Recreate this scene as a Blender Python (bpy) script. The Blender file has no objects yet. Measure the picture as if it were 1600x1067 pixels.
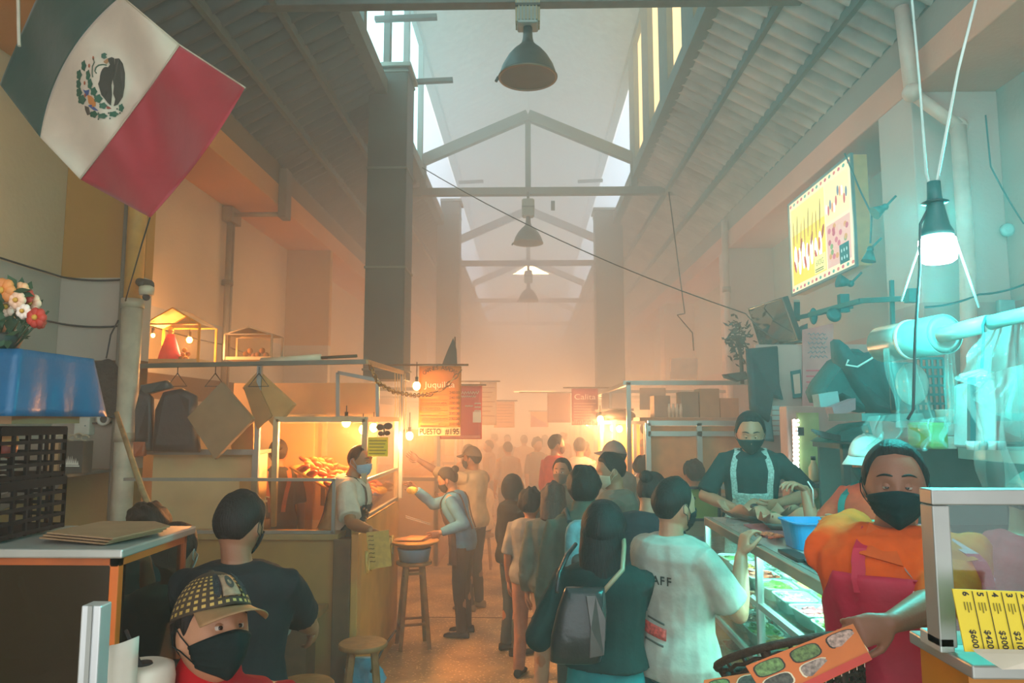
import bpy, math, random
from mathutils import Vector as V, Matrix, noise
random.seed(7)
PI = math.pi
R = math.radians
sc = bpy.context.scene
COL = sc.collection

# ------------------------------------------------------------------ camera
F = 1150.0
PITCH = math.atan(121.5 / F); YAW = math.atan(26 * math.cos(PITCH) / F)
CAMZ = 2.0
cam = bpy.data.objects.new('camera', bpy.data.cameras.new('camera'))
COL.objects.link(cam); sc.camera = cam
cam.location = (0, 0, CAMZ)
cam.rotation_euler = (PI / 2 + PITCH, 0, YAW)
cam.data.sensor_width = 36; cam.data.lens = F / 1600 * 36
cam.data.clip_start = 0.05; cam.data.clip_end = 200
_M = cam.rotation_euler.to_matrix()

def at(px, py, y):
    """world point at distance y down the hall on the line of sight of (px, py)"""
    d = _M @ V(((px - 800) / F, (533.5 - py) / F, -1))
    return V((0, 0, CAMZ)) + d * (y / d.y)

# ------------------------------------------------------------------ world, view, sampling
w = bpy.data.worlds.new('world'); sc.world = w; w.use_nodes = True
bg = w.node_tree.nodes['Background']
bg.inputs[0].default_value = (0.84, 0.86, 0.86, 1); bg.inputs[1].default_value = 1.6
vs = sc.view_settings
vs.view_transform = 'Standard'; vs.look = 'None'; vs.gamma = 1; vs.use_curve_mapping = False
vs.exposure = 0.75
cy = sc.cycles
cy.max_bounces = 6; cy.diffuse_bounces = 3; cy.glossy_bounces = 3; cy.transmission_bounces = 4
cy.volume_bounces = 2; cy.transparent_max_bounces = 16
cy.caustics_reflective = False; cy.caustics_refractive = False
cy.sample_clamp_indirect = 4.0
cy.use_denoising = True

def lin(h):
    h = h.lstrip('#')
    o = []
    for i in (0, 2, 4):
        c = int(h[i:i + 2], 16) / 255
        o.append(c / 12.92 if c <= .04045 else ((c + .055) / 1.055) ** 2.4)
    return o

# ------------------------------------------------------------------ materials
_mats = {}
def mat(col, rough=.6, metal=0., var=.12, scale=9., bump=.0, bscale=40., alpha=1., trans=0., emit=0., ecol=None, spec=.5, sheen=0.):
    key = (col, rough, metal, var, scale, bump, bscale, alpha, trans, emit, ecol, spec, sheen)
    if key in _mats: return _mats[key]
    m = bpy.data.materials.new('m_' + col.strip('#')); m.use_nodes = True
    nt = m.node_tree; N = nt.nodes; L = nt.links
    b = N['Principled BSDF']; c = lin(col)
    b.inputs['Base Color'].default_value = (*c, 1)
    b.inputs['Roughness'].default_value = rough; b.inputs['Metallic'].default_value = metal
    b.inputs['Specular IOR Level'].default_value = spec
    b.inputs['Alpha'].default_value = alpha; b.inputs['Transmission Weight'].default_value = trans
    if sheen: b.inputs['Sheen Weight'].default_value = sheen
    if emit:
        b.inputs['Emission Color'].default_value = (*(lin(ecol) if ecol else c), 1); b.inputs['Emission Strength'].default_value = emit
    tc = N.new('ShaderNodeTexCoord')
    if var:
        n = N.new('ShaderNodeTexNoise'); n.inputs['Scale'].default_value = scale; n.inputs['Detail'].default_value = 5
        L.new(tc.outputs['Object'], n.inputs['Vector'])
        r = N.new('ShaderNodeValToRGB')
        r.color_ramp.elements[0].position = .3; r.color_ramp.elements[1].position = .7
        r.color_ramp.elements[0].color = (*[k * (1 - var) for k in c], 1); r.color_ramp.elements[1].color = (*[min(1, k * (1 + var)) for k in c], 1)
        L.new(n.outputs['Fac'], r.inputs[0]); L.new(r.outputs[0], b.inputs['Base Color'])
    if bump:
        n2 = N.new('ShaderNodeTexNoise'); n2.inputs['Scale'].default_value = bscale; n2.inputs['Detail'].default_value = 4
        L.new(tc.outputs['Object'], n2.inputs['Vector'])
        bp = N.new('ShaderNodeBump'); bp.inputs['Strength'].default_value = bump; bp.inputs['Distance'].default_value = .02
        L.new(n2.outputs['Fac'], bp.inputs['Height']); L.new(bp.outputs[0], b.inputs['Normal'])
    _mats[key] = m
    return m

def cloth(col, bump=.6, bscale=7.): return mat(col, .85, 0, .14, 14, bump, bscale, spec=.2)
def skinm(col='#a9714f'): return mat(col, .5, 0, .06, 20, .05, 150, spec=.4)
def metalm(col='#9aa0a0', rough=.35): return mat(col, rough, .45, .1, 5)
def hairm(col):
    k = ('hair', col)
    if k in _mats: return _mats[k]
    m = bpy.data.materials.new('m_hair'); m.use_nodes = True; nt = m.node_tree; N = nt.nodes; L = nt.links; b = N['Principled BSDF']
    b.inputs['Roughness'].default_value = .62; b.inputs['Specular IOR Level'].default_value = .3
    tc = N.new('ShaderNodeTexCoord'); mp = N.new('ShaderNodeMapping'); mp.inputs['Scale'].default_value = (150, 150, 14); n = N.new('ShaderNodeTexNoise'); n.inputs['Scale'].default_value = 1; n.inputs['Detail'].default_value = 3
    L.new(tc.outputs['Object'], mp.inputs[0]); L.new(mp.outputs[0], n.inputs['Vector'])
    r = N.new('ShaderNodeValToRGB'); c = lin(col); r.color_ramp.elements[0].color = (*[q * .5 for q in c], 1); r.color_ramp.elements[1].color = (*[q * 1.7 for q in c], 1)
    L.new(n.outputs['Fac'], r.inputs[0]); L.new(r.outputs[0], b.inputs['Base Color'])
    bp = N.new('ShaderNodeBump'); bp.inputs['Strength'].default_value = .9; bp.inputs['Distance'].default_value = .006; L.new(n.outputs['Fac'], bp.inputs['Height']); L.new(bp.outputs[0], b.inputs['Normal'])
    _mats[k] = m
    return m
def glow(col, s):
    k = ('glow', col, s)
    if k in _mats: return _mats[k]
    m = bpy.data.materials.new('m_glow'); m.use_nodes = True; nt = m.node_tree; nt.nodes.clear()
    e = nt.nodes.new('ShaderNodeEmission'); o = nt.nodes.new('ShaderNodeOutputMaterial')
    e.inputs[0].default_value = (*lin(col), 1); e.inputs[1].default_value = s
    nt.links.new(e.outputs[0], o.inputs[0]); _mats[k] = m
    return m
def glassm(tint='#dff0ee', k=.12, rough=.08):
    key = ('glass', tint, k)
    if key in _mats: return _mats[key]
    m = bpy.data.materials.new('m_glass'); m.use_nodes = True; nt = m.node_tree; nt.nodes.clear()
    N = nt.nodes; o = N.new('ShaderNodeOutputMaterial'); t = N.new('ShaderNodeBsdfTransparent'); g = N.new('ShaderNodeBsdfGlossy'); x = N.new('ShaderNodeMixShader')
    t.inputs[0].default_value = (*[min(1, c) for c in lin(tint)], 1); g.inputs['Roughness'].default_value = rough
    lw = N.new('ShaderNodeLayerWeight'); lw.inputs[0].default_value = .5; fr = N.new('ShaderNodeMath'); fr.operation = 'POWER'; fr.inputs[1].default_value = 4; nt.links.new(lw.outputs['Facing'], fr.inputs[0])
    ad = N.new('ShaderNodeMath'); ad.operation = 'ADD'; ad.inputs[1].default_value = k; ad.use_clamp = True
    nt.links.new(fr.outputs[0], ad.inputs[0]); nt.links.new(ad.outputs[0], x.inputs[0])
    nt.links.new(t.outputs[0], x.inputs[1]); nt.links.new(g.outputs[0], x.inputs[2]); nt.links.new(x.outputs[0], o.inputs[0])
    _mats[key] = m
    return m

# ------------------------------------------------------------------ haze
def haze(name, x0, x1, y0, y1, z0, z1, dens, col, label):
    me = bpy.data.meshes.new(name)
    vs_ = [(x, y, z) for x in (x0, x1) for y in (y0, y1) for z in (z0, z1)]
    me.from_pydata(vs_, [], [(0, 1, 3, 2), (4, 6, 7, 5), (0, 4, 5, 1), (2, 3, 7, 6), (0, 2, 6, 4), (1, 5, 7, 3)])
    o = bpy.data.objects.new(name, me); COL.objects.link(o)
    m = bpy.data.materials.new('m_haze'); m.use_nodes = True; nt = m.node_tree; nt.nodes.clear()
    ou = nt.nodes.new('ShaderNodeOutputMaterial'); s = nt.nodes.new('ShaderNodeVolumeScatter')
    s.inputs['Color'].default_value = (*col, 1); s.inputs['Density'].default_value = dens; s.inputs['Anisotropy'].default_value = .25
    nt.links.new(s.outputs[0], ou.inputs['Volume'])
    me.materials.append(m)
    o['label'] = label; o['category'] = 'smoke'; o['kind'] = 'stuff'
    return o
haze('smoke', -3.72, 3.72, 1.0, 6.0, .01, 5.05, .026, (.95, .95, .95), 'thin grilling smoke drifting over the nearest stalls and customers')
haze('smoke', -3.72, 3.72, 6.01, 9.0, .01, 8.0, .065, (.95, .95, .95), 'denser smoke around the orange menu banner and the standing grill cooks')
haze('smoke', -3.72, 3.72, 9.01, 37.5, .01, 8.0, .155, (.96, .955, .95), 'thick grilling smoke filling the depth of the market hall')

# ------------------------------------------------------------------ lamps' light
def pl(loc, col, power, rad=.03, name='light'):
    d = bpy.data.lights.new(name, 'POINT'); d.color = col; d.energy = power; d.shadow_soft_size = rad
    o = bpy.data.objects.new(name, d); COL.objects.link(o); o.location = loc
    return o
WARM = (1.0, .47, .18); CYAN = (.06, 1.0, .93)

# ------------------------------------------------------------------ object helpers
def tagp(o, label=None, cat=None, group=None, kind=None):
    if label: o['label'] = label
    if cat: o['category'] = cat
    if group: o['group'] = group
    if kind: o['kind'] = kind
    return o
def empty(name, loc, rz=0, label=None, cat=None, group=None):
    o = bpy.data.objects.new(name, None); COL.objects.link(o); o.location = loc; o.rotation_euler = (0, 0, rz); o.empty_display_size = .1
    o['wm'] = 0
    del o['wm']
    return tagp(o, label, cat, group)
def wmat(o):
    m = Matrix.Translation(o.location) @ o.rotation_euler.to_matrix().to_4x4()
    return wmat(o.parent) @ m if o.parent else m
def kids(o): return [c for c in COL.objects if c.parent == o]
_kidmap = {}
def copy_tree(o, loc=None, rz=None, label=None, group=None, parent=None):
    c = o.copy(); COL.objects.link(c); c.parent = parent
    if loc is not None: c.location = loc
    if rz is not None: c.rotation_euler = (0, 0, rz)
    if label: c['label'] = label
    if group: c['group'] = group
    if parent is not None: _kidmap.setdefault(parent.name, []).append(c)
    for k in list(_kidmap.get(o.name, [])): copy_tree(k, parent=c)
    return c

_TS = bpy.data.scenes.new('tmp')
def evaluated_mesh(o):
    """mesh of a single object with its modifiers, evaluated alone in a scratch scene"""
    _TS.collection.objects.link(o); vl = _TS.view_layers[0]; vl.update()
    dg = vl.depsgraph; me = bpy.data.meshes.new_from_object(o.evaluated_get(dg)); _TS.collection.objects.unlink(o)
    return me

class MB:
    def __init__(s): s.v = []; s.f = []; s.m = []; s.s = []
    def add(s, vs, fs, m=0, sm=False):
        b = len(s.v); s.v += [V(p) for p in vs]
        for f in fs: s.f.append([i + b for i in f]); s.m.append(m); s.s.append(sm)
        return s
    def box(s, x0, x1, y0, y1, z0, z1, m=0):
        return s.add([(x, y, z) for x in (x0, x1) for y in (y0, y1) for z in (z0, z1)],
                     [(0, 1, 3, 2), (4, 6, 7, 5), (0, 4, 5, 1), (2, 3, 7, 6), (0, 2, 6, 4), (1, 5, 7, 3)], m)
    def obox(s, c, size, rot=None, m=0):
        rot = rot or Matrix.Identity(3); c = V(c)
        a, b, d = [k / 2 for k in size]
        return s.add([c + rot @ V((x, y, z)) for x in (-a, a) for y in (-b, b) for z in (-d, d)],
                     [(0, 1, 3, 2), (4, 6, 7, 5), (0, 4, 5, 1), (2, 3, 7, 6), (0, 2, 6, 4), (1, 5, 7, 3)], m)
    def bar(s, p0, p1, w=.03, h=None, m=0):
        """square section bar between two points"""
        p0, p1 = V(p0), V(p1); d = p1 - p0; L = d.length; d.normalize(); h = h or w
        up = V((0, 0, 1)) if abs(d.z) < .95 else V((0, 1, 0))
        x = d.cross(up).normalized(); z = x.cross(d)
        return s.obox((p0 + p1) / 2, (w, L, h), Matrix((x, d, z)).transposed(), m)
    def loft(s, rings, m=0, caps=True, sm=True):
        n = len(rings[0]); b = len(s.v)
        vs = [p for r in rings for p in r]; fs = []
        for i in range(len(rings) - 1):
            for j in range(n):
                k = (j + 1) % n
                fs.append((i * n + j, i * n + k, (i + 1) * n + k, (i + 1) * n + j))
        s.add(vs, fs, m, sm)
        if caps:
            e = (len(rings) - 1) * n
            s.f.append([b + j for j in range(n)][::-1]); s.m.append(m); s.s.append(False)
            s.f.append([b + e + j for j in range(n)]); s.m.append(m); s.s.append(False)
        return s
    def path(s, pts, r, n=8, m=0, ell=None):
        pts = [V(p) for p in pts]; k = len(pts)
        rs = r if isinstance(r, (list, tuple)) else [r] * k
        ds = []
        for i in range(k):
            d = pts[min(i + 1, k - 1)] - pts[max(i - 1, 0)]
            ds.append(d.normalized() if d.length > 1e-9 else V((0, 0, 1)))
        u = ds[0].orthogonal().normalized(); rings = []
        for i in range(k):
            u = (u - ds[i] * u.dot(ds[i]))
            u = u.normalized() if u.length > 1e-6 else ds[i].orthogonal().normalized()
            w_ = ds[i].cross(u)
            rings.append([pts[i] + (u * math.cos(2 * PI * j / n) + w_ * math.sin(2 * PI * j / n)) * rs[i] for j in range(n)])
        return s.loft(rings, m)
    def tube(s, p0, p1, r0, r1=None, n=10, m=0): return s.path([p0, p1], [r0, r0 if r1 is None else r1], n, m)
    def limb(s, pts, rs, n=12):
        """rounded-end limb"""
        pts = [V(p) for p in pts]
        a = (pts[0] - pts[1]).normalized(); b = (pts[-1] - pts[-2]).normalized()
        P = [pts[0] + a * rs[0] * .95, pts[0] + a * rs[0] * .7] + pts + [pts[-1] + b * rs[-1] * .7, pts[-1] + b * rs[-1] * .95]
        Q = [rs[0] * .3, rs[0] * .72] + list(rs) + [rs[-1] * .72, rs[-1] * .3]
        return s.path(P, Q, n)
    def lathe(s, c, prof, n=24, m=0, axis=None, caps=True):
        c = V(c); rot = axis or Matrix.Identity(3)
        return s.loft([[c + rot @ V((r * math.cos(2 * PI * j / n), r * math.sin(2 * PI * j / n), z)) for j in range(n)] for r, z in prof], m, caps)
    def ball(s, c, rx, ry=None, rz=None, n=12, rot=None, m=0):
        ry = ry or rx; rz = rz or rx; c = V(c); rot = rot or Matrix.Identity(3); rings = []
        k = max(6, n // 2 + 1)
        for i in range(k):
            a = -PI / 2 + .12 + (PI - .24) * i / (k - 1)
            rings.append([c + rot @ V((rx * math.cos(a) * math.cos(2 * PI * j / n), ry * math.cos(a) * math.sin(2 * PI * j / n), rz * math.sin(a))) for j in range(n)])
        return s.loft(rings, m)
    def poly(s, pts, off, m=0):
        """extrude a planar polygon by vector off"""
        pts = [V(p) for p in pts]; n = len(pts); off = V(off)
        fs = [list(range(n))[::-1], [n + i for i in range(n)]] + [(i, (i + 1) % n, n + (i + 1) % n, n + i) for i in range(n)]
        return s.add(pts + [p + off for p in pts], fs, m)
    def grid(s, fn, nu, nv, m=0, thick=0., sm=True):
        """surface fn(u, v) on 0..1; thick gives it a back"""
        P = [[V(fn(i / nu, j / nv)) for j in range(nv + 1)] for i in range(nu + 1)]
        def idx(i, j): return i * (nv + 1) + j
        fs = [(idx(i, j), idx(i + 1, j), idx(i + 1, j + 1), idx(i, j + 1)) for i in range(nu) for j in range(nv)]
        if not thick: return s.add([p for r in P for p in r], fs, m, sm)
        Q = []
        for i in range(nu + 1):
            for j in range(nv + 1):
                a = P[min(i + 1, nu)][j] - P[max(i - 1, 0)][j]; b = P[i][min(j + 1, nv)] - P[i][max(j - 1, 0)]
                nn = a.cross(b); nn = nn.normalized() if nn.length > 1e-12 else V((0, 0, 1))
                Q.append(P[i][j] - nn * thick)
        k = len(Q)
        ed = []
        for i in range(nu):
            ed += [(idx(i, 0), idx(i + 1, 0)), (idx(i + 1, nv), idx(i, nv))]
        for j in range(nv):
            ed += [(idx(0, j + 1), idx(0, j)), (idx(nu, j), idx(nu, j + 1))]
        fs2 = fs + [tuple(k + a for a in f)[::-1] for f in fs] + [(b, a, k + a, k + b) for a, b in ed]
        return s.add([p for r in P for p in r] + Q, fs2, m, sm)
    def build(s, name, mats, parent=None, local=False, bevel=0, solid=0, label=None, cat=None, group=None, kind=None, sub=0, autosmooth=False):
        if not isinstance(mats, (list, tuple)): mats = [mats]
        vs_ = s.v
        if parent is not None and not local:
            inv = wmat(parent).inverted(); vs_ = [inv @ p for p in vs_]
        loc = V((0, 0, 0))
        if parent is None and not local:
            lo = [min(p[i] for p in vs_) for i in range(3)]; hi = [max(p[i] for p in vs_) for i in range(3)]
            loc = V(((lo[0] + hi[0]) / 2, (lo[1] + hi[1]) / 2, lo[2])); vs_ = [p - loc for p in vs_]
        me = bpy.data.meshes.new(name); me.from_pydata([tuple(p) for p in vs_], [], s.f)
        me.polygons.foreach_set('material_index', s.m); me.polygons.foreach_set('use_smooth', s.s)
        for m in mats: me.materials.append(m)
        me.update()
        return link(name, me, parent, loc, bevel, solid, label, cat, group, kind, sub)
def link(name, me, parent=None, loc=(0, 0, 0), bevel=0, solid=0, label=None, cat=None, group=None, kind=None, sub=0):
    o = bpy.data.objects.new(name, me); COL.objects.link(o); o.location = loc
    if parent is not None: o.parent = parent; _kidmap.setdefault(parent.name, []).append(o)
    if solid:
        q = o.modifiers.new('s', 'SOLIDIFY'); q.thickness = solid; q.offset = 0
    if bevel:
        q = o.modifiers.new('b', 'BEVEL'); q.width = bevel; q.segments = 2; q.limit_method = 'ANGLE'; q.angle_limit = R(50)
    if sub:
        q = o.modifiers.new('u', 'SUBSURF'); q.levels = sub; q.render_levels = sub
    return tagp(o, label, cat, group, kind)

def text(body, p, size, m, parent, name='lettering', rot=None, width=None, depth=.001, align='CENTER', shear=0., bold=0.):
    """raised lettering; p = baseline point in world, rot = 3x3 of the text plane (x right, y up)"""
    cu = bpy.data.curves.new(name, 'FONT'); cu.body = body; cu.size = 1; cu.align_x = align; cu.extrude = 0; cu.shear = shear; cu.offset = bold; cu.resolution_u = 3
    t = bpy.data.objects.new(name, cu); me = evaluated_mesh(t)
    bpy.data.objects.remove(t); bpy.data.curves.remove(cu)
    if not len(me.vertices): return None
    xs = [v.co.x for v in me.vertices]; wd = max(xs) - min(xs)
    sx = width / wd if width else size
    rot = rot or Matrix(((1, 0, 0), (0, 0, -1), (0, 1, 0)))
    inv = wmat(parent).inverted()
    nrm = rot @ V((0, 0, 1))
    b = MB()
    vs_ = [inv @ (V(p) + rot @ V((v.co.x * sx, v.co.y * size, 0)) + nrm * depth) for v in me.vertices]
    m2 = bpy.data.meshes.new(name); m2.from_pydata([tuple(q) for q in vs_], [], [list(f.vertices) for f in me.polygons]); m2.materials.append(m)
    bpy.data.meshes.remove(me)
    return link(name, m2, parent)

def remesh(b, voxel, it=2, fac=.5, disp=0., dscale=9., extra=None):
    """one continuous surface from overlapping closed shapes"""
    me = bpy.data.meshes.new('t'); me.from_pydata([tuple(p) for p in b.v], [], b.f); me.update()
    o = bpy.data.objects.new('t', me)
    q = o.modifiers.new('r', 'REMESH'); q.mode = 'VOXEL'; q.voxel_size = voxel; q.use_smooth_shade = True
    q = o.modifiers.new('s', 'SMOOTH'); q.factor = fac; q.iterations = it
    r = evaluated_mesh(o)
    bpy.data.objects.remove(o); bpy.data.meshes.remove(me)
    if disp:
        import numpy as np
        nv = len(r.vertices); co = np.empty(nv * 3); nr = np.empty(nv * 3)
        r.vertices.foreach_get('co', co); r.vertices.foreach_get('normal', nr)
        co = co.reshape(-1, 3); nr = nr.reshape(-1, 3); tt = np.empty(nv)
        for i, c in enumerate(co):
            c = V(c)
            tt[i] = noise.noise(V((c.x * dscale, c.y * dscale, c.z * dscale * .55))) + .5 * noise.noise(V((c.x * dscale * 2.3 + 5, c.y * dscale * 2.3, c.z * dscale * 1.6)))
        co += nr * (disp * tt)[:, None]; r.vertices.foreach_set('co', co.ravel())
    if extra and extra.v:
        n = len(r.vertices)
        vs_ = [tuple(v.co) for v in r.vertices] + [tuple(p) for p in extra.v]
        fs = [list(p.vertices) for p in r.polygons] + [[i + n for i in f] for f in extra.f]
        bpy.data.meshes.remove(r); r = bpy.data.meshes.new('t'); r.from_pydata(vs_, [], fs)
    r.polygons.foreach_set('use_smooth', [True] * len(r.polygons)); r.update()
    return r
# ================================================================== people
def hp(az, el, det=1.):
    """point of a head surface (metres, head of 0.235 height, centre at origin, face to +Y); az, el in radians"""
    ce, se = math.cos(el), math.sin(el); sa, ca = math.sin(az), math.cos(az)
    x = .0765 * ce * sa; y = .096 * ce * ca; z = .117 * se
    if se < 0:
        t = -se
        x *= 1 - .22 * t * t
        if ca > 0: y = y * (1 - .10 * t) + .022 * t * ca * 1.2
        else: y = y * (1 - .25 * t)
    else:
        x *= 1 + .05 * se
        if ca < 0: y *= 1.04
    d = V((x, y, z)); u = d.normalized()
    if det:
        A, E = math.degrees(az if az < PI else az - 2 * PI), math.degrees(el)
        g = lambda a0, e0, sa_, se_: math.exp(-((A - a0) / sa_) ** 2 - ((E - e0) / se_) ** 2)
        k = .017 * g(0, -16, 9, 8) + .010 * g(0, -6, 7, 10) + .006 * g(12, -19, 5, 5) + .006 * g(-12, -19, 5, 5)
        k += -.010 * (g(22, 1, 11, 7) + g(-22, 1, 11, 7)) + .005 * (g(20, 13, 18, 5) + g(-20, 13, 18, 5))
        k += .006 * g(0, -35, 15, 4) + .005 * g(0, -41, 13, 4) - .004 * g(0, -38, 16, 2) - .004 * g(0, -47, 18, 4) + .007 * g(0, -60, 22, 10)
        k += .004 * (g(42, -14, 14, 10) + g(-42, -14, 14, 10))
        d = d + u * k * det
    return d

def hand(b, w, d, n, side, s=1., curl=.5, spread=.0, thumb=1.):
    """wrist w, finger direction d, palm normal n, side +1/-1 = which side the thumb leaves"""
    d = V(d).normalized(); n = V(n); n = (n - d * n.dot(d)).normalized(); c = d.cross(n)
    def E(p, a, bb): return [p + c * a * math.cos(2 * PI * j / 12) + n * bb * math.sin(2 * PI * j / 12) for j in range(12)]
    b.loft([E(w - d * .02 * s, .024 * s, .019 * s), E(w + d * .015 * s, .028 * s, .018 * s), E(w + d * .05 * s, .040 * s, .017 * s), E(w + d * .085 * s, .041 * s, .014 * s), E(w + d * .097 * s, .034 * s, .009 * s)])
    for i, (o, L) in enumerate(((-.031, .060), (-.0105, .075), (.0105, .080), (.031, .071))):
        o2 = o * side
        p = w + d * (.086 - abs(o) * .15) * s + c * o2 * s
        q = [p]; dd = (d + c * o2 * (2 + spread * 8)).normalized(); a = 0
        for j, fr in enumerate((.46, .31, .23)):
            a += curl * (.75, 1.1, .7)[j] * (1 - .12 * i)
            st = dd * math.cos(a) + n * math.sin(a)
            q.append(q[-1] + st * L * fr * s)
        b.limb(q, [.0088 * s, .0086 * s, .0078 * s, .0066 * s], 8)
    p = w + d * .022 * s + c * side * .026 * s
    t1 = (c * side * .75 + d * .75 + n * .35 * thumb).normalized(); t2 = (c * side * .25 + d * 1. + n * .55 * thumb).normalized(); t3 = (d - c * side * .15 + n * .7 * thumb).normalized()
    q = [p, p + t1 * .040 * s, p + t1 * .040 * s + t2 * .032 * s, p + t1 * .040 * s + t2 * .032 * s + t3 * .026 * s]
    b.limb(q, [.015 * s, .0115 * s, .0095 * s, .0078 * s], 8)

def person(label, x, y, h=1.65, yaw=0, z0=0, lean=0, hyaw=0, hpitch=0, hroll=0, RH=None, LH=None, rhint=None, lhint=None, rh=None, lh=None,
           skin='#a8704e', shirt='#444444', sleeve=.5, hem=.86, loose=0., trousers='#3a4248', shoes='#26262a', hair='short', haircol='#17120f',
           mask=None, cap=None, apron=None, seat=None, wf=1., vox=.010, hs=1., legs='stand', hood=False, collar=None, eyes=0, cat='person', group=None, stride=.0,
           sleeve2=None, shirtmat=None, look=1., name='person', twist=0):
    s = h / 1.7
    root = empty(name, (x, y, z0), yaw, label, cat, group)
    Wi = wmat(root).inverted()
    pz = 0.
    if seat is not None: pz = (seat - z0) + .10 - .90 * s
    piv = .95 * s
    def T(p):
        p = V(p) * s
        t = min(1, max(0, (p.z - .88 * s) / (.30 * s))); a = lean * t
        dy, dz = p.y, p.z - piv
        q = V((p.x, dy * math.cos(a) + dz * math.sin(a), piv - dy * math.sin(a) + dz * math.cos(a)))
        if twist:
            b_ = twist * t; q = V((q.x * math.cos(b_) - q.y * math.sin(b_), q.x * math.sin(b_) + q.y * math.cos(b_), q.z))
        q.z += pz
        return q
    SEC = [(.84, .13, .095, 0), (.90, .168, .112, -.005), (.96, .170, .115, -.005), (1.03, .150, .105, 0), (1.10, .140, .10, .005), (1.20, .152, .108, .01), (1.30, .168, .118, .01), (1.37, .172, .108, 0), (1.415, .150, .088, -.005), (1.445, .10, .070, -.01), (1.465, .062, .060, -.005)]
    def sec(z):
        for i in range(len(SEC) - 1):
            if z <= SEC[i + 1][0] or i == len(SEC) - 2:
                t = (z - SEC[i][0]) / (SEC[i + 1][0] - SEC[i][0]); t = min(1.2, max(0, t))
                return [SEC[i][k] + (SEC[i + 1][k] - SEC[i][k]) * t for k in (1, 2, 3)]
    def tp(z, a, off=0., sq=.0):
        """torso surface; a = 0 front, + to the person's right"""
        rx, ry, yc = sec(z)
        rx = rx * wf + off; ry = ry * (wf ** 1.3) + off
        return T((rx * math.sin(a), yc + ry * math.cos(a), z))
    def ring(z, off=0., n=20, f=1.): return [tp(z, 2 * PI * j / n, off) for j in range(n)]
    # ---- head frame
    hc = T((0, .018, 1.576)) 
    nb = T((0, -.005, 1.45))
    HR = Matrix.Rotation(twist, 3, 'Z') @ Matrix.Rotation(hyaw, 3, 'Z') @ Matrix.Rotation(-hpitch - lean * .25, 3, 'X') @ Matrix.Rotation(hroll, 3, 'Y')
    k_ = s ** .5 * hs
    def H(p): return hc + HR @ (V(p) * k_)
    # ---- arms
    arms = []
    for side, tgt, hint, hd in ((1, RH, rhint, rh), (-1, LH, lhint, lh)):
        S = T((.170 * side * wf, -.005, 1.372))
        if tgt is None: W = V((.235 * side * s * wf, .06 * s, .80 * s + pz)) + V((S.x - .170 * side * s * wf, S.y, S.z - 1.372 * s - pz)) * .8
        else: W = Wi @ V(tgt)
        a_, b_ = .285 * s, .255 * s
        D = W - S; L = min(D.length, a_ + b_ - .006); dn = D.normalized()
        hv = V(hint) if hint is not None else V((.35 * side, -.5, -.8))
        pr = hv - dn * hv.dot(dn); pr = pr.normalized() if pr.length > 1e-4 else V((0, -1, 0))
        xx = (a_ * a_ - b_ * b_ + L * L) / (2 * L); yy = math.sqrt(max(0, a_ * a_ - xx * xx))
        El = S + dn * xx + pr * yy; W = S + dn * L
        hd = hd or {}
        inv3 = Wi.to_3x3()
        fd = (inv3 @ V(hd['d'])) if 'd' in hd else (W - El).normalized()
        nn = (inv3 @ V(hd['n'])) if 'n' in hd else V((-side, 0.2, 0))
        if abs(fd.normalized().dot(nn.normalized())) > .97: nn = V((-side, 0, .3))
        arms.append((side, S, El, W, fd, nn, hd.get('curl', .45), hd.get('t', 1)))
    # ---- body
    b = MB(); ex = MB()
    b.loft([ring(z, -.004) for z in (.84, .90, .96, 1.03, 1.10, 1.20, 1.30, 1.37, 1.415, 1.445)])
    b.limb([T((0, -.01, 1.40)), nb, hc + HR @ V((0, -.02, -.055)) * k_], [.062 * s, .052 * s * wf, .050 * s], 14)
    NA, NE = (40, 30) if vox < .008 else (28, 20)
    b.loft([[H(hp(2 * PI * j / NA, -1.52 + 3.04 * i / NE)) for j in range(NA)] for i in range(NE + 1)])
    for sd in (1, -1):
        b.ball(H((.077 * sd, -.004, -.010)), .009 * k_, .019 * k_, .031 * k_, 10, HR)
    for side, S, El, W, fd, nn, curl, tt in arms:
        b.limb([T((.12 * side, 0, 1.38)), S, (S + El) / 2, El], [.055 * s, .056 * s * wf, .048 * s * wf, .039 * s], 12)
        b.limb([El, El * .65 + W * .35, W], [.039 * s, .041 * s * wf, .027 * s], 12)
        if vox <= .0065: hand(b, W, fd, nn, side * -1 if False else side * -1, s, curl, thumb=tt)
        else: hand(ex, W, fd, nn, -side, s, curl, thumb=tt)
    # ---- legs
    LEG = []
    for side in (1, -1):
        hx = .092 * s * wf
        hip = V((hx * side, -.005, .90 * s + pz))
        if seat is not None:
            kn = V((hx * side * 1.15, .42 * s, .90 * s + pz + .02)); an = V((hx * side * 1.15, .36 * s, .09 * s))
            if an.z > kn.z - .2: an.z = kn.z - .4 * s
        else:
            st = stride * side
            kn = V((hx * side * 1.08, .02 * s + st * .55, .485 * s)); an = V((hx * side * 1.15, -.02 * s + st, .085 * s))
        LEG.append((side, hip, kn, an))
        b.limb([hip, (hip + kn) / 2, kn], [.088 * s * wf, .072 * s * wf, .052 * s], 12)
        b.limb([kn, kn * .65 + an * .35 + V((0, -.012, 0)), an], [.052 * s, .052 * s, .035 * s], 12)
        b.limb([an + V((0, -.01, -.03 * s)), an + V((0, .12 * s, -.055 * s))], [.032 * s, .022 * s], 8)
    me = remesh(b, vox, 2, .5, extra=ex); me.materials.append(skinm(skin))
    link('body', me, root)
    # ---- shirt
    sm_ = shirtmat or cloth(shirt)
    b = MB(); o_ = .014 + loose
    zs = [hem + (1.43 - hem) * i / 9 for i in range(10)]
    def hemoff(z): return o_ + max(0, 1.1 - z) * (.10 * loose / .03 if loose else .05)
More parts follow.
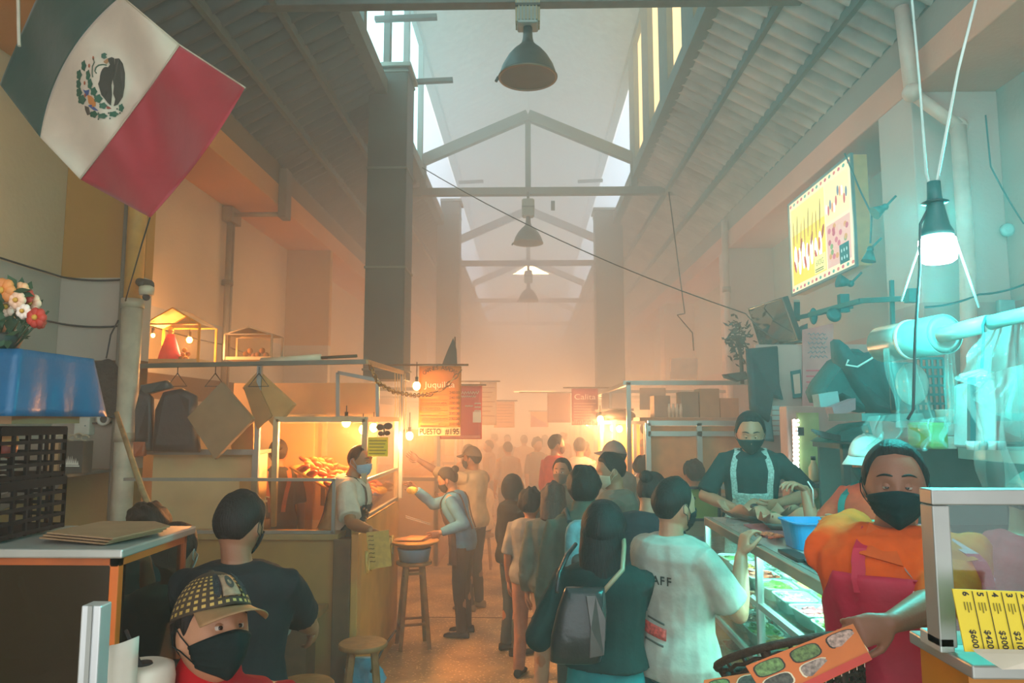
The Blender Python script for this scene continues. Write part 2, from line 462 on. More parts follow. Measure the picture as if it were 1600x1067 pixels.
    rr = [[tp(max(z, .84), 2 * PI * j / 20, hemoff(z)) + (V((0, 0, (z - .84) * s)) if z < .84 else V((0, 0, 0))) for j in range(20)] for z in zs]
    b.loft(rr + [ring(1.455, -.012 + o_ * .6)])
    for i, (side, S, El, W, *_r) in enumerate(arms):
        ln = sleeve if side == 1 or sleeve2 is None else sleeve2
        q = [T((.09 * side, 0, 1.37)), S]; r_ = [.058 * s, (.056 + loose * .5) * s * wf]
        if ln <= .5:
            E2 = S.lerp(El, ln * 2 * .92); q += [S.lerp(E2, .5), E2]; r_ += [(.056 + loose * .6) * s * wf, (.058 + loose * .8) * s * wf]
            b.path(q, r_, 14)
        else:
            E2 = El.lerp(W, (ln - .5) * 2 * .96); q += [S.lerp(El, .5), El]; r_ += [(.055 + loose * .7) * s * wf, (.050 + loose * .8) * s]
            b.limb(q, r_, 14); b.limb([El, El.lerp(E2, .5)], [(.050 + loose * .8) * s, (.047 + loose * .7) * s], 14)
            b.path([El.lerp(E2, .4), E2], [(.050 + loose) * s, (.038 + loose * .5) * s], 14)
    if hood:
        b.ball(H((0, -.02, .01)), .098 * k_, .112 * k_, .135 * k_, 16, HR)
    if collar == 'high': b.limb([T((0, -.01, 1.42)), T((0, -.004, 1.488))], [.086 * s, .078 * s], 14)
    sv = max(.009, vox) if vox > .0065 else .0075
    me = remesh(b, sv, 3, .5, .009 if vox < .008 else .007, 9); me.materials.append(sm_)
    from mathutils.bvhtree import BVHTree
    bv = BVHTree.FromPolygons([v.co for v in me.vertices], [tuple(p.vertices) for p in me.polygons])
    def sfc(z, a, o):
        """point just outside the shirt cloth"""
        c = T((0, sec(z)[2], z)); p = tp(z, a, o_); d = p - c; L_ = d.length; d.normalize()
        hit = bv.ray_cast(c, d, L_ + .06)[3]
        return c + d * (min(max(hit or L_, L_ * .92), L_ + .05) + o)
    link('jacket' if sleeve > .8 else 'shirt', me, root)
    # ---- trousers
    if trousers:
        b = MB()
        b.loft([[tp(z, 2 * PI * j / 20, .009) for j in range(20)] for z in (.845, .88, .94, 1.0)])
        for side, hip, kn, an in LEG:
            b.limb([hip, (hip + kn) / 2, kn], [.095 * s * wf, .083 * s * wf, .066 * s], 14)
            b.limb([kn, kn * .6 + an * .4], [.066 * s, .063 * s], 14); b.path([kn * .6 + an * .4, an + V((0, 0, -.03 * s))], [.062 * s, .054 * s], 14)
        me = remesh(b, max(.010, sv), 3, .5, .008, 10); me.materials.append(cloth(trousers)); link('trousers', me, root)
        for side, hip, kn, an in LEG:
            b = MB(); f = an + V((0, 0, -.085 * s + .002)) if seat is None else V((an.x, an.y, an.z - .085 * s))
            rg = []
            for (yy_, wd, ht) in ((-.075, .020, .035), (-.065, .036, .07), (-.02, .041, .085), (.04, .043, .065), (.10, .048, .05), (.15, .044, .042), (.185, .028, .03)):
                rg.append([f + V((wd * s * math.cos(a), yy_ * s, max(0, ht * s * (.5 + .5 * math.sin(a))))) for a in [2 * PI * j / 14 for j in range(14)]])
            b.loft(rg, 0); sh = b.build('shoe', cloth(shoes, .1), root, local=True)
    # ---- hair
    hm = hairm(haircol)
    def hshell(fn_edge, th, lumps=.004, NA_=44, NE_=14, seed=0.):
        g = MB(); rings = []
        for i in range(NE_ + 1):
            r_ = []
            for j in range(NA_):
                az = 2 * PI * j / NA_; e0 = fn_edge(az); t = i / NE_; el = e0 + (R(89) - e0) * t
                p = hp(az, el, 0); u = p.normalized()
                o2 = -.004 + (th + .004) * min(1, t * 4.5) ** .6
                o2 += lumps * noise.noise(V((p.x * 38 + seed, p.y * 38, p.z * 16))) * min(1, t * 3)
                r_.append(H(p + u * o2))
            rings.append(r_)
        g.loft(rings)
        return g
    def edge_short(az):
        A = abs(math.degrees(az if az < PI else az - 2 * PI))
        if A < 48: return R(40 - A * .12)
        if A < 68: return R(34 - (A - 48) * 1.1)
        if A < 84: return R(12 - (A - 68) * 1.4)
        if A < 105: return R(4 - (A - 84) * .4)
        return R(-6 - min(1, (A - 105) / 30) * 24)
    hd = hair
    if eyes and not cap:
        e_old = edge_short
        edge_short = lambda az: e_old(az) + (R(9) if abs(az if az < PI else az - 2 * PI) < R(64) else 0)
    if hair and not hood and hair != 'none':
        th = {'short': .012, 'crop': .005, 'full': .034, 'bun': .012, 'long': .022, 'pony': .012, 'wavy': .02}.get(hair, .012)
        g = hshell(edge_short, th, .022 if hair in ('full', 'wavy') else (.006 if hair in ('long', 'short') else .003), seed=x * 7)
        if hair == 'bun': g.ball(H((0, -.105, .065)), .042 * k_, .038 * k_, .038 * k_, 14, HR)
        if hair == 'lowbun': g.ball(H((0, -.115, -.02)), .042 * k_, .038 * k_, .04 * k_, 14, HR)
        if hair == 'pony':
            g.limb([H((0, -.10, .03)), H((0, -.135, -.02)), H((0, -.13, -.11)), H((.0, -.12, -.18))], [.026 * k_, .032 * k_, .028 * k_, .010 * k_], 12)
        if hair in ('long', 'wavy'):
            lo = -.175 if hair == 'long' else -.13
            rg = []
            for i in range(11):
                t = i / 10; zz = .05 + (lo - .05) * t
                rx, ry = .086 + .012 * math.sin(t * 2.6), .078 + .01 * t; yc = -.028 - .022 * t
                rg.append([H((rx * math.cos(a) * (1 + .05 * noise.noise(V((a * 2, t * 4, x)))), yc + ry * math.sin(a) * (.45 if math.sin(a) > 0 and t > .05 else 1), zz - .012 * noise.noise(V((a * 3, 1, 1))))) for a in [2 * PI * j / 28 for j in range(28)]])
            g.loft(rg[::-1])
        g.build('hair', hm, root, local=True)
    # ---- face
    if eyes:
        for sd in (1, -1):
            c0 = hp(R(22 * sd), R(1), 0); ctr = c0 - c0.normalized() * .0135
            g = MB(); g.ball(H(ctr), .0125 * k_, .0125 * k_, .0125 * k_, 14, HR)
            ey = g.build('eye', mat('#b5a89c', .3, 0, 0), root, local=True)
            dr = V((.10 * look, 1, -.08)).normalized()
            g = MB(); ct = ctr + dr * .0115
            q = dr.to_track_quat('Z', 'Y').to_matrix()
            g.lathe(H(ct), [(.0055 * k_, 0), (.0052 * k_, .0012), (.003 * k_, .0018)], 14, 0, HR @ q)
            g.build('iris', mat('#1d120c', .15, 0, 0), ey, local=True)
            g = MB()
            for up in (1, -1):
                def lid(u, v_, up=up):
                    a = (-1 + 2 * u) * 1.15; op = (.28 if eyes == 1 else .02) if up == 1 else -.42
                    e_ = op + (1.35 * up - op) * v_
                    rr_ = .0140
                    return H(ctr + V((rr_ * math.sin(a) * math.cos(e_), rr_ * math.cos(a) * math.cos(e_), rr_ * math.sin(e_) * 1.0)))
                g.grid(lid, 10, 5)
            g.build('eyelid', skinm(skin), root, local=True)
            g = MB(); q = []
            for i in range(7):
                a = R((8 + i * 5.2) * sd); e_ = R(14.5 + 2.5 * math.sin(i / 6 * PI) - i * .25)
                q.append(H(hp(a, e_) + hp(a, e_).normalized() * .0015))
            g.path(q, [.0015, .0030, .0032, .0032, .0028, .002, .001], 6); g.build('eyebrow', hm, root, local=True)
    if mask:
        g = MB()
        def mk(u, v_):
            A = -74 + 148 * u; a = R(A); c_ = abs(A) / 74
            top = -3 - 10 * c_ ** 1.3; bot = -66 + 26 * c_ ** 1.6
            e_ = R(top + (bot - top) * v_)
            p = hp(a if a >= 0 else a, e_, .35)
            o2 = .006 + .012 * math.exp(-(A / 26) ** 2) * math.sin(min(1, v_ * 1.15) * PI * .9) + .0015 * math.sin(v_ * 30) * (1 if vox < .008 else 0)
            return H(p + p.normalized() * o2)
        g.grid(mk, 24, 14, thick=.002)
        mo = g.build('face_mask', cloth(mask, .2, 30), root, local=True)
        g = MB()
        for sd in (1, -1):
            g = MB(); q = [H(hp(R(73 * sd), R(-14), .3) * 1.03), H(V((.083 * sd, .012, -.004))), H(V((.085 * sd, -.010, .018))), H(V((.088 * sd, -.022, .004))), H(V((.087 * sd, -.020, -.022))), H(V((.082 * sd, .004, -.034))), H(hp(R(72 * sd), R(-36), .3) * 1.03)]
            g.path(q, .0016, 6).build('ear_loop', cloth(mask, .1), mo, local=True)
    if cap:
        cm = cap['mat']; g = MB()
        rings = []
        ck = cap.get('check'); NJ, NI = (60, 22) if ck else (36, 10)
        for i in range(NI + 1):
            t = i / NI; r_ = []
            for j in range(NJ):
                az = 2 * PI * j / NJ; A = abs(math.degrees(az if az < PI else az - 2 * PI))
                e0 = R(22 - 12 * min(1, A / 150)); el = e0 + (R(89) - e0) * t
                p = hp(az, el, 0); r_.append(H(p + p.normalized() * (.015 + .004 * math.sin(t * PI / 2)) + V((0, 0, .003 * t))))
            rings.append(r_)
        g.loft(rings)
        if ck:
            for f_ in range(NI * NJ):
                i, j = divmod(f_, NJ)
                if i % 2 == 1 and j % 2 == 1 and i < 14: g.m[f_] = 1
            g.build('cap_crown', [cm, ck], root, local=True)
        else: g.build('cap_crown', cm, root, local=True)
        bk = cap.get('flip', 0)
        g = MB()
        def br(u, v_):
            a = R(-62 + 124 * u); p = hp(a, R(21), 0); p = p + p.normalized() * .012
            ext = .075 * math.cos(a * .9) ** .6 * v_
            q = p + V((math.sin(a) * ext * .25, ext, -.018 * v_ - .028 * v_ * math.sin(a) ** 2 + .0))
            if bk: q = V((q.x, -q.y, q.z))
            return H(q)
        g.grid(br, 16, 6, thick=.003); g.build('cap_brim', cap.get('brim', cm), root, local=True)
        g = MB(); g.ball(H((0, 0, .139)), .008 * k_, None, .005 * k_, 8); g.build('cap_button', cm, root, local=True)
    if apron:
        g = MB(); am = apron['mat']; z1 = apron.get('top', 1.30); z2 = apron.get('bot', .62)
        def ap(u, v_):
            z = z1 + (z2 - z1) * v_; wd = (.75 + .65 * min(1, max(0, (z1 - z) / .2))) * apron.get('w', 1.)
            a = (-1 + 2 * u) * wd; zz = max(z, max(hem + .03, .88))
            p = sfc(zz, a, .010 + .003 * math.sin(a * 14 + v_ * 5)); p.z -= (zz - z) * s; return p
        g.grid(ap, 34, 40, thick=-.003); ao = g.build('apron', am, root, local=True)
        for sd in (1, -1):
            g = MB(); q = [sfc(z1 - .01 - .04 * k, .62 * sd, .011) for k in (1, 0)] + [sfc(z1 + (1.40 - z1) * k / 4, .6 * sd, .011) for k in (1, 2, 3, 4)] + [T((.085 * sd, .035, 1.448)), T((.085 * sd, -.03, 1.452))] + [sfc(1.41 - .06 * k, PI - (.62 - .05 * k) * sd, .010) for k in range(7)]
            rings = []
            for i, p in enumerate(q):
                n_ = (p - T((0, 0, max(.9, 1.2)))).normalized(); n_ = V((0, 1, .3)) if i < 6 else (V((0, 0, 1)) if i < 8 else V((0, -1, 0)))
                w_ = .018
                rings.append([p + V((w_, 0, 0)), p + V((w_, 0, 0)) + n_ * .003, p + V((-w_, 0, 0)) + n_ * .003, p + V((-w_, 0, 0))])
            g.loft(rings, sm=False); g.build('apron_strap', apron.get('strap', am), root, local=True)
    root_info = dict(root=root, T=T, H=H, tp=tp, HR=HR, s=s, arms=arms, off=o_, W=wmat(root), sfc=sfc)
    return root_info
# ================================================================== the hall
XF, XW = 3.05, 3.73          # pier front, recess wall
YE = 38.
PIERS = (5.7, 11.1, 16.5, 21.9, 27.3, 32.7)
def band_mat(name, bands, axis_noise=.1, rough=.85):
    """horizontal paint bands by height: [(z_top, colour), ...]"""
    m = bpy.data.materials.new(name); m.use_nodes = True; nt = m.node_tree; N = nt.nodes; L = nt.links
    b = N['Principled BSDF']; b.inputs['Roughness'].default_value = rough; b.inputs['Specular IOR Level'].default_value = .25
    g = N.new('ShaderNodeNewGeometry'); sx = N.new('ShaderNodeSeparateXYZ'); L.new(g.outputs['Position'], sx.inputs[0])
    nz = N.new('ShaderNodeTexNoise'); nz.inputs['Scale'].default_value = 1.3; nz.inputs['Detail'].default_value = 7; L.new(g.outputs['Position'], nz.inputs['Vector'])
    prev = None
    for zt, c in bands:
        col = (*lin(c), 1)
        if prev is None:
            rgb = N.new('ShaderNodeRGB'); rgb.outputs[0].default_value = col; prev = rgb.outputs[0]; last = zt; continue
        st = N.new('ShaderNodeMath'); st.operation = 'GREATER_THAN'; st.inputs[1].default_value = last; L.new(sx.outputs['Z'], st.inputs[0])
        mx = N.new('ShaderNodeMixRGB'); mx.inputs[2].default_value = col; L.new(st.outputs[0], mx.inputs[0]); L.new(prev, mx.inputs[1]); prev = mx.outputs[0]; last = zt
    r = N.new('ShaderNodeValToRGB'); r.color_ramp.elements[0].position = .3; r.color_ramp.elements[1].position = .75
    r.color_ramp.elements[0].color = (1 - axis_noise * 1.6,) * 3 + (1,); r.color_ramp.elements[1].color = (1, 1, 1, 1)
    L.new(nz.outputs['Fac'], r.inputs[0])
    mu = N.new('ShaderNodeMixRGB'); mu.blend_type = 'MULTIPLY'; mu.inputs[0].default_value = 1; L.new(prev, mu.inputs[1]); L.new(r.outputs[0], mu.inputs[2])
    L.new(mu.outputs[0], b.inputs['Base Color'])
    n2 = N.new('ShaderNodeTexNoise'); n2.inputs['Scale'].default_value = 25; L.new(g.outputs['Position'], n2.inputs['Vector'])
    bp = N.new('ShaderNodeBump'); bp.inputs['Strength'].default_value = .25; bp.inputs['Distance'].default_value = .01; L.new(n2.outputs['Fac'], bp.inputs['Height']); L.new(bp.outputs[0], b.inputs['Normal'])
    return m
M_wallL = band_mat('m_wall_left', [(1.62, '#a3834a'), (2.2, '#a8a294'), (2.46, '#6a5130'), (3.12, '#b5b0a2'), (9, '#cdb591')])
M_pierL = band_mat('m_pier_left', [(1.62, '#a3834a'), (2.2, '#a8a294'), (2.46, '#6a5130'), (3.12, '#b5b0a2'), (9, '#b5873c')])
M_wallR = band_mat('m_wall_right', [(1.9, '#b59a8e'), (2.9, '#b98f88'), (9, '#b3a8a0')])
M_pierR = band_mat('m_pier_right', [(2.9, '#b08f86'), (9, '#bfa39a')])
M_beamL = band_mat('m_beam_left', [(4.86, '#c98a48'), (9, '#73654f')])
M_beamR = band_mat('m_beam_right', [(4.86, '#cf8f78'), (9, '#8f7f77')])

# floor: worn speckled concrete
m = bpy.data.materials.new('m_floor'); m.use_nodes = True; nt = m.node_tree; N = nt.nodes; L = nt.links; b_ = N['Principled BSDF']
tc = N.new('ShaderNodeNewGeometry'); n1 = N.new('ShaderNodeTexNoise'); n1.inputs['Scale'].default_value = 2.2; n1.inputs['Detail'].default_value = 8
v1 = N.new('ShaderNodeTexVoronoi'); v1.inputs['Scale'].default_value = 30
L.new(tc.outputs['Position'], n1.inputs['Vector']); L.new(tc.outputs['Position'], v1.inputs['Vector'])
r1 = N.new('ShaderNodeValToRGB'); r1.color_ramp.elements[0].color = (*lin('#957a58'), 1); r1.color_ramp.elements[1].color = (*lin('#c9a673'), 1); r1.color_ramp.elements[0].position = .35; r1.color_ramp.elements[1].position = .65
r2 = N.new('ShaderNodeValToRGB'); r2.color_ramp.elements[0].color = (*lin('#d8bf90'), 1); r2.color_ramp.elements[0].position = .12; r2.color_ramp.elements[1].position = .3; r2.color_ramp.elements[1].color = (0, 0, 0, 1)
L.new(n1.outputs['Fac'], r1.inputs[0]); L.new(v1.outputs['Distance'], r2.inputs[0])
mx = N.new('ShaderNodeMixRGB'); mx.blend_type = 'ADD'; mx.inputs[0].default_value = .6; L.new(r1.outputs[0], mx.inputs[1]); L.new(r2.outputs[0], mx.inputs[2])
L.new(mx.outputs[0], b_.inputs['Base Color']); b_.inputs['Roughness'].default_value = .55
bp = N.new('ShaderNodeBump'); bp.inputs['Strength'].default_value = .35; bp.inputs['Distance'].default_value = .01; L.new(v1.outputs['Distance'], bp.inputs['Height']); L.new(bp.outputs[0], b_.inputs['Normal'])
MB().box(-4, 4, -2.5, YE + 3, -.12, 0).build('floor', m, kind='structure')
for i, yj in enumerate((4.1, 7.7, 11.3, 14.9, 18.5)):
    MB().box(-1.3, 1.1, yj, yj + .012, 0, .003).build('trim_%d' % (40 + i), mat('#4d4030', .9), kind='structure')

for side, wm, pm, bm_, nm in ((-1, M_wallL, M_pierL, M_beamL, 'left'), (1, M_wallR, M_pierR, M_beamR, 'right')):
    x0, x1 = sorted((side * XW, side * (XW + .2)))
    MB().box(x0, x1, -2.5, YE, 0, 5.3).build('wall_' + nm, wm, kind='structure')
    a0, a1 = sorted((side * XF, side * XW))
    for i, y in enumerate(PIERS):
        MB().box(a0, a1, y, y + (.55 if side > 0 else .13), 0, 4.6).build('trim_%s_pier_%d' % (nm, i + 1), pm, bevel=.01, kind='structure')
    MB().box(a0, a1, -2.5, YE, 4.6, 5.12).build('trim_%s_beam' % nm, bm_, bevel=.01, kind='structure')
    # cables clipped along the wall at picture-rail height
    # aisle roof: corrugated sheets on rafters
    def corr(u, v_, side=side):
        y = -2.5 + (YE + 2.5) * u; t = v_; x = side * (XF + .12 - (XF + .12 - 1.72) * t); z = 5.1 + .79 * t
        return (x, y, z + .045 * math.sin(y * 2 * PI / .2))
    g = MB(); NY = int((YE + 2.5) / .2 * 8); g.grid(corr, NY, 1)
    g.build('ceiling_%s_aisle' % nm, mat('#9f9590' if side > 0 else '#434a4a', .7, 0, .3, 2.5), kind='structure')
    for j, t in enumerate((.06, .36, .68)):
        x = side * (XF + .12 - 1.45 * t); z = 5.1 + .79 * t
        MB().bar((x, -2.5, z - .05), (x, YE, z - .05), .05, .09).build('trim_%s_purlin_%d' % (nm, j), mat('#4c5652', .7), kind='structure')
    for i in range(8):
        y = .3 + 5.4 * i + .25
        MB().bar((side * (XF + .05), y, 5.14), (side * 1.72, y, 5.90), .035, .05).build('trim_%s_rafter_%d' % (nm, i), mat('#4c5652', .7), bevel=.006, kind='structure')
    # clerestory: sill beam, posts, top plate and panes
    MB().box(*sorted((side * 1.66, side * 1.80)), -2.5, YE, 5.82, 6.0).build('trim_%s_sill' % nm, mat('#56605c', .7), kind='structure')
    MB().box(*sorted((side * 1.66, side * 1.80)), -2.5, YE, 7.9, 8.05).build('trim_%s_top_plate' % nm, mat('#56605c', .7), kind='structure')
    k = 0; y = -2.4
    MB().box(*sorted((side * 1.74, side * 1.78)), *((-2.5, 11.4) if side > 0 else (8.4, 11.4)), 6.72 if side > 0 else 6.0, 7.95).build('trim_%s_clerestory_sheet' % nm, mat('#8f9894', .7), kind='structure')
    while y < 11.4:
        MB().box(*sorted((side * 1.66, side * 1.80)), y, y + (.55 if side > 0 else .13), 6.0, 7.9).build('trim_%s_mullion_%d' % (nm, k), mat('#56605c', .7), kind='structure')
        y += 1.35; k += 1
    y = -2.4; k = 0
    while y < YE - 1.4:
        far_ = y > 11; lit = glow('#cddbe8', 1.35) if far_ else (glow('#b4ecee', 2.4) if side < 0 else glow('#f2c98a', 1.5))
        MB().box(*sorted((side * 1.735, side * 1.745)), y + (0 if far_ else .13), y + 1.35, 6.0, 7.6 if far_ else 7.9).build('window_%d' % (k + (1 if side < 0 else 101)), lit, kind='structure')
        y += 1.35; k += 1
# nave roof
for side in (-1, 1):
    def nr(u, v_, side=side):
        y = -2.5 + (YE + 2.5) * u; return (side * 1.85 * (1 - v_), y, 8.0 + .85 * v_ + .03 * abs(math.sin(y * PI / .22)) ** .7)
    g = MB(); g.grid(nr, 600, 1); g.build('ceiling_nave_%s' % ('left' if side < 0 else 'right'), mat('#a3a9a6', .7), kind='structure')
# trusses
ST = mat('#555b58', .65, .2, .15)
for i, y in enumerate((6.0, 11.4, 16.8, 22.2, 27.6)):
    dy = (y - PIERS[0])
    t = MB()
    a = (-1.68, y, 6.13); b2 = (1.68, y, 6.13); ap = (0, y, 6.86)
    t.bar(a, ap, .12, .17).bar(b2, ap, .12, .17)
    t.bar((0, y, 5.60), (0, y, 6.80), .09, .09)
    t.bar((-2.35, y, 5.60), (2.35, y, 5.60), .12, .12)
    t.bar((-1.68, y, 5.60), (-1.68, y, 6.15), .1, .1).bar((1.68, y, 5.60), (1.68, y, 6.15), .1, .1)
    t.build('trim_truss_%d' % (i + 1), ST, bevel=.008, kind='structure')
# far end wall with the lit street doorway
EM = mat('#b09c86', .9, 0, .2, 1)
w_ = MB().box(-4, -1.7, YE, YE + .2, 0, 8).box(1.7, 4, YE, YE + .2, 0, 8).box(-1.7, 1.7, YE, YE + .2, 3.0, 8.9)
w_.build('wall_back', EM, kind='structure')
MB().box(-1.68, 1.68, YE + .12, YE + .16, 0, 3.0).build('door_1', glow('#ffc98a', 2.5), kind='structure')
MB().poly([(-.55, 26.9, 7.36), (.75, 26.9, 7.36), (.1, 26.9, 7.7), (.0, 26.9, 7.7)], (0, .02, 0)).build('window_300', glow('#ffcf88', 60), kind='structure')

# sheet metal extraction ducts rising from the grills
def duct(x0, x1, y, dp, z0, z1, label, col='#56605a'):
    r = empty('extraction_duct', ((x0 + x1) / 2, y + dp / 2, z0), 0, label, 'duct', 'sheet metal smoke ducts')
    g = MB().box(x0, x1, y, y + dp, z0, z1); g.build('duct_casing', mat(col, .5, .35, .35, 1.6, .15, 6), r, bevel=.012)
    z = z0 + .1
    while z < z1:
        MB().box(x0 - .012, x1 + .012, y - .012, y + dp + .012, z, z + .025).build('seam_flange', mat('#5d665f', .5, .4), r, bevel=.004)
        z += 1.18
    MB().box(x0 - .04, x1 + .04, y - .04, y + dp + .04, z1, z1 + .05).build('duct_cap', mat('#7d847c', .4, .5), r, bevel=.006)
duct(-1.88, -1.42, 8.3, .5, 2.45, 6.15, 'tall grey-green sheet metal smoke duct above the nearest grill stall', '#35403a')
duct(-1.80, -1.36, 14.2, .45, 2.4, 6.3, 'second tall grey smoke duct on the orange banner side, half lost in haze')
duct(1.32, 1.86, 14.2, .45, 2.4, 6.1, 'hazy smoke duct rising behind the red scripted menu banner stall')
for (x, z, y, L_) in ((-1.75, 6.52, 7.9, .72), (-1.45, 6.25, 8.9, .5), (-1.40, 6.75, 14.4, .5), (1.0, 6.75, 14.4, .5)):
    MB().bar((x, y, z), (x + L_, y, z + .02), .07, .05).build('trim_bracket_%d' % int(abs(x * 100) + y), ST, kind='structure')

# high bay pendant lamps
def highbay(y, z, label):
    r = empty('pendant_lamp', (0, y, z), 0, label, 'lamp', 'high bay pendant lamps down the nave')
    dk = mat('#39413f', .45, .5)
    MB().lathe((0, y, z), [(.225, 0), (.232, .006), (.228, .02), (.205, .09), (.16, .17), (.115, .225), (.075, .26), (.05, .29), (.04, .33), (.036, .42)], 40).build('lamp_shade', dk, r)
    MB().lathe((0, y, z - .002), [(.222, 0), (.2, .07), (.15, .14), (.09, .19)], 40, caps=False).build('reflector', mat('#e8d8bc', .35, .15, .1, 5), r)
    MB().lathe((0, y, z), [(.218, -.003), (.234, -.006), (.238, .004), (.226, .012)], 40, caps=False).build('rim', mat('#6a5a48', .4, .6), r)
    h = MB().box(-.085, .085, y - .085, y + .085, z + .42, z + .70)
    h.build('ballast_housing', mat('#7d8a86', .5, .4), r, bevel=.015)
    g = MB()
    for i in range(6):
        a = -.07 + .028 * i
        g.box(a - .004, a + .004, y - .098, y + .098, z + .44, z + .68); g.box(-.098, .098, y + a - .004, y + a + .004, z + .44, z + .68)
    g.build('cooling_fins', mat('#8e8568', .5, .4), r)
    MB().box(-.1, .1, y - .1, y + .1, z + .555, z + .575).build('housing_flange', dk, r)
    MB().tube((0, y, z + .70), (0, y, 5.56), .022).build('hanger', dk, r)
    MB().tube((-.235, y, z + .01), (-.255, y, z - .03), .012).build('latch', dk, r)
highbay(5.62, 4.71, 'large dark bell-shaped pendant lamp nearest the entrance with pale reflector')
highbay(11.3, 4.74, 'smaller looking bell pendant lamp hanging from the steel tie beam')
highbay(16.8, 4.72, 'faint bell pendant lamp third along the nave, almost lost in smoke')
MB().box(.36, .42, 11.3, 11.36, 5.28, 5.42).build('junction_box', mat('#4a504d', .6), label='small box fixed under the tie beam beside the second pendant lamp', cat='box')

# long thin cable across the nave
def wire(pts, r, m, name='cable', label='', cat='cable', sag=0, **k):
    q = []
    for i in range(len(pts) - 1):
        a, b = V(pts[i]), V(pts[i + 1])
        for j in range(12): 
            t = j / 12; p = a.lerp(b, t); p.z -= sag * 4 * t * (1 - t); q.append(p)
    q.append(V(pts[-1]))
    return MB().path(q, r, 6).build(name, m, label=label, cat=cat, **k)
BLK = mat('#26292a', .6); 
wire([at(660, 262, 9), at(1165, 490, 7.2), at(1270, 532, 6.2)], .006, BLK, label='thin black cable slung diagonally across the nave to the television', sag=.12)
# pipes on the left pier and wall
r = empty('drain_pipe', (-3.08, 5.62, 0), 0, 'thick cream and yellow painted pipe running up the front left pier', 'pipe')
MB().tube((-3.08, 5.6, 0), (-3.08, 5.6, 2.9), .075, n=20).build('lower_length', mat('#b4ad98', .5, 0, .2, 8), r)
MB().tube((-3.08, 5.6, 2.9), (-3.08, 5.6, 4.6), .068, n=20).build('upper_length', mat('#c2913f', .5, 0, .15, 8), r)
MB().tube((-3.08, 5.6, 2.86), (-3.08, 5.6, 2.93), .083, n=20).build('joint_collar', mat('#a89d84', .5), r)
MB().tube((-3.08, 5.6, 1.83), (-3.08, 5.6, 1.9), .083, n=20).build('joint_collar', mat('#a89d84', .5), r)
MB().tube((-3.20, 5.66, 0), (-3.20, 5.66, 4.6), .022, n=10).build('conduit', mat('#777465', .5), label='thin grey conduit beside the thick pipe on the front left pier', cat='conduit')
GP = mat('#8a7a5e', .5, .3)
r = empty('wall_conduit', (-3.66, 8.8, 2.3), 0, 'elbowed metal conduit climbing the peach wall to a box on the beam', 'conduit')
g = MB().tube((-3.66, 8.75, 2.2), (-3.66, 8.75, 4.45), .035).tube((-3.66, 8.87, 2.2), (-3.66, 8.87, 4.45), .018).box(-3.72, -3.6, 8.65, 8.95, 4.40, 4.58); g.build('riser', GP, r)
MB().tube((-3.66, 8.75, 4.5), (-3.0, 8.75, 4.5), .03).build('horizontal_run', GP, r)
MB().box(-3.04, -2.94, 8.65, 8.85, 4.44, 5.05).build('cable_box', mat('#5f5440', .5), r, bevel=.01)
MB().tube((-3.66, 8.75, 3.62), (-3.66, 8.75, 3.68), .07).build('clamp', mat('#5f5440', .5), r)
for k, (z, y1) in enumerate(((3.12, 5.7), (2.75, 5.69), (2.42, 5.69), (2.0, 5.69))):
    wire([(-3.70, .5, z + .12), (-3.69, 5.66, z), (-3.06, 5.66, z - .0)], .008, BLK, label=['topmost', 'second from top', 'third from top', 'lowest'][k] + ' of the thin black wires crossing the cream corner', group='wires on the left pier', sag=.03)
wire([(-3.70, 6.4, 2.95), (-3.70, 8.8, 2.9), (-3.70, 11.0, 2.85)], .008, BLK, label='thin wire along the peach wall behind the glass shrines', sag=.03)
# right pier down pipes
RP = mat('#c4a598', .45, 0, .15, 6)
r = empty('down_pipe', (3.02, 5.6, 0), 0, 'pink rainwater pipe with a sloping offset on the nearest pier by the bright lamp', 'pipe')
MB().path([at(1409, 12, 5.5), at(1425, 145, 5.5)], .055, 16).build('upper_length', RP, r)
MB().path([at(1425, 145, 5.5), at(1497, 198, 5.45)], .048, 16).build('sloping_length', RP, r)
MB().path([at(1497, 198, 5.45), at(1512, 420, 5.45), at(1516, 700, 5.45)], .055, 16).build('lower_length', RP, r)
for p_ in ((1425, 145), (1497, 198)): MB().ball(at(*p_, 5.48), .072, n=14).build('elbow', RP, r)
r = empty('down_pipe', (2.98, 11, 0), 0, 'rainwater pipe on the second pier behind the tilted television', 'pipe')
MB().tube((2.98, 11.0, 0), (2.98, 11.0, 5.0), .05).build('pipe_length', RP, r)
MB().tube((2.98, 11.0, 3.9), (2.98, 11.0, 3.98), .065).build('pipe_clamp', mat('#8a7d76', .5), r)
wire([at(1045, 300, 9.5), at(1070, 490, 9.5), at(1058, 492, 9.5), at(1082, 520, 9.5), at(1084, 548, 9.5)], .007, BLK, label='looped black cable dangling in front of the hazy far wall', cat='cable')
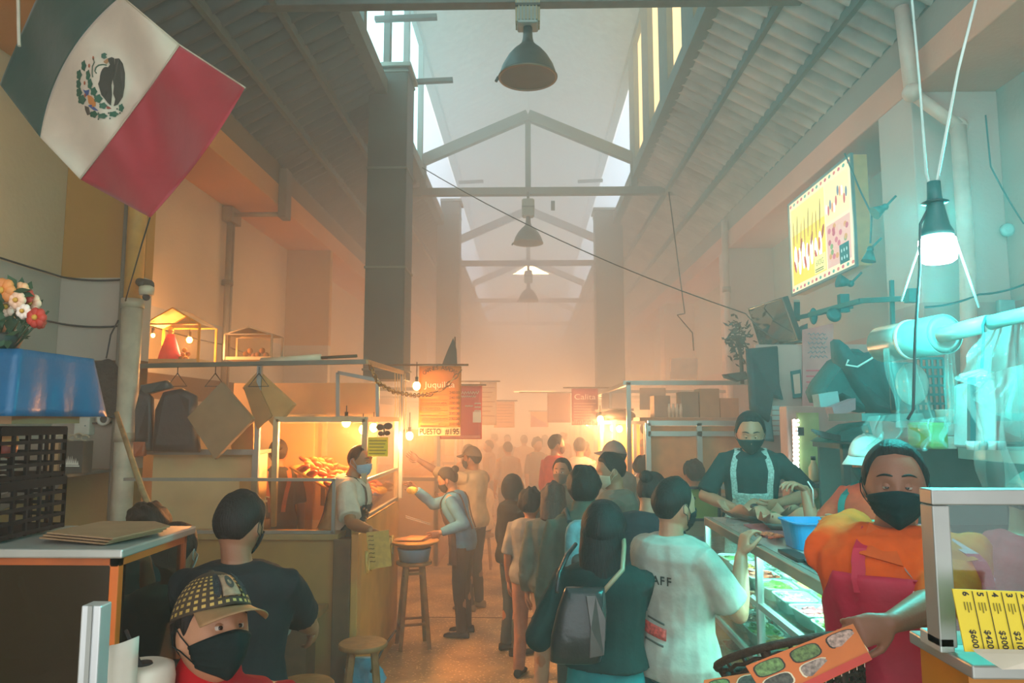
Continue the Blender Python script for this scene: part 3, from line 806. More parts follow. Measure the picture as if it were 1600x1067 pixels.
# ================================================================== stalls
STEEL = metalm('#a9adaa', .38); ALU = mat('#8f9490', .4, .6, .08, 6); BRN = mat('#5a4228', .6, 0, .2, 12)
WOOD = mat('#8a6236', .55, 0, .25, 14, .15, 30); MUST = mat('#a87a35', .6, 0, .15, 5); BEIGE = mat('#c3a878', .7, 0, .12, 3)
CARD = mat('#8d7152', .85, 0, .1, 10); CARD2 = mat('#b98b52', .85, 0, .1, 10)
def wbulb(p, power=12, label='', cord=.12, r=.032, group='bare warm bulbs in the grill stalls', col=WARM, gl='#ffc56a'):
    t = empty('light_bulb', p, 0, label, 'bulb', group)
    MB().ball(p, r, r, r * 1.15, 14).build('bulb_glass', glow(gl, 22), t)
    MB().tube(V(p) + V((0, 0, r)), V(p) + V((0, 0, r + .05)), .014).build('socket', BLK, t)
    MB().tube(V(p) + V((0, 0, r + .05)), V(p) + V((0, 0, r + .05 + cord)), .004).build('cord', BLK, t)
    if power: pl(V(p) - V((0, 0, r + .035)), col, power, .03)

# ---- near grill stall (left) : counter, screen, rails
SY, SX = 5.25, -1.22
r = empty('stall_counter', (-2.0, SY, 0), 0, 'mustard panelled stall counter with brown corner post where the masked vendor leans', 'counter')
MB().box(-2.95, SX - .02, SY, SY + .05, 0, 1.16).build('front_panel', mat('#94713a', .6, 0, .15, 4), r)
MB().box(SX - .05, SX, SY + .1, 7.0, 0, 1.24).build('aisle_panel', mat('#c0914a', .6, 0, .18, 4), r)
MB().box(-2.95, -1.33, SY - .03, SY + .22, 1.16, 1.20).build('counter_top', mat('#8b7248', .5), r, bevel=.004)
MB().box(-1.36, -1.24, SY - .04, SY + .08, 0, 1.17).build('corner_post', BRN, r, bevel=.005)
MB().box(-1.24, -1.19, SY - .02, SY + .10, 0, 1.2).build('corner_trim', mat('#b98a48', .5), r, bevel=.005)
MB().box(-2.95, -1.3, 5.6, 6.9, .0, .12).build('plinth', BRN, r)
MB().box(-2.90, -1.5, SY - .012, SY, .10, .78).build('lower_board', mat('#6d4f2c', .6), r)
# sprawling painted lettering of flourishes on the aisle side
g = MB()
for k in range(7):
    y0 = 5.6 + k * .17; q = [(SX + .006, y0 + .10 * math.sin(t * .7) * .8 + t * .01, .93 + .09 * math.sin(t * 1.3 + k) - k * .006) for t in range(0, 10)]
    g.path(q, .006, 5)
g.build('painted_script', mat('#e6c374', .5), r)
# screen on the counter
r = empty('sneeze_screen', (-2.1, SY, 1.2), 0, 'clear framed screen standing on the counter before the vendor', 'screen')
MB().bar((-2.88, SY, 1.575), (-1.37, SY, 1.575), .022).build('top_rail', ALU, r)
MB().bar((-1.375, SY, 1.2), (-1.375, SY, 1.58), .022).build('end_post', ALU, r)
MB().bar((-2.88, SY, 1.212), (-1.37, SY, 1.212), .022).build('bottom_rail', ALU, r)
MB().box(-2.05, -1.38, SY - .002, SY + .002, 1.21, 1.57).build('glass_pane', glassm('#f4ead8', .03), r)
# tall frame
r = empty('hanging_rack', (-2.1, 5.7, 0), 0, 'thin steel hanging frame with uprights around the nearest left stall', 'frame')
MB().bar((-3.0, 5.62, 2.41), (-1.25, 5.62, 2.44), .035).build('front_rail', mat('#6a675a', .4, .6), r)
MB().bar((-1.25, 5.62, 2.44), (-1.25, 7.25, 2.46), .035).build('aisle_rail', mat('#9a8358', .4, .6), r)
for (x, y, z0_) in ((-2.07, 5.62, 1.2), (-1.25, 7.25, 1.24)): MB().bar((x, y, z0_), (x, y, 2.42), .035).build('upright', ALU, r)
for (x0, x1, z) in ((-2.95, -2.1, 1.75),): MB().bar((x0, 5.66, z), (x1, 5.66, z), .04).build('mid_rail', ALU, r)
# storage cupboard behind: beige panels
r = empty('storage_cabinet', (-2.5, 5.75, 0), 0, 'beige laminate cabinet back beneath the hanging bags', 'cabinet')
MB().box(-2.93, -2.12, 5.74, 6.0, 0, 1.73).build('body', BEIGE, r, bevel=.004)
MB().box(-2.95, -2.10, 5.72, 6.02, 1.73, 1.76).build('top_board', mat('#8e8468', .4, .4), r)
MB().box(-2.14, -2.10, 5.71, 5.74, 0, 1.73).build('edge_strip', ALU, r)
MB().box(-3.7, -2.0, 6.9, 7.3, 0, 2.05).build('back_cabinet', mat('#b99a68', .7, 0, .15, 3), label='tall tan back cupboard against the wall that carries the two shrine boxes', cat='cupboard', bevel=.01)
MB().box(-2.95, -1.5, 7.31, 7.37, 0, 2.36).build('back_partition', mat('#a58355', .7, 0, .15, 3), label='tan partition board behind the meat display', cat='partition')
# ---- meat display case
CX0, CX1, CY0, CY1 = -1.92, -1.24, 5.6, 6.95
r = empty('meat_display_case', (-1.55, 6.2, 1.2), 0, 'glass meat display case lit orange by bare bulbs', 'display case')
WF = mat('#a99a78', .4, .4)
for (x, y) in ((CX0, CY0), (CX1, CY0), (CX1, CY1), (CX0, CY1)):
    MB().bar((x, y, 1.2), (x, y, 2.0), .04).build('corner_post', WF, r)
for (a, b2) in (((CX0, CY0), (CX1, CY0)), ((CX1, CY0), (CX1, CY1)), ((CX0, CY0), (CX0, CY1)), ((CX0, CY1), (CX1, CY1))):
    MB().bar((*a, 2.0), (*b2, 2.0), .04).build('top_rail', WF, r)
MB().bar((CX1 + .01, CY0, 1.54), (CX1 + .01, CY1, 1.54), .025).build('glass_rail', ALU, r)
MB().bar((CX1 + .01, CY0, 1.27), (CX1 + .01, CY1, 1.27), .025).build('glass_rail', ALU, r)
MB().box(CX0, CX1, CY0, CY1, 1.985, 2.0).build('roof_panel', mat('#c8b890', .5), r)
MB().box(CX1 + .003, CX1 + .007, CY0 + .03, CY1, 1.28, 1.53).build('side_glass', glassm('#fff0d8', .03), r)
MB().box(CX0 + .03, CX1 - .03, CY0 - .003, CY0 + .001, 1.25, 1.97).build('front_glass', glassm('#fff0d8', .03), r)
# sloping tray of meat
r2 = empty('meat_tray', (-1.6, 6.2, 1.3), 0, 'sloping orange-lit tray heaped with raw meat cuts inside the glass case', 'tray')
def tray(u, v_): return (CX0 + .08 + (CX1 - CX0 - .14) * u, CY0 + .1 + (CY1 - CY0 - .2) * v_, 1.34 + .30 * (1 - u) + .0)
MB().grid(tray, 6, 6, thick=.015).build('sloping_sheet', mat('#e0a458', .5), r2)
rnd = random.Random(3)
for i in range(70):
    u, v_ = rnd.random(), rnd.random(); p = V(tray(u, v_)) + V((0, 0, .03))
    g = MB(); g.ball(p, .05 + rnd.random() * .03, .035 + rnd.random() * .02, .022, 8, Matrix.Rotation(rnd.random() * 3, 3, 'Z') @ Matrix.Rotation(R(23), 3, 'Y'))
    g.build('meat_cut', mat(rnd.choice(['#c26a3a', '#b5562e', '#d98a4c', '#a84a2c']), .4, 0, .3, 30), r2)
for i, (px, py, yy, pw) in enumerate(((541, 660, 5.95, 50), (567, 671, 6.3, 44), (584, 668, 6.6, 0), (640, 681, 7.1, 14), (651, 603, 6.9, 4))):
    wbulb(at(px, py, yy), pw, ['bare bulb glowing behind the front glass of the meat case', 'left of the paired bulbs deeper in the meat case', 'right of the paired bulbs deeper in the meat case', 'bulb at the far corner of the meat case below the chain garland', 'bright bulb hanging left of the orange PUESTO banner'][i], .05 if i < 3 else .14, .036)
# yellow handwritten card with an insect-like bow
r = empty('price_card', at(589, 695, 5.55), 0, 'yellow handwritten card taped inside the meat case glass', 'card')
c0 = at(575, 683, 5.55); c1 = at(606, 713, 5.55)
MB().box(c0.x, c1.x, 5.55, 5.553, c1.z, c0.z).build('card_sheet', mat('#f2c628', .6), r)
for k in range(5): MB().box(c0.x + .01, c1.x - .012 - .01 * (k % 3), 5.548, 5.55, c0.z - .03 - k * .024, c0.z - .022 - k * .024).build('written_line', mat('#a8761c', .6), r)
r = empty('paper_butterfly', at(600, 672, 5.5), 0, 'dark butterfly decoration stuck above the yellow card', 'decoration')
pc = at(600, 672, 5.52)
for sx_, sz_, a_ in ((-.03, .022, .032), (.03, .03, .034), (-.022, -.026, .024), (.024, -.022, .024)):
    MB().ball(pc + V((sx_, 0, sz_)), a_, .005, a_ * .75, 12).build('wing', mat('#6b4630', .7), r)
MB().ball(pc, .007, .007, .045, 8).build('insect_body', BRN, r)
# chain garland
r = empty('chain_garland', at(610, 600, 6.4), 0, 'paper chain garland draped from the frame corner to the orange banner', 'garland')
gp = [(578, 570, 5.7), (590, 598, 5.9), (615, 612, 6.2), (645, 618, 6.6), (672, 616, 7.0), (695, 606, 7.1), (712, 588, 7.15), (724, 575, 7.15)]
pts_ = [at(*p_) for p_ in gp]; k = 0
for i in range(len(pts_) - 1):
    n_ = max(2, int((pts_[i + 1] - pts_[i]).length / .045))
    for j in range(n_):
        p = pts_[i].lerp(pts_[i + 1], j / n_); d = (pts_[i + 1] - pts_[i]).normalized(); k += 1
        if k > 60: break
        rot = d.to_track_quat('X', 'Z').to_matrix() @ Matrix.Rotation(PI / 2 * (k % 2), 3, 'X')
        q = [p + rot @ V((.030 * math.cos(a), .017 * math.sin(a), 0)) for a in [2 * PI * t / 12 for t in range(13)]]
        MB().path(q, .006, 6).build('chain_link', mat('#8a6430' if k % 3 else '#c9a56a', .4, .3), r)
for i in range(5):
    x = 617 + i * 4
    MB().path([at(x, 583, 7.2), at(x + 1, 640, 7.2), at(x - 3 + i, 668 + i * 3, 7.2)], .004, 5).build('hanging_string', mat('#c7a468', .8), label='pale string hanging from the aisle rail, number %s along' % ['one', 'two', 'three', 'four', 'five'][i], cat='string', group='strings hanging beside the garland')

# ---- hung menu banners
def banner(x0, x1, y0, y1, Y, col, label, lines, bar=(0, 0), cat='banner', linecol='#7a4a20', drop=True):
    a, b2 = at(x0, y0, Y), at(x1, y1, Y)
    r = empty('menu_banner', ((a.x + b2.x) / 2, Y, b2.z), 0, label, cat)
    W_, H_ = b2.x - a.x, a.z - b2.z
    def sh(u, v_): return (a.x + W_ * u, Y + .008 * math.sin(u * 5 + v_ * 3), b2.z + H_ * v_)
    MB().grid(sh, 10, 10, thick=.003).build('banner_sheet', mat(col, .6, 0, .06, 3), r)
    MB().tube((a.x - bar[0], Y, a.z + .012), (b2.x + bar[1], Y, a.z + .012), .010).build('top_bar', mat('#5c4c38', .5, .3), r)
    lm = mat(linecol, .7)
    for (t, u, v_, sz, al, *o) in lines:
        mm = mat(o[0], .7) if o else lm
        text(t, (a.x + W_ * u, Y - .014, a.z - H_ * v_), sz, mm, r, align=al, width=o[1] if len(o) > 1 else None)
    return r, a, b2, W_, H_
r, a, b2, W_, H_ = banner(655, 720, 572, 681, 7.2, '#c9741c', 'orange grilled meat menu banner reading PUESTO #195 at its foot', [
    ('Juquilita', .5, .31, .085, 'CENTER', '#f4e4c0', .30)], (.36, .07))
arc = 'CARNES ASADAS'
for i, ch in enumerate(arc):
    t = (i / (len(arc) - 1) - .5) * 1.9
    rot = Matrix(((1, 0, 0), (0, 0, -1), (0, 1, 0))) @ Matrix.Rotation(-t * .55, 3, 'Z')
    if ch != ' ': text(ch, (a.x + W_ * .5 + .20 * math.sin(t * .85), 7.186, a.z - .185 + .15 * math.cos(t * .85)), .055, mat('#3f2c18', .7), r, rot=rot)
rows = [('', '240.00'), ('', '240.00'), ('CECINA ENCHILADA', '200.00'), ('CHORIZO', '160.00'), ('', '230.00'), ('COSTILLA ENCHILADA', '230.00'), ('', '210.00')]
for i, (n_, pr) in enumerate(rows):
    z = a.z - H_ * (.40 + i * .075)
    text(pr, (a.x + W_ * .97, 7.186, z), .038, mat('#2c1d10', .7), r, align='RIGHT')
    if n_: text(n_, (a.x + W_ * .03, 7.186, z), .030, mat('#4a2810', .7), r, align='LEFT', width=.15 + .007 * len(n_))
    else: MB().box(a.x + .015, a.x + .20, 7.184, 7.186, z + .005, z + .02).build('faded_line', mat('#c47f2e', .7), r)
    MB().box(a.x + .01, b2.x - .13, 7.184, 7.186, z - .012, z - .009).build('ruled_line', mat('#6a3a10', .7), r)
MB().box(a.x + .003, b2.x - .003, 7.182, 7.186, b2.z + .004, b2.z + .082).build('stand_number_strip', mat('#c9a070', .6), r)
text('PUESTO', (a.x + .015, 7.170, b2.z + .016), .080, mat('#0a0a08', .9, spec=.1), r, align='LEFT', bold=.012, width=.205)
text('#195', (b2.x - .012, 7.170, b2.z + .016), .080, mat('#0a0a08', .9, spec=.1), r, align='RIGHT', bold=.012, width=.135)
r, a, b2, W_, H_ = banner(688, 753, 603, 686, 9.0, '#d8503c', 'red menu banner with a white script heading hanging just behind the orange one', [
], (.3, .05))
for k, (u0, u1, v_, hh) in enumerate(((.46, .92, .13, .022), (.50, .86, .20, .014), (.60, .78, .38, .010), (.82, .97, .33, .010), (.82, .97, .40, .010), (.82, .97, .47, .010))):
    MB().path([(a.x + W_ * (u0 + (u1 - u0) * t / 24), 8.985, a.z - H_ * v_ + hh * math.sin(t * 1.9 + k)) for t in range(25)], .004, 4).build('script_stroke', mat('#f6e6d0', .7), r)
MB().box(a.x + .02, b2.x - .02, 8.98, 8.985, b2.z + .01, b2.z + .045).build('footer_strip', mat('#e8876a', .6), r)
MB().box(b2.x - .11, b2.x - .01, 8.98, 8.985, b2.z + .2, b2.z + .33).build('white_patch', mat('#e8dcc8', .6), r)
for x0, x1, y0, y1, Y, c, lb in ((750, 776, 597, 664, 11.0, '#d8b896', 'narrow pale menu banner beyond the red banner'), (772, 804, 627, 668, 12.5, '#dba678', 'small tan menu banner furthest along the left aisle edge')):
    r, a, b2, W_, H_ = banner(x0, x1, y0, y1, Y, c, lb, [], (.35, .05))
    for i in range(7): MB().box(a.x + .03, b2.x - .03 - .03 * (i % 3), Y - .012, Y - .01, a.z - H_ * (.12 + .11 * i) - .012, a.z - H_ * (.12 + .11 * i)).build('text_line', mat('#b07a50', .7), r)
r, a, b2, W_, H_ = banner(893, 935, 607, 664, 10.5, '#a04040', 'dark red menu banner with white script heading Calita over the right aisle', [
    ('Calita', .5, .30, .11, 'CENTER', '#f2d8c4', .30)], (.12, .32))
for i in range(7): MB().box(a.x + .03, b2.x - .03 - .04 * (i % 3), 10.484, 10.488, a.z - H_ * (.40 + .075 * i) - .012, a.z - H_ * (.40 + .075 * i)).build('text_line', mat('#d39a80', .7), r)
for i in range(14): MB().box(a.x + .01 + i * .026, a.x + .025 + i * .026, 10.484, 10.488, b2.z + .01, b2.z + .05 + .01 * (i % 3)).build('fringe_mark', mat('#d3a890', .7), r)
r, a, b2, W_, H_ = banner(855, 892, 614, 660, 13, '#c07a58', 'plain terracotta banner half hidden behind the dark red one', [], (.5, .02))
r, a, b2, W_, H_ = banner(829, 857, 643, 667, 17, '#f0a028', 'bright yellow and red poster glowing far down the hall', [], (.05, .02))
MB().poly([(a.x, 16.98, b2.z), (b2.x, 16.98, b2.z), (b2.x - .05, 16.98, b2.z + .08), (a.x + .02, 16.98, a.z - .08)], (0, -.004, 0)).build('red_swoosh', mat('#c8452c', .6), r)
# small dark pennant behind
r = empty('flag', at(706, 570, 7.6), 0, 'small dark flag drooping above the orange PUESTO banner', 'flag')
p0 = [at(x, y, 7.6) for x, y in ((690, 571), (699, 548), (708, 528), (713, 545), (714, 568), (710, 571))]
MB().poly(p0, (0, .02, 0)).build('flag_cloth', mat('#3f4d48', .8), r); MB().tube(at(711, 526, 7.61), at(711, 585, 7.61), .008).build('flag_pole', BRN, r)

# ---- things hung from the front rail
def hanger(p, label, w_=.2):
    p = V(p); q = [p + V((0, 0, .0)), p + V((0, 0, -.05)), p + V((-w_ / 2, .02, -.15)), p + V((w_ / 2, -.02, -.15)), p + V((0, 0, -.05))]
    MB().path(q, .004, 6).build('wire_hanger', BLK, label=label, cat='hanger', group='wire hangers on the front rail')
for i, x in enumerate((278, 337, 405)): hanger(at(x, 573, 5.58), ['wire hanger above the black garment bags', 'wire hanger just left of the cardboard square', 'wire hanger above the folded cardboard cartons'][i], .17)
def slab(pxs, Y, th, m, name, label, cat, tilt=0):
    pts = [at(x, y, Y) for x, y in pxs]; o = MB().poly(pts, (tilt, th, 0)); return o.build(name, m, label=label, cat=cat, bevel=.004)
slab([(345, 597), (395, 655), (335, 718), (292, 652)], 5.45, .035, CARD, 'cardboard_box', 'flattened brown cardboard square hanging by one corner', 'box', .01)
slab([(402, 580), (458, 632), (428, 668), (378, 606)], 5.62, .03, CARD2, 'cardboard_box', 'tan folded carton leaning behind the upright, upper of the two', 'box', .02)
slab([(380, 605), (400, 595), (425, 650), (402, 672)], 5.60, .02, mat('#9c7040', .8), 'cardboard_box', 'narrow darker folded carton tucked between the hanging square and the upright', 'box')
slab([(360, 690), (396, 660), (396, 708), (362, 708)], 5.68, .02, mat('#b5793a', .8), 'cardboard_box', 'orange-brown carton corner peeping out under the hanging square', 'box')
def bag(pxs, Y, d, col, label, name='garment_bag'):
    g = MB(); c = [at(x, y, Y) for x, y in pxs]; n = len(c)
    ctr = sum(c, V()) / n
    rings = []
    for k, (f, yy) in enumerate(((.78, -d), (.95, -d * .7), (1., 0), (.95, d * .7), (.78, d))):
        rings.append([ctr + (p - ctr) * f + V((0, yy + .01 * math.sin(i * 2.3), 0)) for i, p in enumerate(c)])
    g.loft(rings); o = g.build(name, mat(col, .5, 0, .2, 8, .8, 5), label=label, cat='bag'); return o
bag([(258, 612), (285, 606), (308, 618), (306, 650), (312, 707), (242, 707), (244, 640)], 5.55, .06, '#22282b', 'larger black garment bag hanging from the steel rail')
bag([(222, 604), (238, 620), (240, 705), (212, 705), (213, 640)], 5.56, .04, '#2b3132', 'narrow black bag hanging against the pipe')
bag([(222, 602), (262, 594), (272, 606), (240, 614), (222, 618)], 5.58, .05, '#3a4140', 'rolled dark cloth bundle on top of the hanging black bags', 'cloth_bundle')
bag([(210, 690), (228, 690), (228, 712), (210, 715)], 5.52, .03, '#a0522f', 'small reddish bundle low by the pipe foot of the bags', 'cloth_bundle')
# rolls on top of frame
r = empty('plastic_roll', at(450, 560, 5.6), 0, 'pale plastic roll lying along the top rail', 'roll'); MB().path([at(408, 565, 5.66), at(502, 559, 5.66)], .030, 14).build('film', mat('#d8c4a4', .4), r)
MB().path([at(500, 559, 5.66), at(558, 556, 5.66)], .012).build('core_tube', BRN, r)
# shrines on the cupboard
def shrine(x0, x1, ytop, yroof, yb, Y, dp, label, lit):
    a, b2 = at(x0, yb, Y), at(x1, yroof, Y); x0, x1, z0_, z1 = a.x, b2.x, a.z, b2.z; zr = at(x0, ytop, Y).z
    r = empty('glass_shrine', ((x0 + x1) / 2, Y, z0_), 0, label, 'shrine')
    fm = mat('#d39a35' if lit else '#7a6f58', .4, .3)
    for x in (x0, x1):
        for y in (Y, Y + dp): MB().bar((x, y, z0_), (x, y, z1), .018).build('corner_post', fm, r)
    MB().box(x0, x1, Y, Y + dp, z0_, z0_ + .03).build('base', BEIGE, r)
    for s_ in (0, 1):
        y = Y + dp * s_; MB().poly([(x0, y, z1), (x1, y, z1), ((x0 + x1) / 2, y, zr)], (0, .004, 0)).build('gable_pane', glassm('#e8dcc0', .05), r)
        MB().bar((x0, y, z1), ((x0 + x1) / 2, y, zr), .012).build('gable_frame', fm, r); MB().bar((x1, y, z1), ((x0 + x1) / 2, y, zr), .012).build('gable_frame', fm, r)
        MB().bar((x0, y, z1), (x1, y, z1), .012).build('eave_frame', fm, r)
    for (xa, xb) in ((x0, (x0 + x1) / 2), (x1, (x0 + x1) / 2)):
        MB().poly([(xa, Y, z1), (xb, Y, zr), (xb, Y + dp, zr), (xa, Y + dp, z1)], (0, 0, .006)).build('roof_pane', mat('#d8cba8' if lit else '#8d8470', .5, alpha=.75), r)
    MB().box(x0 + .01, x1 - .01, Y - .003, Y, z0_ + .03, z1).build('front_glass', glassm('#fff2dc', .04), r)
    return r, x0, x1, z0_, z1
r, x0, x1, z0_, z1 = shrine(222, 312, 482, 506, 566, 6.35, .35, 'glass house-shaped shrine lit by small bulbs with a pink robed figure', True)
f = empty('saint_figure', ((x0 * .6 + x1 * .4), 6.5, z0_ + .03), 0, 'small figure in a wide pink robe inside the lit glass shrine', 'figurine')
fx = x0 * .68 + x1 * .32
MB().lathe((fx, 6.52, z0_ + .03), [(.10, 0), (.085, .07), (.055, .17), (.03, .235)], 20).build('robe', cloth('#d8457c'), f)
MB().ball((fx, 6.52, z0_ + .285), .024, n=12).build('head', skinm('#b98a60'), f)
MB().lathe((fx, 6.52, z0_ + .30), [(.026, 0), (.02, .02), (.0, .04)], 12).build('crown', mat('#d8a93a', .3, .8), f)
for i in range(5):
    p = V((x0 * .45 + x1 * .55 + .03 * (i % 3), 6.5 + .03 * (i % 2), z0_ + .05 + .035 * (i // 2)))
    MB().ball(p, .022, n=10).build('dried_flower', mat(['#8a6a3a', '#c9a05a', '#7a4a30'][i % 3], .8), label=['brown', 'straw coloured', 'dark'][i % 3] + ' dried flower head beside the pink robed figure, ' + ['lowest', 'low front', 'middle', 'upper', 'topmost'][i], cat='flower', group='dried flowers in the lit shrine')
for i, (px, py) in enumerate(((239, 524), (267, 526), (296, 531))): wbulb(at(px, py, 6.62), (0, 16, 16)[i], ['leftmost', 'middle', 'rightmost'][i] + ' of three small bulbs inside the pink figure shrine', .03, .018 + .004 * i, 'bulbs in the lit shrine')
r, x0, x1, z0_, z1 = shrine(350, 425, 512, 522, 562, 6.95, .3, 'second unlit grey shrine box with dried flowers', False)
for i in range(6):
    MB().ball((x0 + .15 + .04 * i, 7.1, z0_ + .07 + .03 * math.sin(i * 2)), .03, n=8).build('dried_flower', mat('#94744a', .8), label='dried brown bloom in the unlit shrine, ' + ['first', 'second', 'third', 'fourth', 'fifth', 'last'][i] + ' from the pipe side', cat='flower', group='dried flowers in the unlit shrine')
# inner aluminium box frame + flask
r = empty('glass_partition', (-1.45, 6.7, 2), 0, 'raised aluminium framed pane above the meat case', 'partition')
q = [at(x, y, 6.4) for x, y in ((528, 582), (590, 594), (590, 655), (528, 652))]
for i in range(4): MB().bar(q[i], q[(i + 1) % 4], .03).build('frame_bar', ALU, r)
p = at(413, 822, 5.5); p.z = 1.2
r = empty('sanitizer_bottle', p, 0, 'clear pump bottle standing on the counter behind the screen', 'bottle')
MB().lathe(p, [(.045, 0), (.048, .01), (.048, .13), (.035, .16), (.014, .175), (.014, .19)], 20).build('bottle_shell', glassm('#f0dcb8', .1), r)
MB().lathe(p, [(.043, .004), (.043, .07)], 20).build('liquid', mat('#d9a860', .1, alpha=.6), r)
MB().lathe(p, [(.016, .19), (.016, .205), (.005, .206), (.005, .23)], 12).build('pump', mat('#e0d0b0', .4), r)
MB().tube(V(p) + V((0, 0, .23)), V(p) + V((.03, 0, .225)), .005).build('nozzle', mat('#e0d0b0', .4), r)
# spanish: stools
def stool(x, y, h, label, tall=False, rad=.155, rest=None):
    r = empty('wooden_stool', (x, y, 0), .3, label, 'stool', 'round wooden stools')
    MB().lathe((x, y, h - .032), [(rad * .93, 0), (rad, .006), (rad, .024), (rad * .95, .032)], 32).build('seat', WOOD, r)
    lg = []
    for i in range(4):
        a = PI / 4 + i * PI / 2 + .3; t = V((x + math.cos(a) * rad * .62, y + math.sin(a) * rad * .62, h - .03)); b_ = V((x + math.cos(a) * rad * 1.12, y + math.sin(a) * rad * 1.12, 0))
        MB().bar(b_, t, .032).build('leg', WOOD, r); lg.append((b_, t))
    for i in range(4):
        for f in ((.3, .9) if h > .6 else (.35,)):
            f2 = f - (.06 if i % 2 else 0)
            MB().bar(lg[i][0].lerp(lg[i][1], f2), lg[(i + 1) % 4][0].lerp(lg[(i + 1) % 4][1], f2), .02).build('stretcher', WOOD, r)
stool(-1.03, 6.75, .74, 'tall wooden stool carrying the blue basin and the wide basket', rad=.16)
stool(-1.06, 4.85, .585, 'round wooden stool with shopping bag under it at the counter corner')
stool(-1.27, 4.3, .52, 'lower round stool nearest the man in the black T-shirt', rad=.17)
stool(.02, 9.2, .45, 'small stool out in the aisle beyond the hooded woman', rad=.14)
# basin and basket on tall stool
p = V((-1.03, 6.75, .742))
r = empty('plastic_basin', p, 0, 'grey-blue plastic basin standing on the tall stool', 'basin')
MB().lathe(p, [(.13, 0), (.15, .10), (.155, .11), (.148, .11), (.125, .01)], 28).build('bowl', mat('#5f8cae', .4), r)
p = V((-1.03, 6.75, .86))
r = empty('wicker_basket', p, 0, 'shallow wicker basket of tortillas resting on the basin', 'basket')
MB().lathe(p, [(.13, 0), (.215, .045), (.222, .05), (.212, .055), (.12, .012)], 30).build('woven_bowl', mat('#a87a40', .8, 0, .3, 60, .5, 80), r)
MB().lathe(p, [(.218, .046), (.228, .05), (.218, .06)], 30).build('rim', mat('#c08c4c', .8), r)
MB().poly([(p.x - .17, p.y - .1, .93), (p.x + .08, p.y - .12, .935), (p.x + .12, p.y + .04, .945), (p.x - .05, p.y + .1, .94)], (0, 0, .006)).build('paper_sheet', mat('#e09a66', .7), label='pinkish paper sheet lying on the wide basket', cat='paper')
# hand tongs
# shopping bag and bench
MB().box(-1.2, -.98, 5.02, 5.2, 0, .22).build('wooden_crate', BRN, label='low dark crate on the floor under the counter corner', cat='crate', bevel=.01)
g = MB(); p = V((-1.10, 5.1, .225))
g.loft([[p + V((a_ * math.cos(t) * (1 + .12 * math.sin(5 * t + z * 30)), b_ * math.sin(t), z)) for t in [2 * PI * k / 24 for k in range(24)]] for z, a_, b_ in ((0, .12, .06), (.06, .135, .075), (.12, .12, .06), (.16, .07, .02), (.19, .09, .02))])
g.build('shopping_bag', mat('#4f9fc0', .35, 0, .15, 10, .8, 12), label='pale blue plastic shopping bag on the low crate under the stool', cat='bag')
wire([at(618, 985, 5.7), at(600, 1010, 5.2), at(580, 1050, 5.0)], .009, BLK, label='black cable or strap hanging down by the blue shopping bag', cat='cable')
# customers' counter with plates
r = empty('dining_counter', (-1.75, 3.9, 0), 0, 'narrow wooden eating counter beside the man in the black T-shirt', 'counter')
MB().box(-2.5, -1.36, 3.35, 3.8, 1.0, 1.05).build('top', WOOD, r, bevel=.005); MB().box(-2.4, -1.5, 3.5, 3.7, 0, 1.0).build('body', BRN, r)
r = empty('dining_counter', (-1.75, 4.9, 0), 0, 'brown shelf step between the eating counter and the mustard panel', 'counter')
MB().box(-2.8, -1.38, 4.85, 5.2, .70, .74).build('top', WOOD, r, bevel=.005); MB().box(-2.7, -1.45, 4.95, 5.15, 0, .70).build('body', BRN, r)
MB().box(-1.66, -1.44, 3.4, 3.62, 1.052, 1.062).build('paper_sheet', mat('#d8cfc2', .7), label='white sheet of paper on the wooden eating counter', cat='paper')
MB().box(-1.62, -1.46, 4.9, 5.08, .742, .752).build('paper_sheet', mat('#d8cfc2', .7), label='white folded napkin sheet on the brown shelf step', cat='paper')
p = V((-2.0, 3.55, 1.05)); r = empty('food_tray', p, 0, 'oval tray of food on the eating counter seen past the orange edge', 'tray')
MB().lathe(p, [(.10, 0), (.15, .02), (.155, .025), (.14, .022), (.09, .006)], 28).build('dish', mat('#c9c2a8', .4), r); MB().ball(p + V((0, 0, .02)), .09, .08, .018, 14).build('food', mat('#7a7a3a', .7, 0, .4, 40), r)
# laptop-like menu card the vendor holds : built with the vendor

# ================================================================== near left corner
r = empty('display_case', (-1.9, 2.5, 1.15), 0, 'dark glass-fronted case with steel top and orange edge in the near left corner', 'display case')
XR, Y0, Y1, ZT, ZB = -1.275, 2.32, 2.78, 1.60, 1.13
MB().box(-2.6, XR + .02, Y0 - .02, Y1 + .03, ZT - .028, ZT).build('steel_top', metalm('#b4bab6', .3), r, bevel=.006)
MB().box(-2.6, XR, Y0, Y0 + .02, ZT - .052, ZT - .028).build('top_edge', mat('#a8541c', .5), r)
MB().box(XR - .028, XR, Y0, Y0 + .03, ZB, ZT - .03).build('orange_side', mat('#d0691c', .45, 0, .1, 6), r, bevel=.003); MB().box(XR - .028, XR, Y1 - .02, Y1, ZB, ZT - .03).build('orange_side', mat('#a85518', .45, 0, .1, 6), r, bevel=.003); MB().box(XR - .028, XR, Y0, Y1, ZT - .055, ZT - .03).build('orange_side', mat('#c8651c', .45, 0, .1, 6), r); MB().box(XR - .016, XR - .012, Y0 + .03, Y1 - .02, ZB, ZT - .05).build('side_glass', glassm('#cfd0c4', .05), r)
MB().box(-2.6, XR - .03, Y0 + .005, Y0 + .010, ZB, ZT - .05).build('front_glass', glassm('#6d6a60', .10, .12), r)
MB().box(-2.6, -1.5, Y1 - .03, Y1, ZB, ZT - .03).build('back_panel', mat('#4a3c2a', .6), r)
MB().box(-2.6, XR, Y0, Y1, ZB - .03, ZB).build('floor_panel', mat('#3a2e22', .6), r)
MB().box(-2.6, XR - .02, Y0 + .05, Y1, 0, ZB - .03).build('cupboard_base', BRN, r)
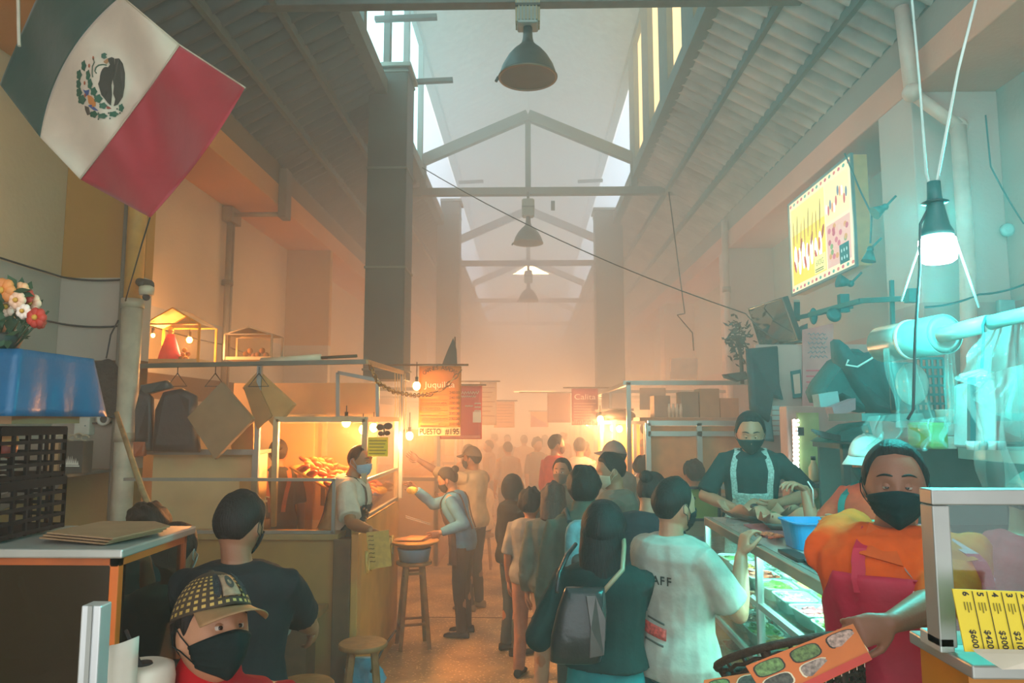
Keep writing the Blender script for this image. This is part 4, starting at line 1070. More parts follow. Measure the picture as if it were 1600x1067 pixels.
p = V((-1.62, 2.5, ZB)); r = empty('feather_duster', p, 0, 'dark blue duster with a wooden stick inside the near case', 'duster')
MB().ball(p + V((.0, 0, .12)), .07, .05, .09, 14).build('duster_head', mat('#1d2740', .9, 0, .4, 30, .8, 40), r); MB().tube(p + V((-.02, 0, .16)), p + V((-.13, .06, .33)), .010).build('stick', WOOD, r)
MB().ball((-2.2, 2.55, ZB + .07), .09, .06, .07, 14).build('white_bundle', mat('#b9b6a8', .8, 0, .2, 20, .5, 20), label='whitish bundle low behind the dark glass', cat='bundle')
# cardboard on top of the case
g = MB(); pts = [at(62, 829, 2.4), at(165, 835, 2.36), at(255, 822, 2.55), at(232, 812, 2.75), at(150, 815, 2.75)]
for k in range(3):
    o = MB().poly([V((p_.x + .012 * k, p_.y, 1.604 + .008 * k + (.012 if i in (0, 2) else 0))) for i, p_ in enumerate(pts)], (0, 0, .005))
    o.build('cardboard_sheet', CARD, label=['lowest', 'middle', 'top'][k] + ' of the cardboard sheets lying on the steel case top', cat='cardboard', group='cardboard sheets on the case top')
# crates, cloth box and flowers
def crate(x0, x1, y0, y1, z0_, z1, label):
    r = empty('plastic_crate', ((x0 + x1) / 2, (y0 + y1) / 2, z0_), 0, label, 'crate', 'stacked black plastic crates'); cm = mat('#0d1012', .8, spec=.2)
    MB().box(x0, x1, y0, y1, z0_, z0_ + .015).build('base', cm, r)
    for (xa, xb, ya, yb) in ((x0, x1, y0, y0), (x0, x1, y1, y1), (x0, x0, y0, y1), (x1, x1, y0, y1)):
        g = MB()
        for k in range(5): z = z0_ + .01 + (z1 - z0_ - .02) * k / 4; g.bar((xa, ya, z), (xb, yb, z), .012, .012 if k < 4 else .03)
        L_ = (V((xb, yb, 0)) - V((xa, ya, 0))).length
        for k in range(int(L_ / .06) + 1): t = k / int(L_ / .06); g.bar((xa + (xb - xa) * t, ya + (yb - ya) * t, z0_), (xa + (xb - xa) * t, ya + (yb - ya) * t, z1), .010)
        g.build('lattice_side', cm, r)
crate(-2.25, -1.70, 2.36, 2.7, 1.61, 1.79, 'lower black lattice crate standing on the steel case top')
crate(-2.25, -1.71, 2.36, 2.7, 1.795, 1.97, 'upper black lattice crate under the blue cloth')
for i, (px, py, c) in enumerate(((4, 685, '#d83a4a'), (14, 690, '#d8a060'), (3, 757, '#cfc9b8'), (12, 700, '#8a3a2a'))):
    MB().ball(at(px, py, 2.5), .03, .03, .035, 12).build('packet', mat(c, .35), label=['pink-red', 'amber', 'white', 'dark red'][i] + ' packet inside the stacked black crates', cat='packet', group='packets in the crates')
# blue cloth draped tray
g = MB(); Z1_ = at(50, 553, 2.5).z
def drape(u, v_):
    # rounded rectangle plan walked by u, v down
    x0, x1, y0, y1 = -2.4, -1.635, 2.32, 2.72
    per = [(x0, y0), (x1, y0), (x1, y1), (x0, y1), (x0, y0)]; t = u * 4; i = min(3, int(t)); f = t - i
    x = per[i][0] + (per[i + 1][0] - per[i][0]) * f; y = per[i][1] + (per[i + 1][1] - per[i][1]) * f
    o = .02 * math.sin(u * 70) * v_ + .03 * v_; cxx, cyy = (x0 + x1) / 2, (y0 + y1) / 2
    cor = max(0, 1 - abs(f - round(f)) * 5)
    return (x + (x - cxx) * (o * 1.2 + .05 * cor * v_), y + (y - cyy) * (o * 2 + .25 * cor * v_), Z1_ - .215 * v_ * (1 + .0 * math.sin(u * 9)))
g.grid(drape, 120, 8, thick=.004); g.box(-2.4, -1.635, 2.32, 2.72, Z1_ - .006, Z1_)
MBt = g.build('blue_cloth', mat('#0f5c88', .38, 0, .15, 6, .5, 8), label='shiny blue satin cloth draped over the box under the flowers', cat='cloth')
MB().box(-2.38, -1.66, 2.34, 2.70, 1.985, Z1_ - .01).build('cardboard_box', CARD, label='box hidden under the blue satin cloth', cat='box')
for i, (px, py, c, s_) in enumerate(((8, 455, '#d88a4a', .05), (36, 455, '#e0b080', .035), (52, 475, '#f0c8a8', .04), (60, 497, '#b83a2a', .04), (15, 480, '#f0d8c0', .04), (5, 500, '#e0a070', .055), (30, 470, '#e8c0a0', .035), (45, 463, '#c84a3a', .03), (66, 505, '#c05038', .025), (40, 487, '#f0e0d0', .03), (22, 460, '#d86a4a', .03))):
    p = at(px, py, 2.48 + .03 * (i % 3)); r = empty('flower', p, 0, ['orange', 'peach', 'pale pink', 'deep red', 'cream', 'large peach', 'soft pink', 'small red', 'tiny red', 'white', 'coral'][i] + ' artificial bloom in the arrangement on the blue cloth', 'flower', 'flowers on the blue cloth')
    for k in range(7):
        a_ = k * 2 * PI / 7; MB().ball(p + V((math.cos(a_) * s_ * .5, -.01, math.sin(a_) * s_ * .5)), s_ * .42, s_ * .3, s_ * .42, 8).build('petal', mat(c, .6, 0, .2, 30), r)
    MB().ball(p + V((0, -.02, 0)), s_ * .25, n=8).build('flower_centre', mat('#c9963a', .7), r)
g = MB(); rnd = random.Random(5)
for i in range(190):
    p = at(rnd.uniform(-30, 70), 0, 2.5); z = rnd.uniform(Z1_ + .02, Z1_ + .24); p = V((p.x, 2.5 + rnd.uniform(-.07, .09), z))
    if p.x > -1.66 - (z - Z1_) * .1 and z > Z1_ + .2: continue
    a_ = rnd.uniform(0, 6.28); d = V((math.cos(a_), rnd.uniform(-.6, .6), math.sin(a_))).normalized(); sd = d.orthogonal().normalized(); L_ = rnd.uniform(.035, .07)
    g.add([p, p + d * L_ * .5 + sd * L_ * .25, p + d * L_, p + d * L_ * .5 - sd * L_ * .25], [(0, 1, 2, 3)])
for i in range(12):
    x = -2.0 + .03 * i; g.tube((x * .3 - 1.3, 2.5, Z1_), (x, 2.5, Z1_ + .15), .004, n=5)
g.build('leaves', mat('#2f4a30', .6, 0, .3, 20), label='dark green leaves filling the flower arrangement', cat='foliage', kind='stuff')
MB().lathe((-1.86, 2.5, Z1_), [(.07, 0), (.09, .06), (.085, .07), (.05, .02)], 20).build('flower_pot', mat('#3a3a34', .6), label='dark pot at the base of the flower arrangement', cat='pot')
# shelf on the pier with bags
r = empty('wall_shelf', (-3.3, 5.5, 1.4), 0, 'grey metal wedge shelf fixed to the pier', 'shelf')
a = at(45, 738, 5.3); b2 = at(132, 738, 5.3)
MB().box(a.x - .6, b2.x, 5.05, 5.68, a.z - .02, a.z).build('board', mat('#5f625c', .5, .4), r)
MB().poly([(a.x - .6, 5.06, a.z - .02), (b2.x, 5.06, a.z - .02), (b2.x - .05, 5.06, a.z - .10), (a.x - .1, 5.06, a.z - .27), (a.x - .6, 5.06, a.z - .27)], (0, .02, 0)).build('apron_panel', mat('#5f625c', .5, .4), r)
z = a.z
def pbag(px0, px1, py, col, label, m2=None):
    p0, p1 = at(px0, py, 5.2), at(px1, py, 5.2); r = empty('paper_bag', ((p0.x + p1.x) / 2, 5.25, z), 0, label, 'bag')
    MB().box(p0.x, p1.x, 5.2, 5.32, z, p0.z).build('bag_body', mat(col, .7), r, bevel=.004); return r, p0, p1
pbag(70, 92, 686, '#a8835a', 'small brown paper bag on the grey wall shelf')
r, p0, p1 = pbag(95, 131, 689, '#2c332f', 'black gift bag printed with white peaks on the grey wall shelf')
g = MB(); wz = z + .06
for i in range(9):
    x = p0.x + .02 + i * .014; h_ = .03 + .03 * (1 - abs(i - 4) / 4) + (.012 if i % 2 else 0); g.poly([(x - .008, 5.198, wz), (x + .008, 5.198, wz), (x, 5.198, wz + h_)], (0, -.001, 0))
g.box(p0.x + .01, p1.x - .02, 5.197, 5.198, wz - .012, wz - .004); g.build('printed_peaks', mat('#d8d8cc', .6), r)
for i in range(7):
    p = V((p0.x - .14 + .045 * i, 5.26, p0.z + .02 + .012 * (i % 2))); MB().path([p + V((.03 * math.cos(t), .01, .02 * math.sin(t))) for t in [k * PI / 5 for k in range(9)]], .007, 6).build('twine_loop', mat('#a89a80', .8), label='pale twine coil on top of the shelf bags, ' + ['first', 'second', 'third', 'fourth', 'fifth', 'sixth', 'last'][i] + ' from the crates', cat='twine', group='twine coils')
# fittings on the pier
p = at(131, 665, 5.65); r = empty('junction_box', p, 0, 'pale square switch box on the off-white pier', 'box')
MB().box(p.x - .06, p.x + .06, 5.62, 5.70, p.z - .07, p.z + .065).build('box_cover', mat('#c4c0b2', .5), r, bevel=.008); MB().ball((p.x + .03, 5.615, p.z), .006).build('screw', mat('#777', .4, .8) if False else ALU, r)
p = at(164, 655, 5.66); r = empty('round_socket', p, 0, 'round white outlet ring beside the switch box', 'socket')
MB().lathe(p, [(.05, 0), (.05, .03), (.035, .035), (.03, .01)], 24, axis=Matrix.Rotation(R(90), 3, 'X')).build('ring', mat('#c4c0b2', .5), r); MB().lathe(p, [(.028, .01), (.028, .02)], 18, axis=Matrix.Rotation(R(90), 3, 'X')).build('hole', BLK, r)
g = MB(); c0 = at(162, 590, 5.6); c1 = at(172, 610, 5.6)
g.ball(c0, .13, .06, .14, 16); g.ball(c1 + V((.02, 0, -.05)), .12, .06, .17, 16)
me = remesh(g, .015, 2, .5, .02, 14); me.materials.append(mat('#2e2f2a', .9, 0, .3, 30, 1, 50)); link('wig', me, label='black shaggy wig-like bundle hung on the pier above the outlet', cat='bundle')
wire([at(166, 560, 5.6), at(173, 523, 5.6), at(185, 500, 5.62)], .006, BLK, label='cord holding up the shaggy black bundle', cat='cord')
# bamboo stick
MB().path([at(182, 645, 4.6), at(222, 765, 4.2), at(272, 885, 3.9), at(290, 935, 3.8)], [.014, .017, .018, .018], 10).build('bamboo_stick', mat('#9a865e', .6, 0, .3, 18), label='long bamboo stick leaning across by the thick pipe', cat='stick')
# dome camera
p = at(229, 455, 5.45); r = empty('security_camera', p, 0, 'white dome security camera beside the pipe', 'camera')
MB().path([at(217, 440, 5.5), at(232, 447, 5.45)], [.03, .05], 12).build('mount', mat('#3a3830', .5), r)
MB().lathe(p, [(.05, -.03), (.055, 0), (.055, .03), (.03, .045)], 20).build('housing', mat('#c0b8a0', .4), r); MB().ball(V(p) + V((0, 0, -.045)), .028, n=14).build('lens_dome', BLK, r)
# steel post, napkins, plates, black ball cane at bottom left
p = at(150, 1060, 1.35); r = empty('steel_post', (p.x, 1.35, 1.2), 0, 'short square aluminium post end rising at the bottom left', 'post')
a = at(150, 943, 1.35); MB().box(a.x - .018, a.x + .018, 1.335, 1.371, 1.1, a.z).build('post_tube', metalm('#b9bfc0', .35), r, bevel=.003); MB().box(a.x - .004, a.x + .004, 1.332, 1.336, 1.1, a.z).build('seam', ALU, r)
a = at(176, 1022, 1.6); g = MB()
g.grid(lambda u, v_: (a.x - .05 + .09 * u, 1.62 + .012 * math.sin(u * 7), a.z - .16 * v_ + .03 * u), 8, 6, thick=.003); g.build('napkin', mat('#b8b8ac', .8), label='grey-white paper napkin standing beside the steel post', cat='napkin')
a = at(222, 1052, 1.7); r = empty('paper_roll', a, 0, 'white paper roll lying on end at the bottom left', 'roll')
MB().lathe(a, [(.065, -.08), (.07, -.01), (.066, .015), (.05, .022), (.02, .02)], 32).build('paper_body', mat('#cbc6b8', .8), r); MB().lathe(a, [(.022, .02), (.02, .024)], 16).build('core', BLK, r)
MB().path([at(197, 985, 1.75), at(222, 1045, 1.68)], [.004, .004], 8).build('cane', BLK, label='thin dark cane with a knob leaning on the paper roll', cat='cane')
# ================================================================== right side
AL2 = metalm('#b9c4c2', .35)
# ---- glass salad display case
X0, X1, Y0, Y1, Z0, Z1 = 1.10, 1.66, 2.62, 4.66, .62, 1.40
r = empty('salad_display_case', (1.38, 3.6, 0), 0, 'aluminium framed glass display case lit white-green and filled with salad tubs', 'display case')
for y in (Y0, 3.64, Y1):
    MB().bar((X0, y, Z0), (X0, y, Z1), .032).build('front_post', AL2, r, bevel=.003)
for y in (Y0, Y1): MB().bar((X1, y, Z0), (X1, y, Z1), .032).build('rear_post', AL2, r)
MB().box(X0 - .018, X0 + .018, Y0, Y1, Z1 - .05, Z1).build('top_rail', metalm('#a39a8c', .35), r, bevel=.004)
for z in (Z0, .84, 1.12): MB().box(X0 - .014, X0 + .014, Y0, Y1, z - .014, z + .014).build('shelf_rail', AL2, r)
for y in (Y0, Y1): MB().bar((X0, y, Z0), (X1, y, Z0), .03).bar((X0, y, Z1 - .02), (X1, y, Z1 - .02), .03).build('end_rail', AL2, r)
for z in (Z0, .84, 1.12): MB().box(X0, X1, Y0, Y1, z - .004, z + .004).build('glass_shelf' if z > Z0 else 'case_floor', glassm('#c9efe8', .06) if z > Z0 else mat('#c6d6d0', .4), r)
MB().box(X0 + .02, X1 + .05, Y0, Y1, Z1 - .012, Z1).build('glass_top', mat('#b9b0ab', .15, .3, .1, 8), r)
MB().box(X0 - .003, X0 + .003, Y0, Y1, Z0, Z1 - .05).build('front_glass', glassm('#dffaf4', .03), r)
MB().box(X0, X1, Y0 - .003, Y0 + .003, Z0, Z1 - .05).build('end_glass', glassm('#dffaf4', .03), r)
MB().box(X0, X1, Y0, Y1, .10, Z0 - .02).build('cabinet_base', mat('#7d9a96', .4, .3, .15, 4), r); MB().box(X0 + .05, X1, Y0 + .05, Y1, 0, .10).build('plinth', BLK, r)
MB().box(X0 - .005, X0, Y0 + .02, Y1, .44, .60).build('pale_strip', mat('#b8c4ae', .4), r)
r = empty('light_tube', (1.16, 3.6, Z1 - .05), 0, 'bright cold light tube under the top edge of the salad case', 'lamp')
MB().tube((1.15, Y0 + .05, Z1 - .04), (1.15, Y1 - .05, Z1 - .04), .013).build('tube', glow('#bff5ec', 100), r); MB().box(1.13, 1.17, Y0 + .05, Y1 - .05, Z1 - .025, Z1 - .016).build('fitting', AL2, r)
r = empty('light_tube', (1.6, 3.6, 1.1), 0, 'second cold tube light at the back of the salad case under the upper shelf', 'lamp')
MB().tube((1.62, Y0 + .05, 1.07), (1.62, Y1 - .05, 1.07), .010).build('tube', glow('#bff5ec', 75), r); MB().box(1.63, 1.66, Y0 + .05, Y1 - .05, 1.06, 1.08).build('fitting', AL2, r)
# salad tubs
foods = [('#6fae2e', 'shredded lettuce'), ('#8fc24a', 'chopped cucumber'), ('#c9502e', 'red tomato salsa'), ('#b7d468', 'sliced avocado'), ('#d9a03a', 'diced carrot'), ('#d86a78', 'pickled pink onion'), ('#4f8f30', 'coriander leaves'), ('#dfe6d0', 'white radish'), ('#9a5a34', 'brown chilli strips')]
rnd = random.Random(11)
def tub(x, y, z, w_, l_, food, label, full):
    r = empty('salad_tub', (x, y, z), rnd.uniform(-.05, .05), label, 'tub', 'clear tubs of salad in the display case')
    def rr(sx, sy, zz): return [V((sx * math.copysign(abs(math.cos(a)) ** .35, math.cos(a)), sy * math.copysign(abs(math.sin(a)) ** .35, math.sin(a)), zz)) for a in [2 * PI * (k + .5) / 20 for k in range(20)]]
    a_, b_ = w_ / 2, l_ / 2
    g = MB(); g.loft([rr(a_ * .8, b_ * .82, 0), rr(a_ * .96, b_ * .96, .055), rr(a_ * 1.06, b_ * 1.05, .057), rr(a_ * 1.06, b_ * 1.05, .062), rr(a_ * .92, b_ * .92, .060), rr(a_ * .76, b_ * .78, .004)], sm=False)
    g.build('plastic_tub', mat('#cfe8e2', .25, 0, .05, alpha=.85), r, local=True)
    g = MB(); g.loft([rr(a_ * .78, b_ * .8, .004), rr(a_ * .9, b_ * .9, .03 + .015 * full), rr(a_ * .5, b_ * .5, .04 + .03 * full)])
    n_ = 34
    for k in range(n_):
        px, py = rnd.uniform(-.8, .8) * a_, rnd.uniform(-.8, .8) * b_; pz = .035 + .03 * full * (1 - (px / a_) ** 2 * .6) + rnd.uniform(0, .02) * full
        ro = Matrix.Rotation(rnd.uniform(0, 6), 3, 'Z') @ Matrix.Rotation(rnd.uniform(-.9, .9), 3, 'X')
        L_, wd = rnd.uniform(.014, .03), rnd.uniform(.008, .018)
        b0 = V((px, py, pz)); g.add([b0 + ro @ V(q) for q in ((-L_, 0, 0), (-L_ * .3, wd, .004), (L_ * .5, wd * .7, -.002), (L_, 0, .006), (L_ * .3, -wd, 0), (-L_ * .5, -wd * .8, .003))], [(0, 1, 2, 3, 4, 5)])
    g.build('food', mat(food[0], .5, 0, .45, 60), r, local=True)
    return r
rows_ = ['nearest the orange-shirted server', 'second', 'third', 'fourth', 'fifth', 'sixth', 'seventh', 'farthest']
for zi, (z, zl) in enumerate(((Z0 + .006, 'bottom shelf'), (.85, 'middle shelf'), (1.13, 'top shelf'))):
    for xi, x in enumerate((1.22, 1.40, 1.57)):
        for yi in range(8):
            y = Y0 + .16 + yi * .245; f = foods[(zi * 5 + xi * 3 + yi * 2 + (xi * yi) % 3) % 9]
            tub(x, y, z, .155, .21, f, '%s tub, %s in the %s row of the %s' % (f[1], rows_[yi].replace(' the orange-shirted server', ''), ['front', 'middle', 'back'][xi], zl), rnd.choice((.4, .8, 1.2)))
# ---- things on the case top
def tubbox(p, a_, b_, h_, m, r, name, th=.006):
    def rr(s_, zz): return [V(p) + V((a_ * s_ * math.copysign(abs(math.cos(t)) ** .4, math.cos(t)), b_ * s_ * math.copysign(abs(math.sin(t)) ** .4, math.sin(t)), zz)) for t in [2 * PI * (k + .5) / 28 for k in range(28)]]
    MB().loft([rr(.84, 0), rr(.98, h_ - .008), rr(1.06, h_ - .006), rr(1.06, h_), rr(.95, h_), rr(.80, .006)], sm=False).build(name, m, r)
p = V((1.345, 3.58, 1.402)); r = empty('plastic_basin', p, 0, 'bright blue rectangular plastic basin on the salad case top', 'basin'); tubbox(p, .135, .12, .125, mat('#1590cc', .3, 0, .05), r, 'basin_shell')
def rtray(px, py, Y, w_, l_, label, rot=.2):
    p = at(px, py, Y); p.z = 1.402; r = empty('lined_tray', p, rot, label, 'tray', 'paper-lined food trays on the case')
    g = MB()
    def tr(u, v_): x = (u - .5) * w_; y = (v_ - .5) * l_; e = max(abs(u - .5), abs(v_ - .5)) * 2; return (x, y, .008 + .035 * max(0, e - .75) / .25)
    g.grid(tr, 16, 12, thick=.004); g.build('tray_shell', mat('#5b5550', .5), r, local=True)
    g = MB()
    def pp(u, v_): x = (u - .5) * w_ * 1.1; y = (v_ - .5) * l_ * 1.1; e = max(abs(u - .5), abs(v_ - .5)) * 2; return (x, y, .014 + .06 * max(0, e - .65) / .35 * (1 + .5 * math.sin(u * 9 + v_ * 7)))
    g.grid(pp, 16, 12, thick=.001); g.build('brown_paper', mat('#b98e72', .8), r, local=True)
    for k in range(16):
        c = ['#7fae3c', '#4d7f2c', '#c8d890', '#3a6a30'][k % 4]
        g = MB(); g.ball((rnd.uniform(-.3, .3) * w_, rnd.uniform(-.3, .3) * l_, .03 + rnd.uniform(0, .02)), .028, .02, .010, 8, Matrix.Rotation(rnd.uniform(0, 3), 3, 'Z')); g.build('green_leaf', mat(c, .5, 0, .3, 40), r, local=True)
    return r
rtray(1183, 806, 4.55, .30, .34, 'paper-lined tray of avocado and greens in front of the masked server', .25)
rtray(1235, 812, 4.15, .30, .26, 'second lined tray of dark greens behind the blue basin', -.15)
p = at(1222, 798, 4.4); MB().ball((1.36, 4.55, 1.475), .028, .028, .02, 12).build('small_bowl', BLK, label='small black bowl of sauce in the avocado tray', cat='bowl')
g = MB(); g.poly([(1.20, 3.85, 1.403), (1.42, 3.82, 1.403), (1.40, 4.35, 1.403), (1.22, 4.3, 1.403)], (0, 0, .004)); g.build('placemat', mat('#a8525a', .6, 0, .3, 40), label='dark pink printed mat on the case top beside the trays', cat='mat')
for k in range(26):
    x, y = rnd.uniform(1.19, 1.27), rnd.uniform(3.75, 3.95)
    if k == 0: sal = MB()
    sal.ball((x, y, 1.415), .018, .012, .006, 6, Matrix.Rotation(rnd.uniform(0, 3), 3, 'Z'))
sal.build('diced_tomato', mat('#d8603a', .4, 0, .4, 60), label='scatter of diced red and orange salsa before the blue basin', cat='food', kind='stuff')
MB().poly([(1.17, 3.0, 1.403), (1.56, 3.04, 1.403), (1.58, 3.42, 1.403), (1.2, 3.4, 1.403)], (0, 0, .006)).build('placemat', mat('#b88a84', .7), label='pale pink paper mat between the blue basin and the black tray', cat='mat')
for k, (x, y, l_) in enumerate(((1.52, 3.35, .22), (1.56, 3.28, .2), (1.50, 3.22, .2), (1.58, 3.40, .18), (1.55, 3.18, .2))):
    r = empty('serving_tongs', (x, y, 1.41), 0, ['topmost', 'second', 'third', 'fourth', 'lowest'][k] + ' of the serving tongs piled beside the blue basin', 'tongs', 'pile of serving tongs'); a_ = .3 * k - .5
    for s_ in (-1, 1):
        d = V((math.cos(a_ + s_ * .06), math.sin(a_ + s_ * .06), 0)) * l_ / 2; MB().bar(V((x, y, 1.425 + .008 * k)) - d, V((x, y, 1.43 + .008 * k)) + d, .012, .003).build('arm', metalm('#b8a888', .3), r)
MB().ball((1.46, 3.2, 1.425), .05, .03, .02, 12).build('cloth_scrap', cloth('#a03a5a'), label='crumpled magenta cloth beside the tongs', cat='cloth')
MB().box(1.13, 1.2, 3.2, 3.45, 1.403, 1.415).build('knife_handle', BLK, label='short black utensil handle on the front edge of the case top', cat='utensil')
p = V((1.27, 2.86, 1.402)); r = empty('serving_tray', p, 0, 'rectangular black plastic tray on the near end of the salad case', 'tray'); tubbox(p, .13, .14, .045, mat('#1e2122', .3), r, 'tray_shell')
p = V((1.24, 3.1, 1.402)); r = empty('serving_tray', p, 0, 'flat black lid lying behind the rectangular black tray', 'tray'); tubbox(p, .09, .10, .015, mat('#26292a', .3), r, 'lid_shell')
# ---- near right framed case with yellow price card
r = empty('display_case', (1.25, 1.6, 1.5), 0, 'near aluminium framed case with empty glass and stainless counter at the right edge', 'display case')
A = at(1447, 765, 1.6); B = at(1447, 1008, 1.6); xr = 1.75
FR = metalm('#9a9f9c', .4)
MB().box(A.x, A.x + .036, 1.58, 1.63, B.z, A.z - .031).build('left_post', FR, r, bevel=.003)
MB().box(A.x, xr, 1.58, 1.63, A.z - .030, A.z + .002).build('top_rail', FR, r, bevel=.003)
MB().box(A.x, A.x + .03, 1.58, 1.66, B.z - .01, B.z + .02).build('corner_bracket', AL2, r, bevel=.003)
MB().box(A.x + .03, xr, 1.603, 1.607, B.z, A.z - .03).build('glass_pane', glassm('#d8ece8', .05), r)
MB().box(A.x + .016, xr, 1.50, 1.74, B.z - .035, B.z - .008).build('stainless_counter', metalm('#9fa5a2', .3), r, bevel=.004)
MB().box(A.x + .03, xr, 1.54, 1.72, .6, B.z - .036).build('orange_front', mat('#b5741c', .5, 0, .1, 6), r); MB().box(A.x + .05, xr, 1.6, 1.72, 0, .6).build('base_cabinet', BRN, r)
# card
c = [at(1488, 920, 1.50), at(1640, 926, 1.50), at(1660, 1022, 1.48), at(1508, 1018, 1.48)]
r = empty('price_card', (c[3] + c[2]) / 2, 0, 'yellow price card printed sideways leaning on the near aluminium case', 'card')
MB().poly(c, (0, .003, 0)).build('card_sheet', mat('#d8c330', .6, 0, .05, 4), r)
ux = (c[1] - c[0]); uy = (c[3] - c[0])
def cp(u, v_): return c[0] + ux * u + uy * v_ + V((0, -.002, 0))
dn = uy.normalized(); rt = ux.normalized(); nrm = V((0, -1, 0)); rot = Matrix((dn, rt, dn.cross(rt))).transposed()
INK = mat('#1e2018', .6)
for k, (n_, pr) in enumerate((('6', '$600'), ('5', '$420'), ('4', '$300'), ('3', '$210'), ('2', '$150'), ('1', '$80'))):
    u = .075 + k * .150
    if k < 5:
        a_ = cp(u + .115, .02); b2 = cp(u + .115, .98); MB().poly([a_, a_ + rt * .0012, b2 + rt * .0012, b2], (0, -.001, 0)).build('column_rule', INK, r)
        text(pr, cp(u + .015 + .0, .64), .0165, INK, r, rot=Matrix((dn, rt, dn.cross(rt))).transposed() if False else rot, align='LEFT', depth=-.001, bold=.02)
    text(n_, cp(u + .02, .03), .017, INK, r, rot=rot, align='LEFT', depth=-.001, bold=.03)
    for j in range(3):
        a_ = cp(u + .01 + .03 * j, .20); b2 = cp(u + .01 + .03 * j, .33 + .04 * (j % 2)); MB().poly([a_, a_ + rt * .0015, b2 + rt * .0015, b2], (0, -.0006, 0)).build('small_print', mat('#6a6420', .7), r)
c2 = [at(1525, 1020, 1.46), at(1640, 1022, 1.44), at(1640, 1045, 1.42), at(1566, 1046, 1.42)]
MB().poly(c2, (0, .012, .004)).build('napkin_sheet', mat('#c9bfae', .8), label='white folded paper wedged under the yellow price card', cat='paper')
# ---- the bright cyan-white lamp
p = at(1465, 386, 2.4); r = empty('hanging_lamp', p, 0, 'very bright cyan-white bulb lamp hanging from cords above the right stall', 'lamp')
MB().lathe(p, [(.042, -.052), (.054, -.043), (.058, -.01), (.055, .025), (.045, .035)], 28).build('bulb_diffuser', glow('#d8fffa', 14), r)
MB().lathe(p, [(.05, .036), (.05, .05), (.04, .07), (.03, .12), (.022, .17), (.02, .22)], 24).build('lamp_body', mat('#2f6f70', .4), r)
MB().lathe(p, [(.025, .145), (.042, .15), (.025, .158)], 20).build('collar', mat('#255a5c', .4), r)
pl(V(p) + V((0, 0, -.14)), CYAN, 22, .06)
pl(V(p) + V((.16, .30, .16)), CYAN, 58, .08)
CW = mat('#cfe0dc', .6)
MB().path([at(1530, -20, 2.3), at(1497, 110, 2.35), at(1460, 305, 2.4), V(p) + V((0, 0, .22))], .0045, 6).build('support_cord', CW, r)
MB().path([V(p) + V((0, 0, .17)), at(1438, 350, 2.4), at(1437, 420, 2.4), at(1430, 520, 2.38), at(1427, 640, 2.36), at(1418, 655, 2.36)], .0045, 6).build('support_cord', mat('#2f4648', .6), r)
MB().path([at(1425, 0, 3.0), at(1437, 130, 3.0), at(1447, 270, 2.6), V(p) + V((0, .02, .2))], .005, 6).build('power_cord', CW, r)
for (q0, q1, lb) in (((1438, 380), (1408, 470), 'pale cord slanting down from the bright lamp to the clamp arm'), ((1492, 370), (1530, 480), 'pale cord slanting down from the bright lamp to the white pole')):
    MB().path([at(*q0, 2.4), at(*q1, 2.5)], .004, 6).build('cord', CW, label=lb, cat='cord')
# ---- lightbox menu on the wall
ca, cb = V((2.92, 8.05, 3.40)), V((2.92, 6.5, 3.40)); r = empty('menu_lightbox', (2.95, 7.3, 3.4), 0, 'backlit menu board with food pictures high on the wall beside the bright lamp', 'sign')
yA, yB, zA, zB = 8.1, 6.5, 3.36, 4.38
MB().box(2.92, 3.06, yB, yA, zA, zB).build('box_body', mat('#c99a5a', .5), r, bevel=.008)
g = MB()
for (y0, y1, z0_, z1_) in ((yB - .01, yA + .01, zA - .012, zA + .012), (yB - .01, yA + .01, zB - .012, zB + .012), (yB - .012, yB + .012, zA, zB), (yA - .012, yA + .012, zA, zB)): g.box(2.905, 2.93, y0, y1, z0_, z1_)
g.build('box_frame', mat('#6f8a8c', .4, .4), r)
def lb(u, v_): return V((2.916, yA + (yB - yA) * u, zA + (zB - zA) * v_))
def panel(u0, u1, v0, v1, col, s_, name, dx=0.):
    q = [lb(u0, v0), lb(u1, v0), lb(u1, v1), lb(u0, v1)]; MB().add([p_ + V((-dx, 0, 0)) for p_ in q], [(0, 1, 2, 3)]).build(name, glow(col, s_ * .62), r)
panel(.01, .99, .01, .99, '#f6d9a8', 1.5, 'lit_panel')
panel(.04, .60, .09, .91, '#f5c93c', 1.5, 'photo_panel', .001); panel(.04, .60, .62, .91, '#f4e37a', 1.6, 'photo_panel', .002)
panel(.62, .95, .53, .91, '#f0d8a0', 1.4, 'photo_panel', .001); panel(.62, .95, .09, .50, '#e8b0a0', 1.2, 'photo_panel', .001)
rnd = random.Random(4)
def blob(u, v_, a_, b_, col, s_=1.3, dx=.004, name='food_picture', rot=0):
    ctr = lb(u, v_) + V((-dx, 0, 0)); g = MB(); g.add([ctr + V((0, (a_ * math.cos(t) * math.cos(rot) - b_ * math.sin(t) * math.sin(rot)), (a_ * math.cos(t) * math.sin(rot) + b_ * math.sin(t) * math.cos(rot)))) for t in [2 * PI * k / 10 for k in range(10)]], [tuple(range(10))]); g.build(name, glow(col, s_ * .62), r)
for k in range(7): blob(.10 + .07 * k, .36 - .04 * (k % 2), .045, .15, '#ffffff', 2.0, .003)
for k in range(9): blob(.09 + .06 * k, .34 + .10 * (k % 3) - .06, .028, .075, ['#c8452c', '#d86a3a', '#a83a20'][k % 3], 1.1, .005, rot=.4 * (k % 3) - .4)
for k in range(8): blob(.08 + .065 * k, .62 + .05 * math.sin(k * 2), .014, .16, ['#b07820', '#8a5a18', '#c89030'][k % 3], 1.0, .005, rot=.1 * (k % 3))
for k in range(11): blob(.64 + .028 * k, .62 + .16 * rnd.random(), .022, .05, ['#ffffff', '#c84a50', '#60708a', '#e08a60'][k % 4], 1.3, .005)
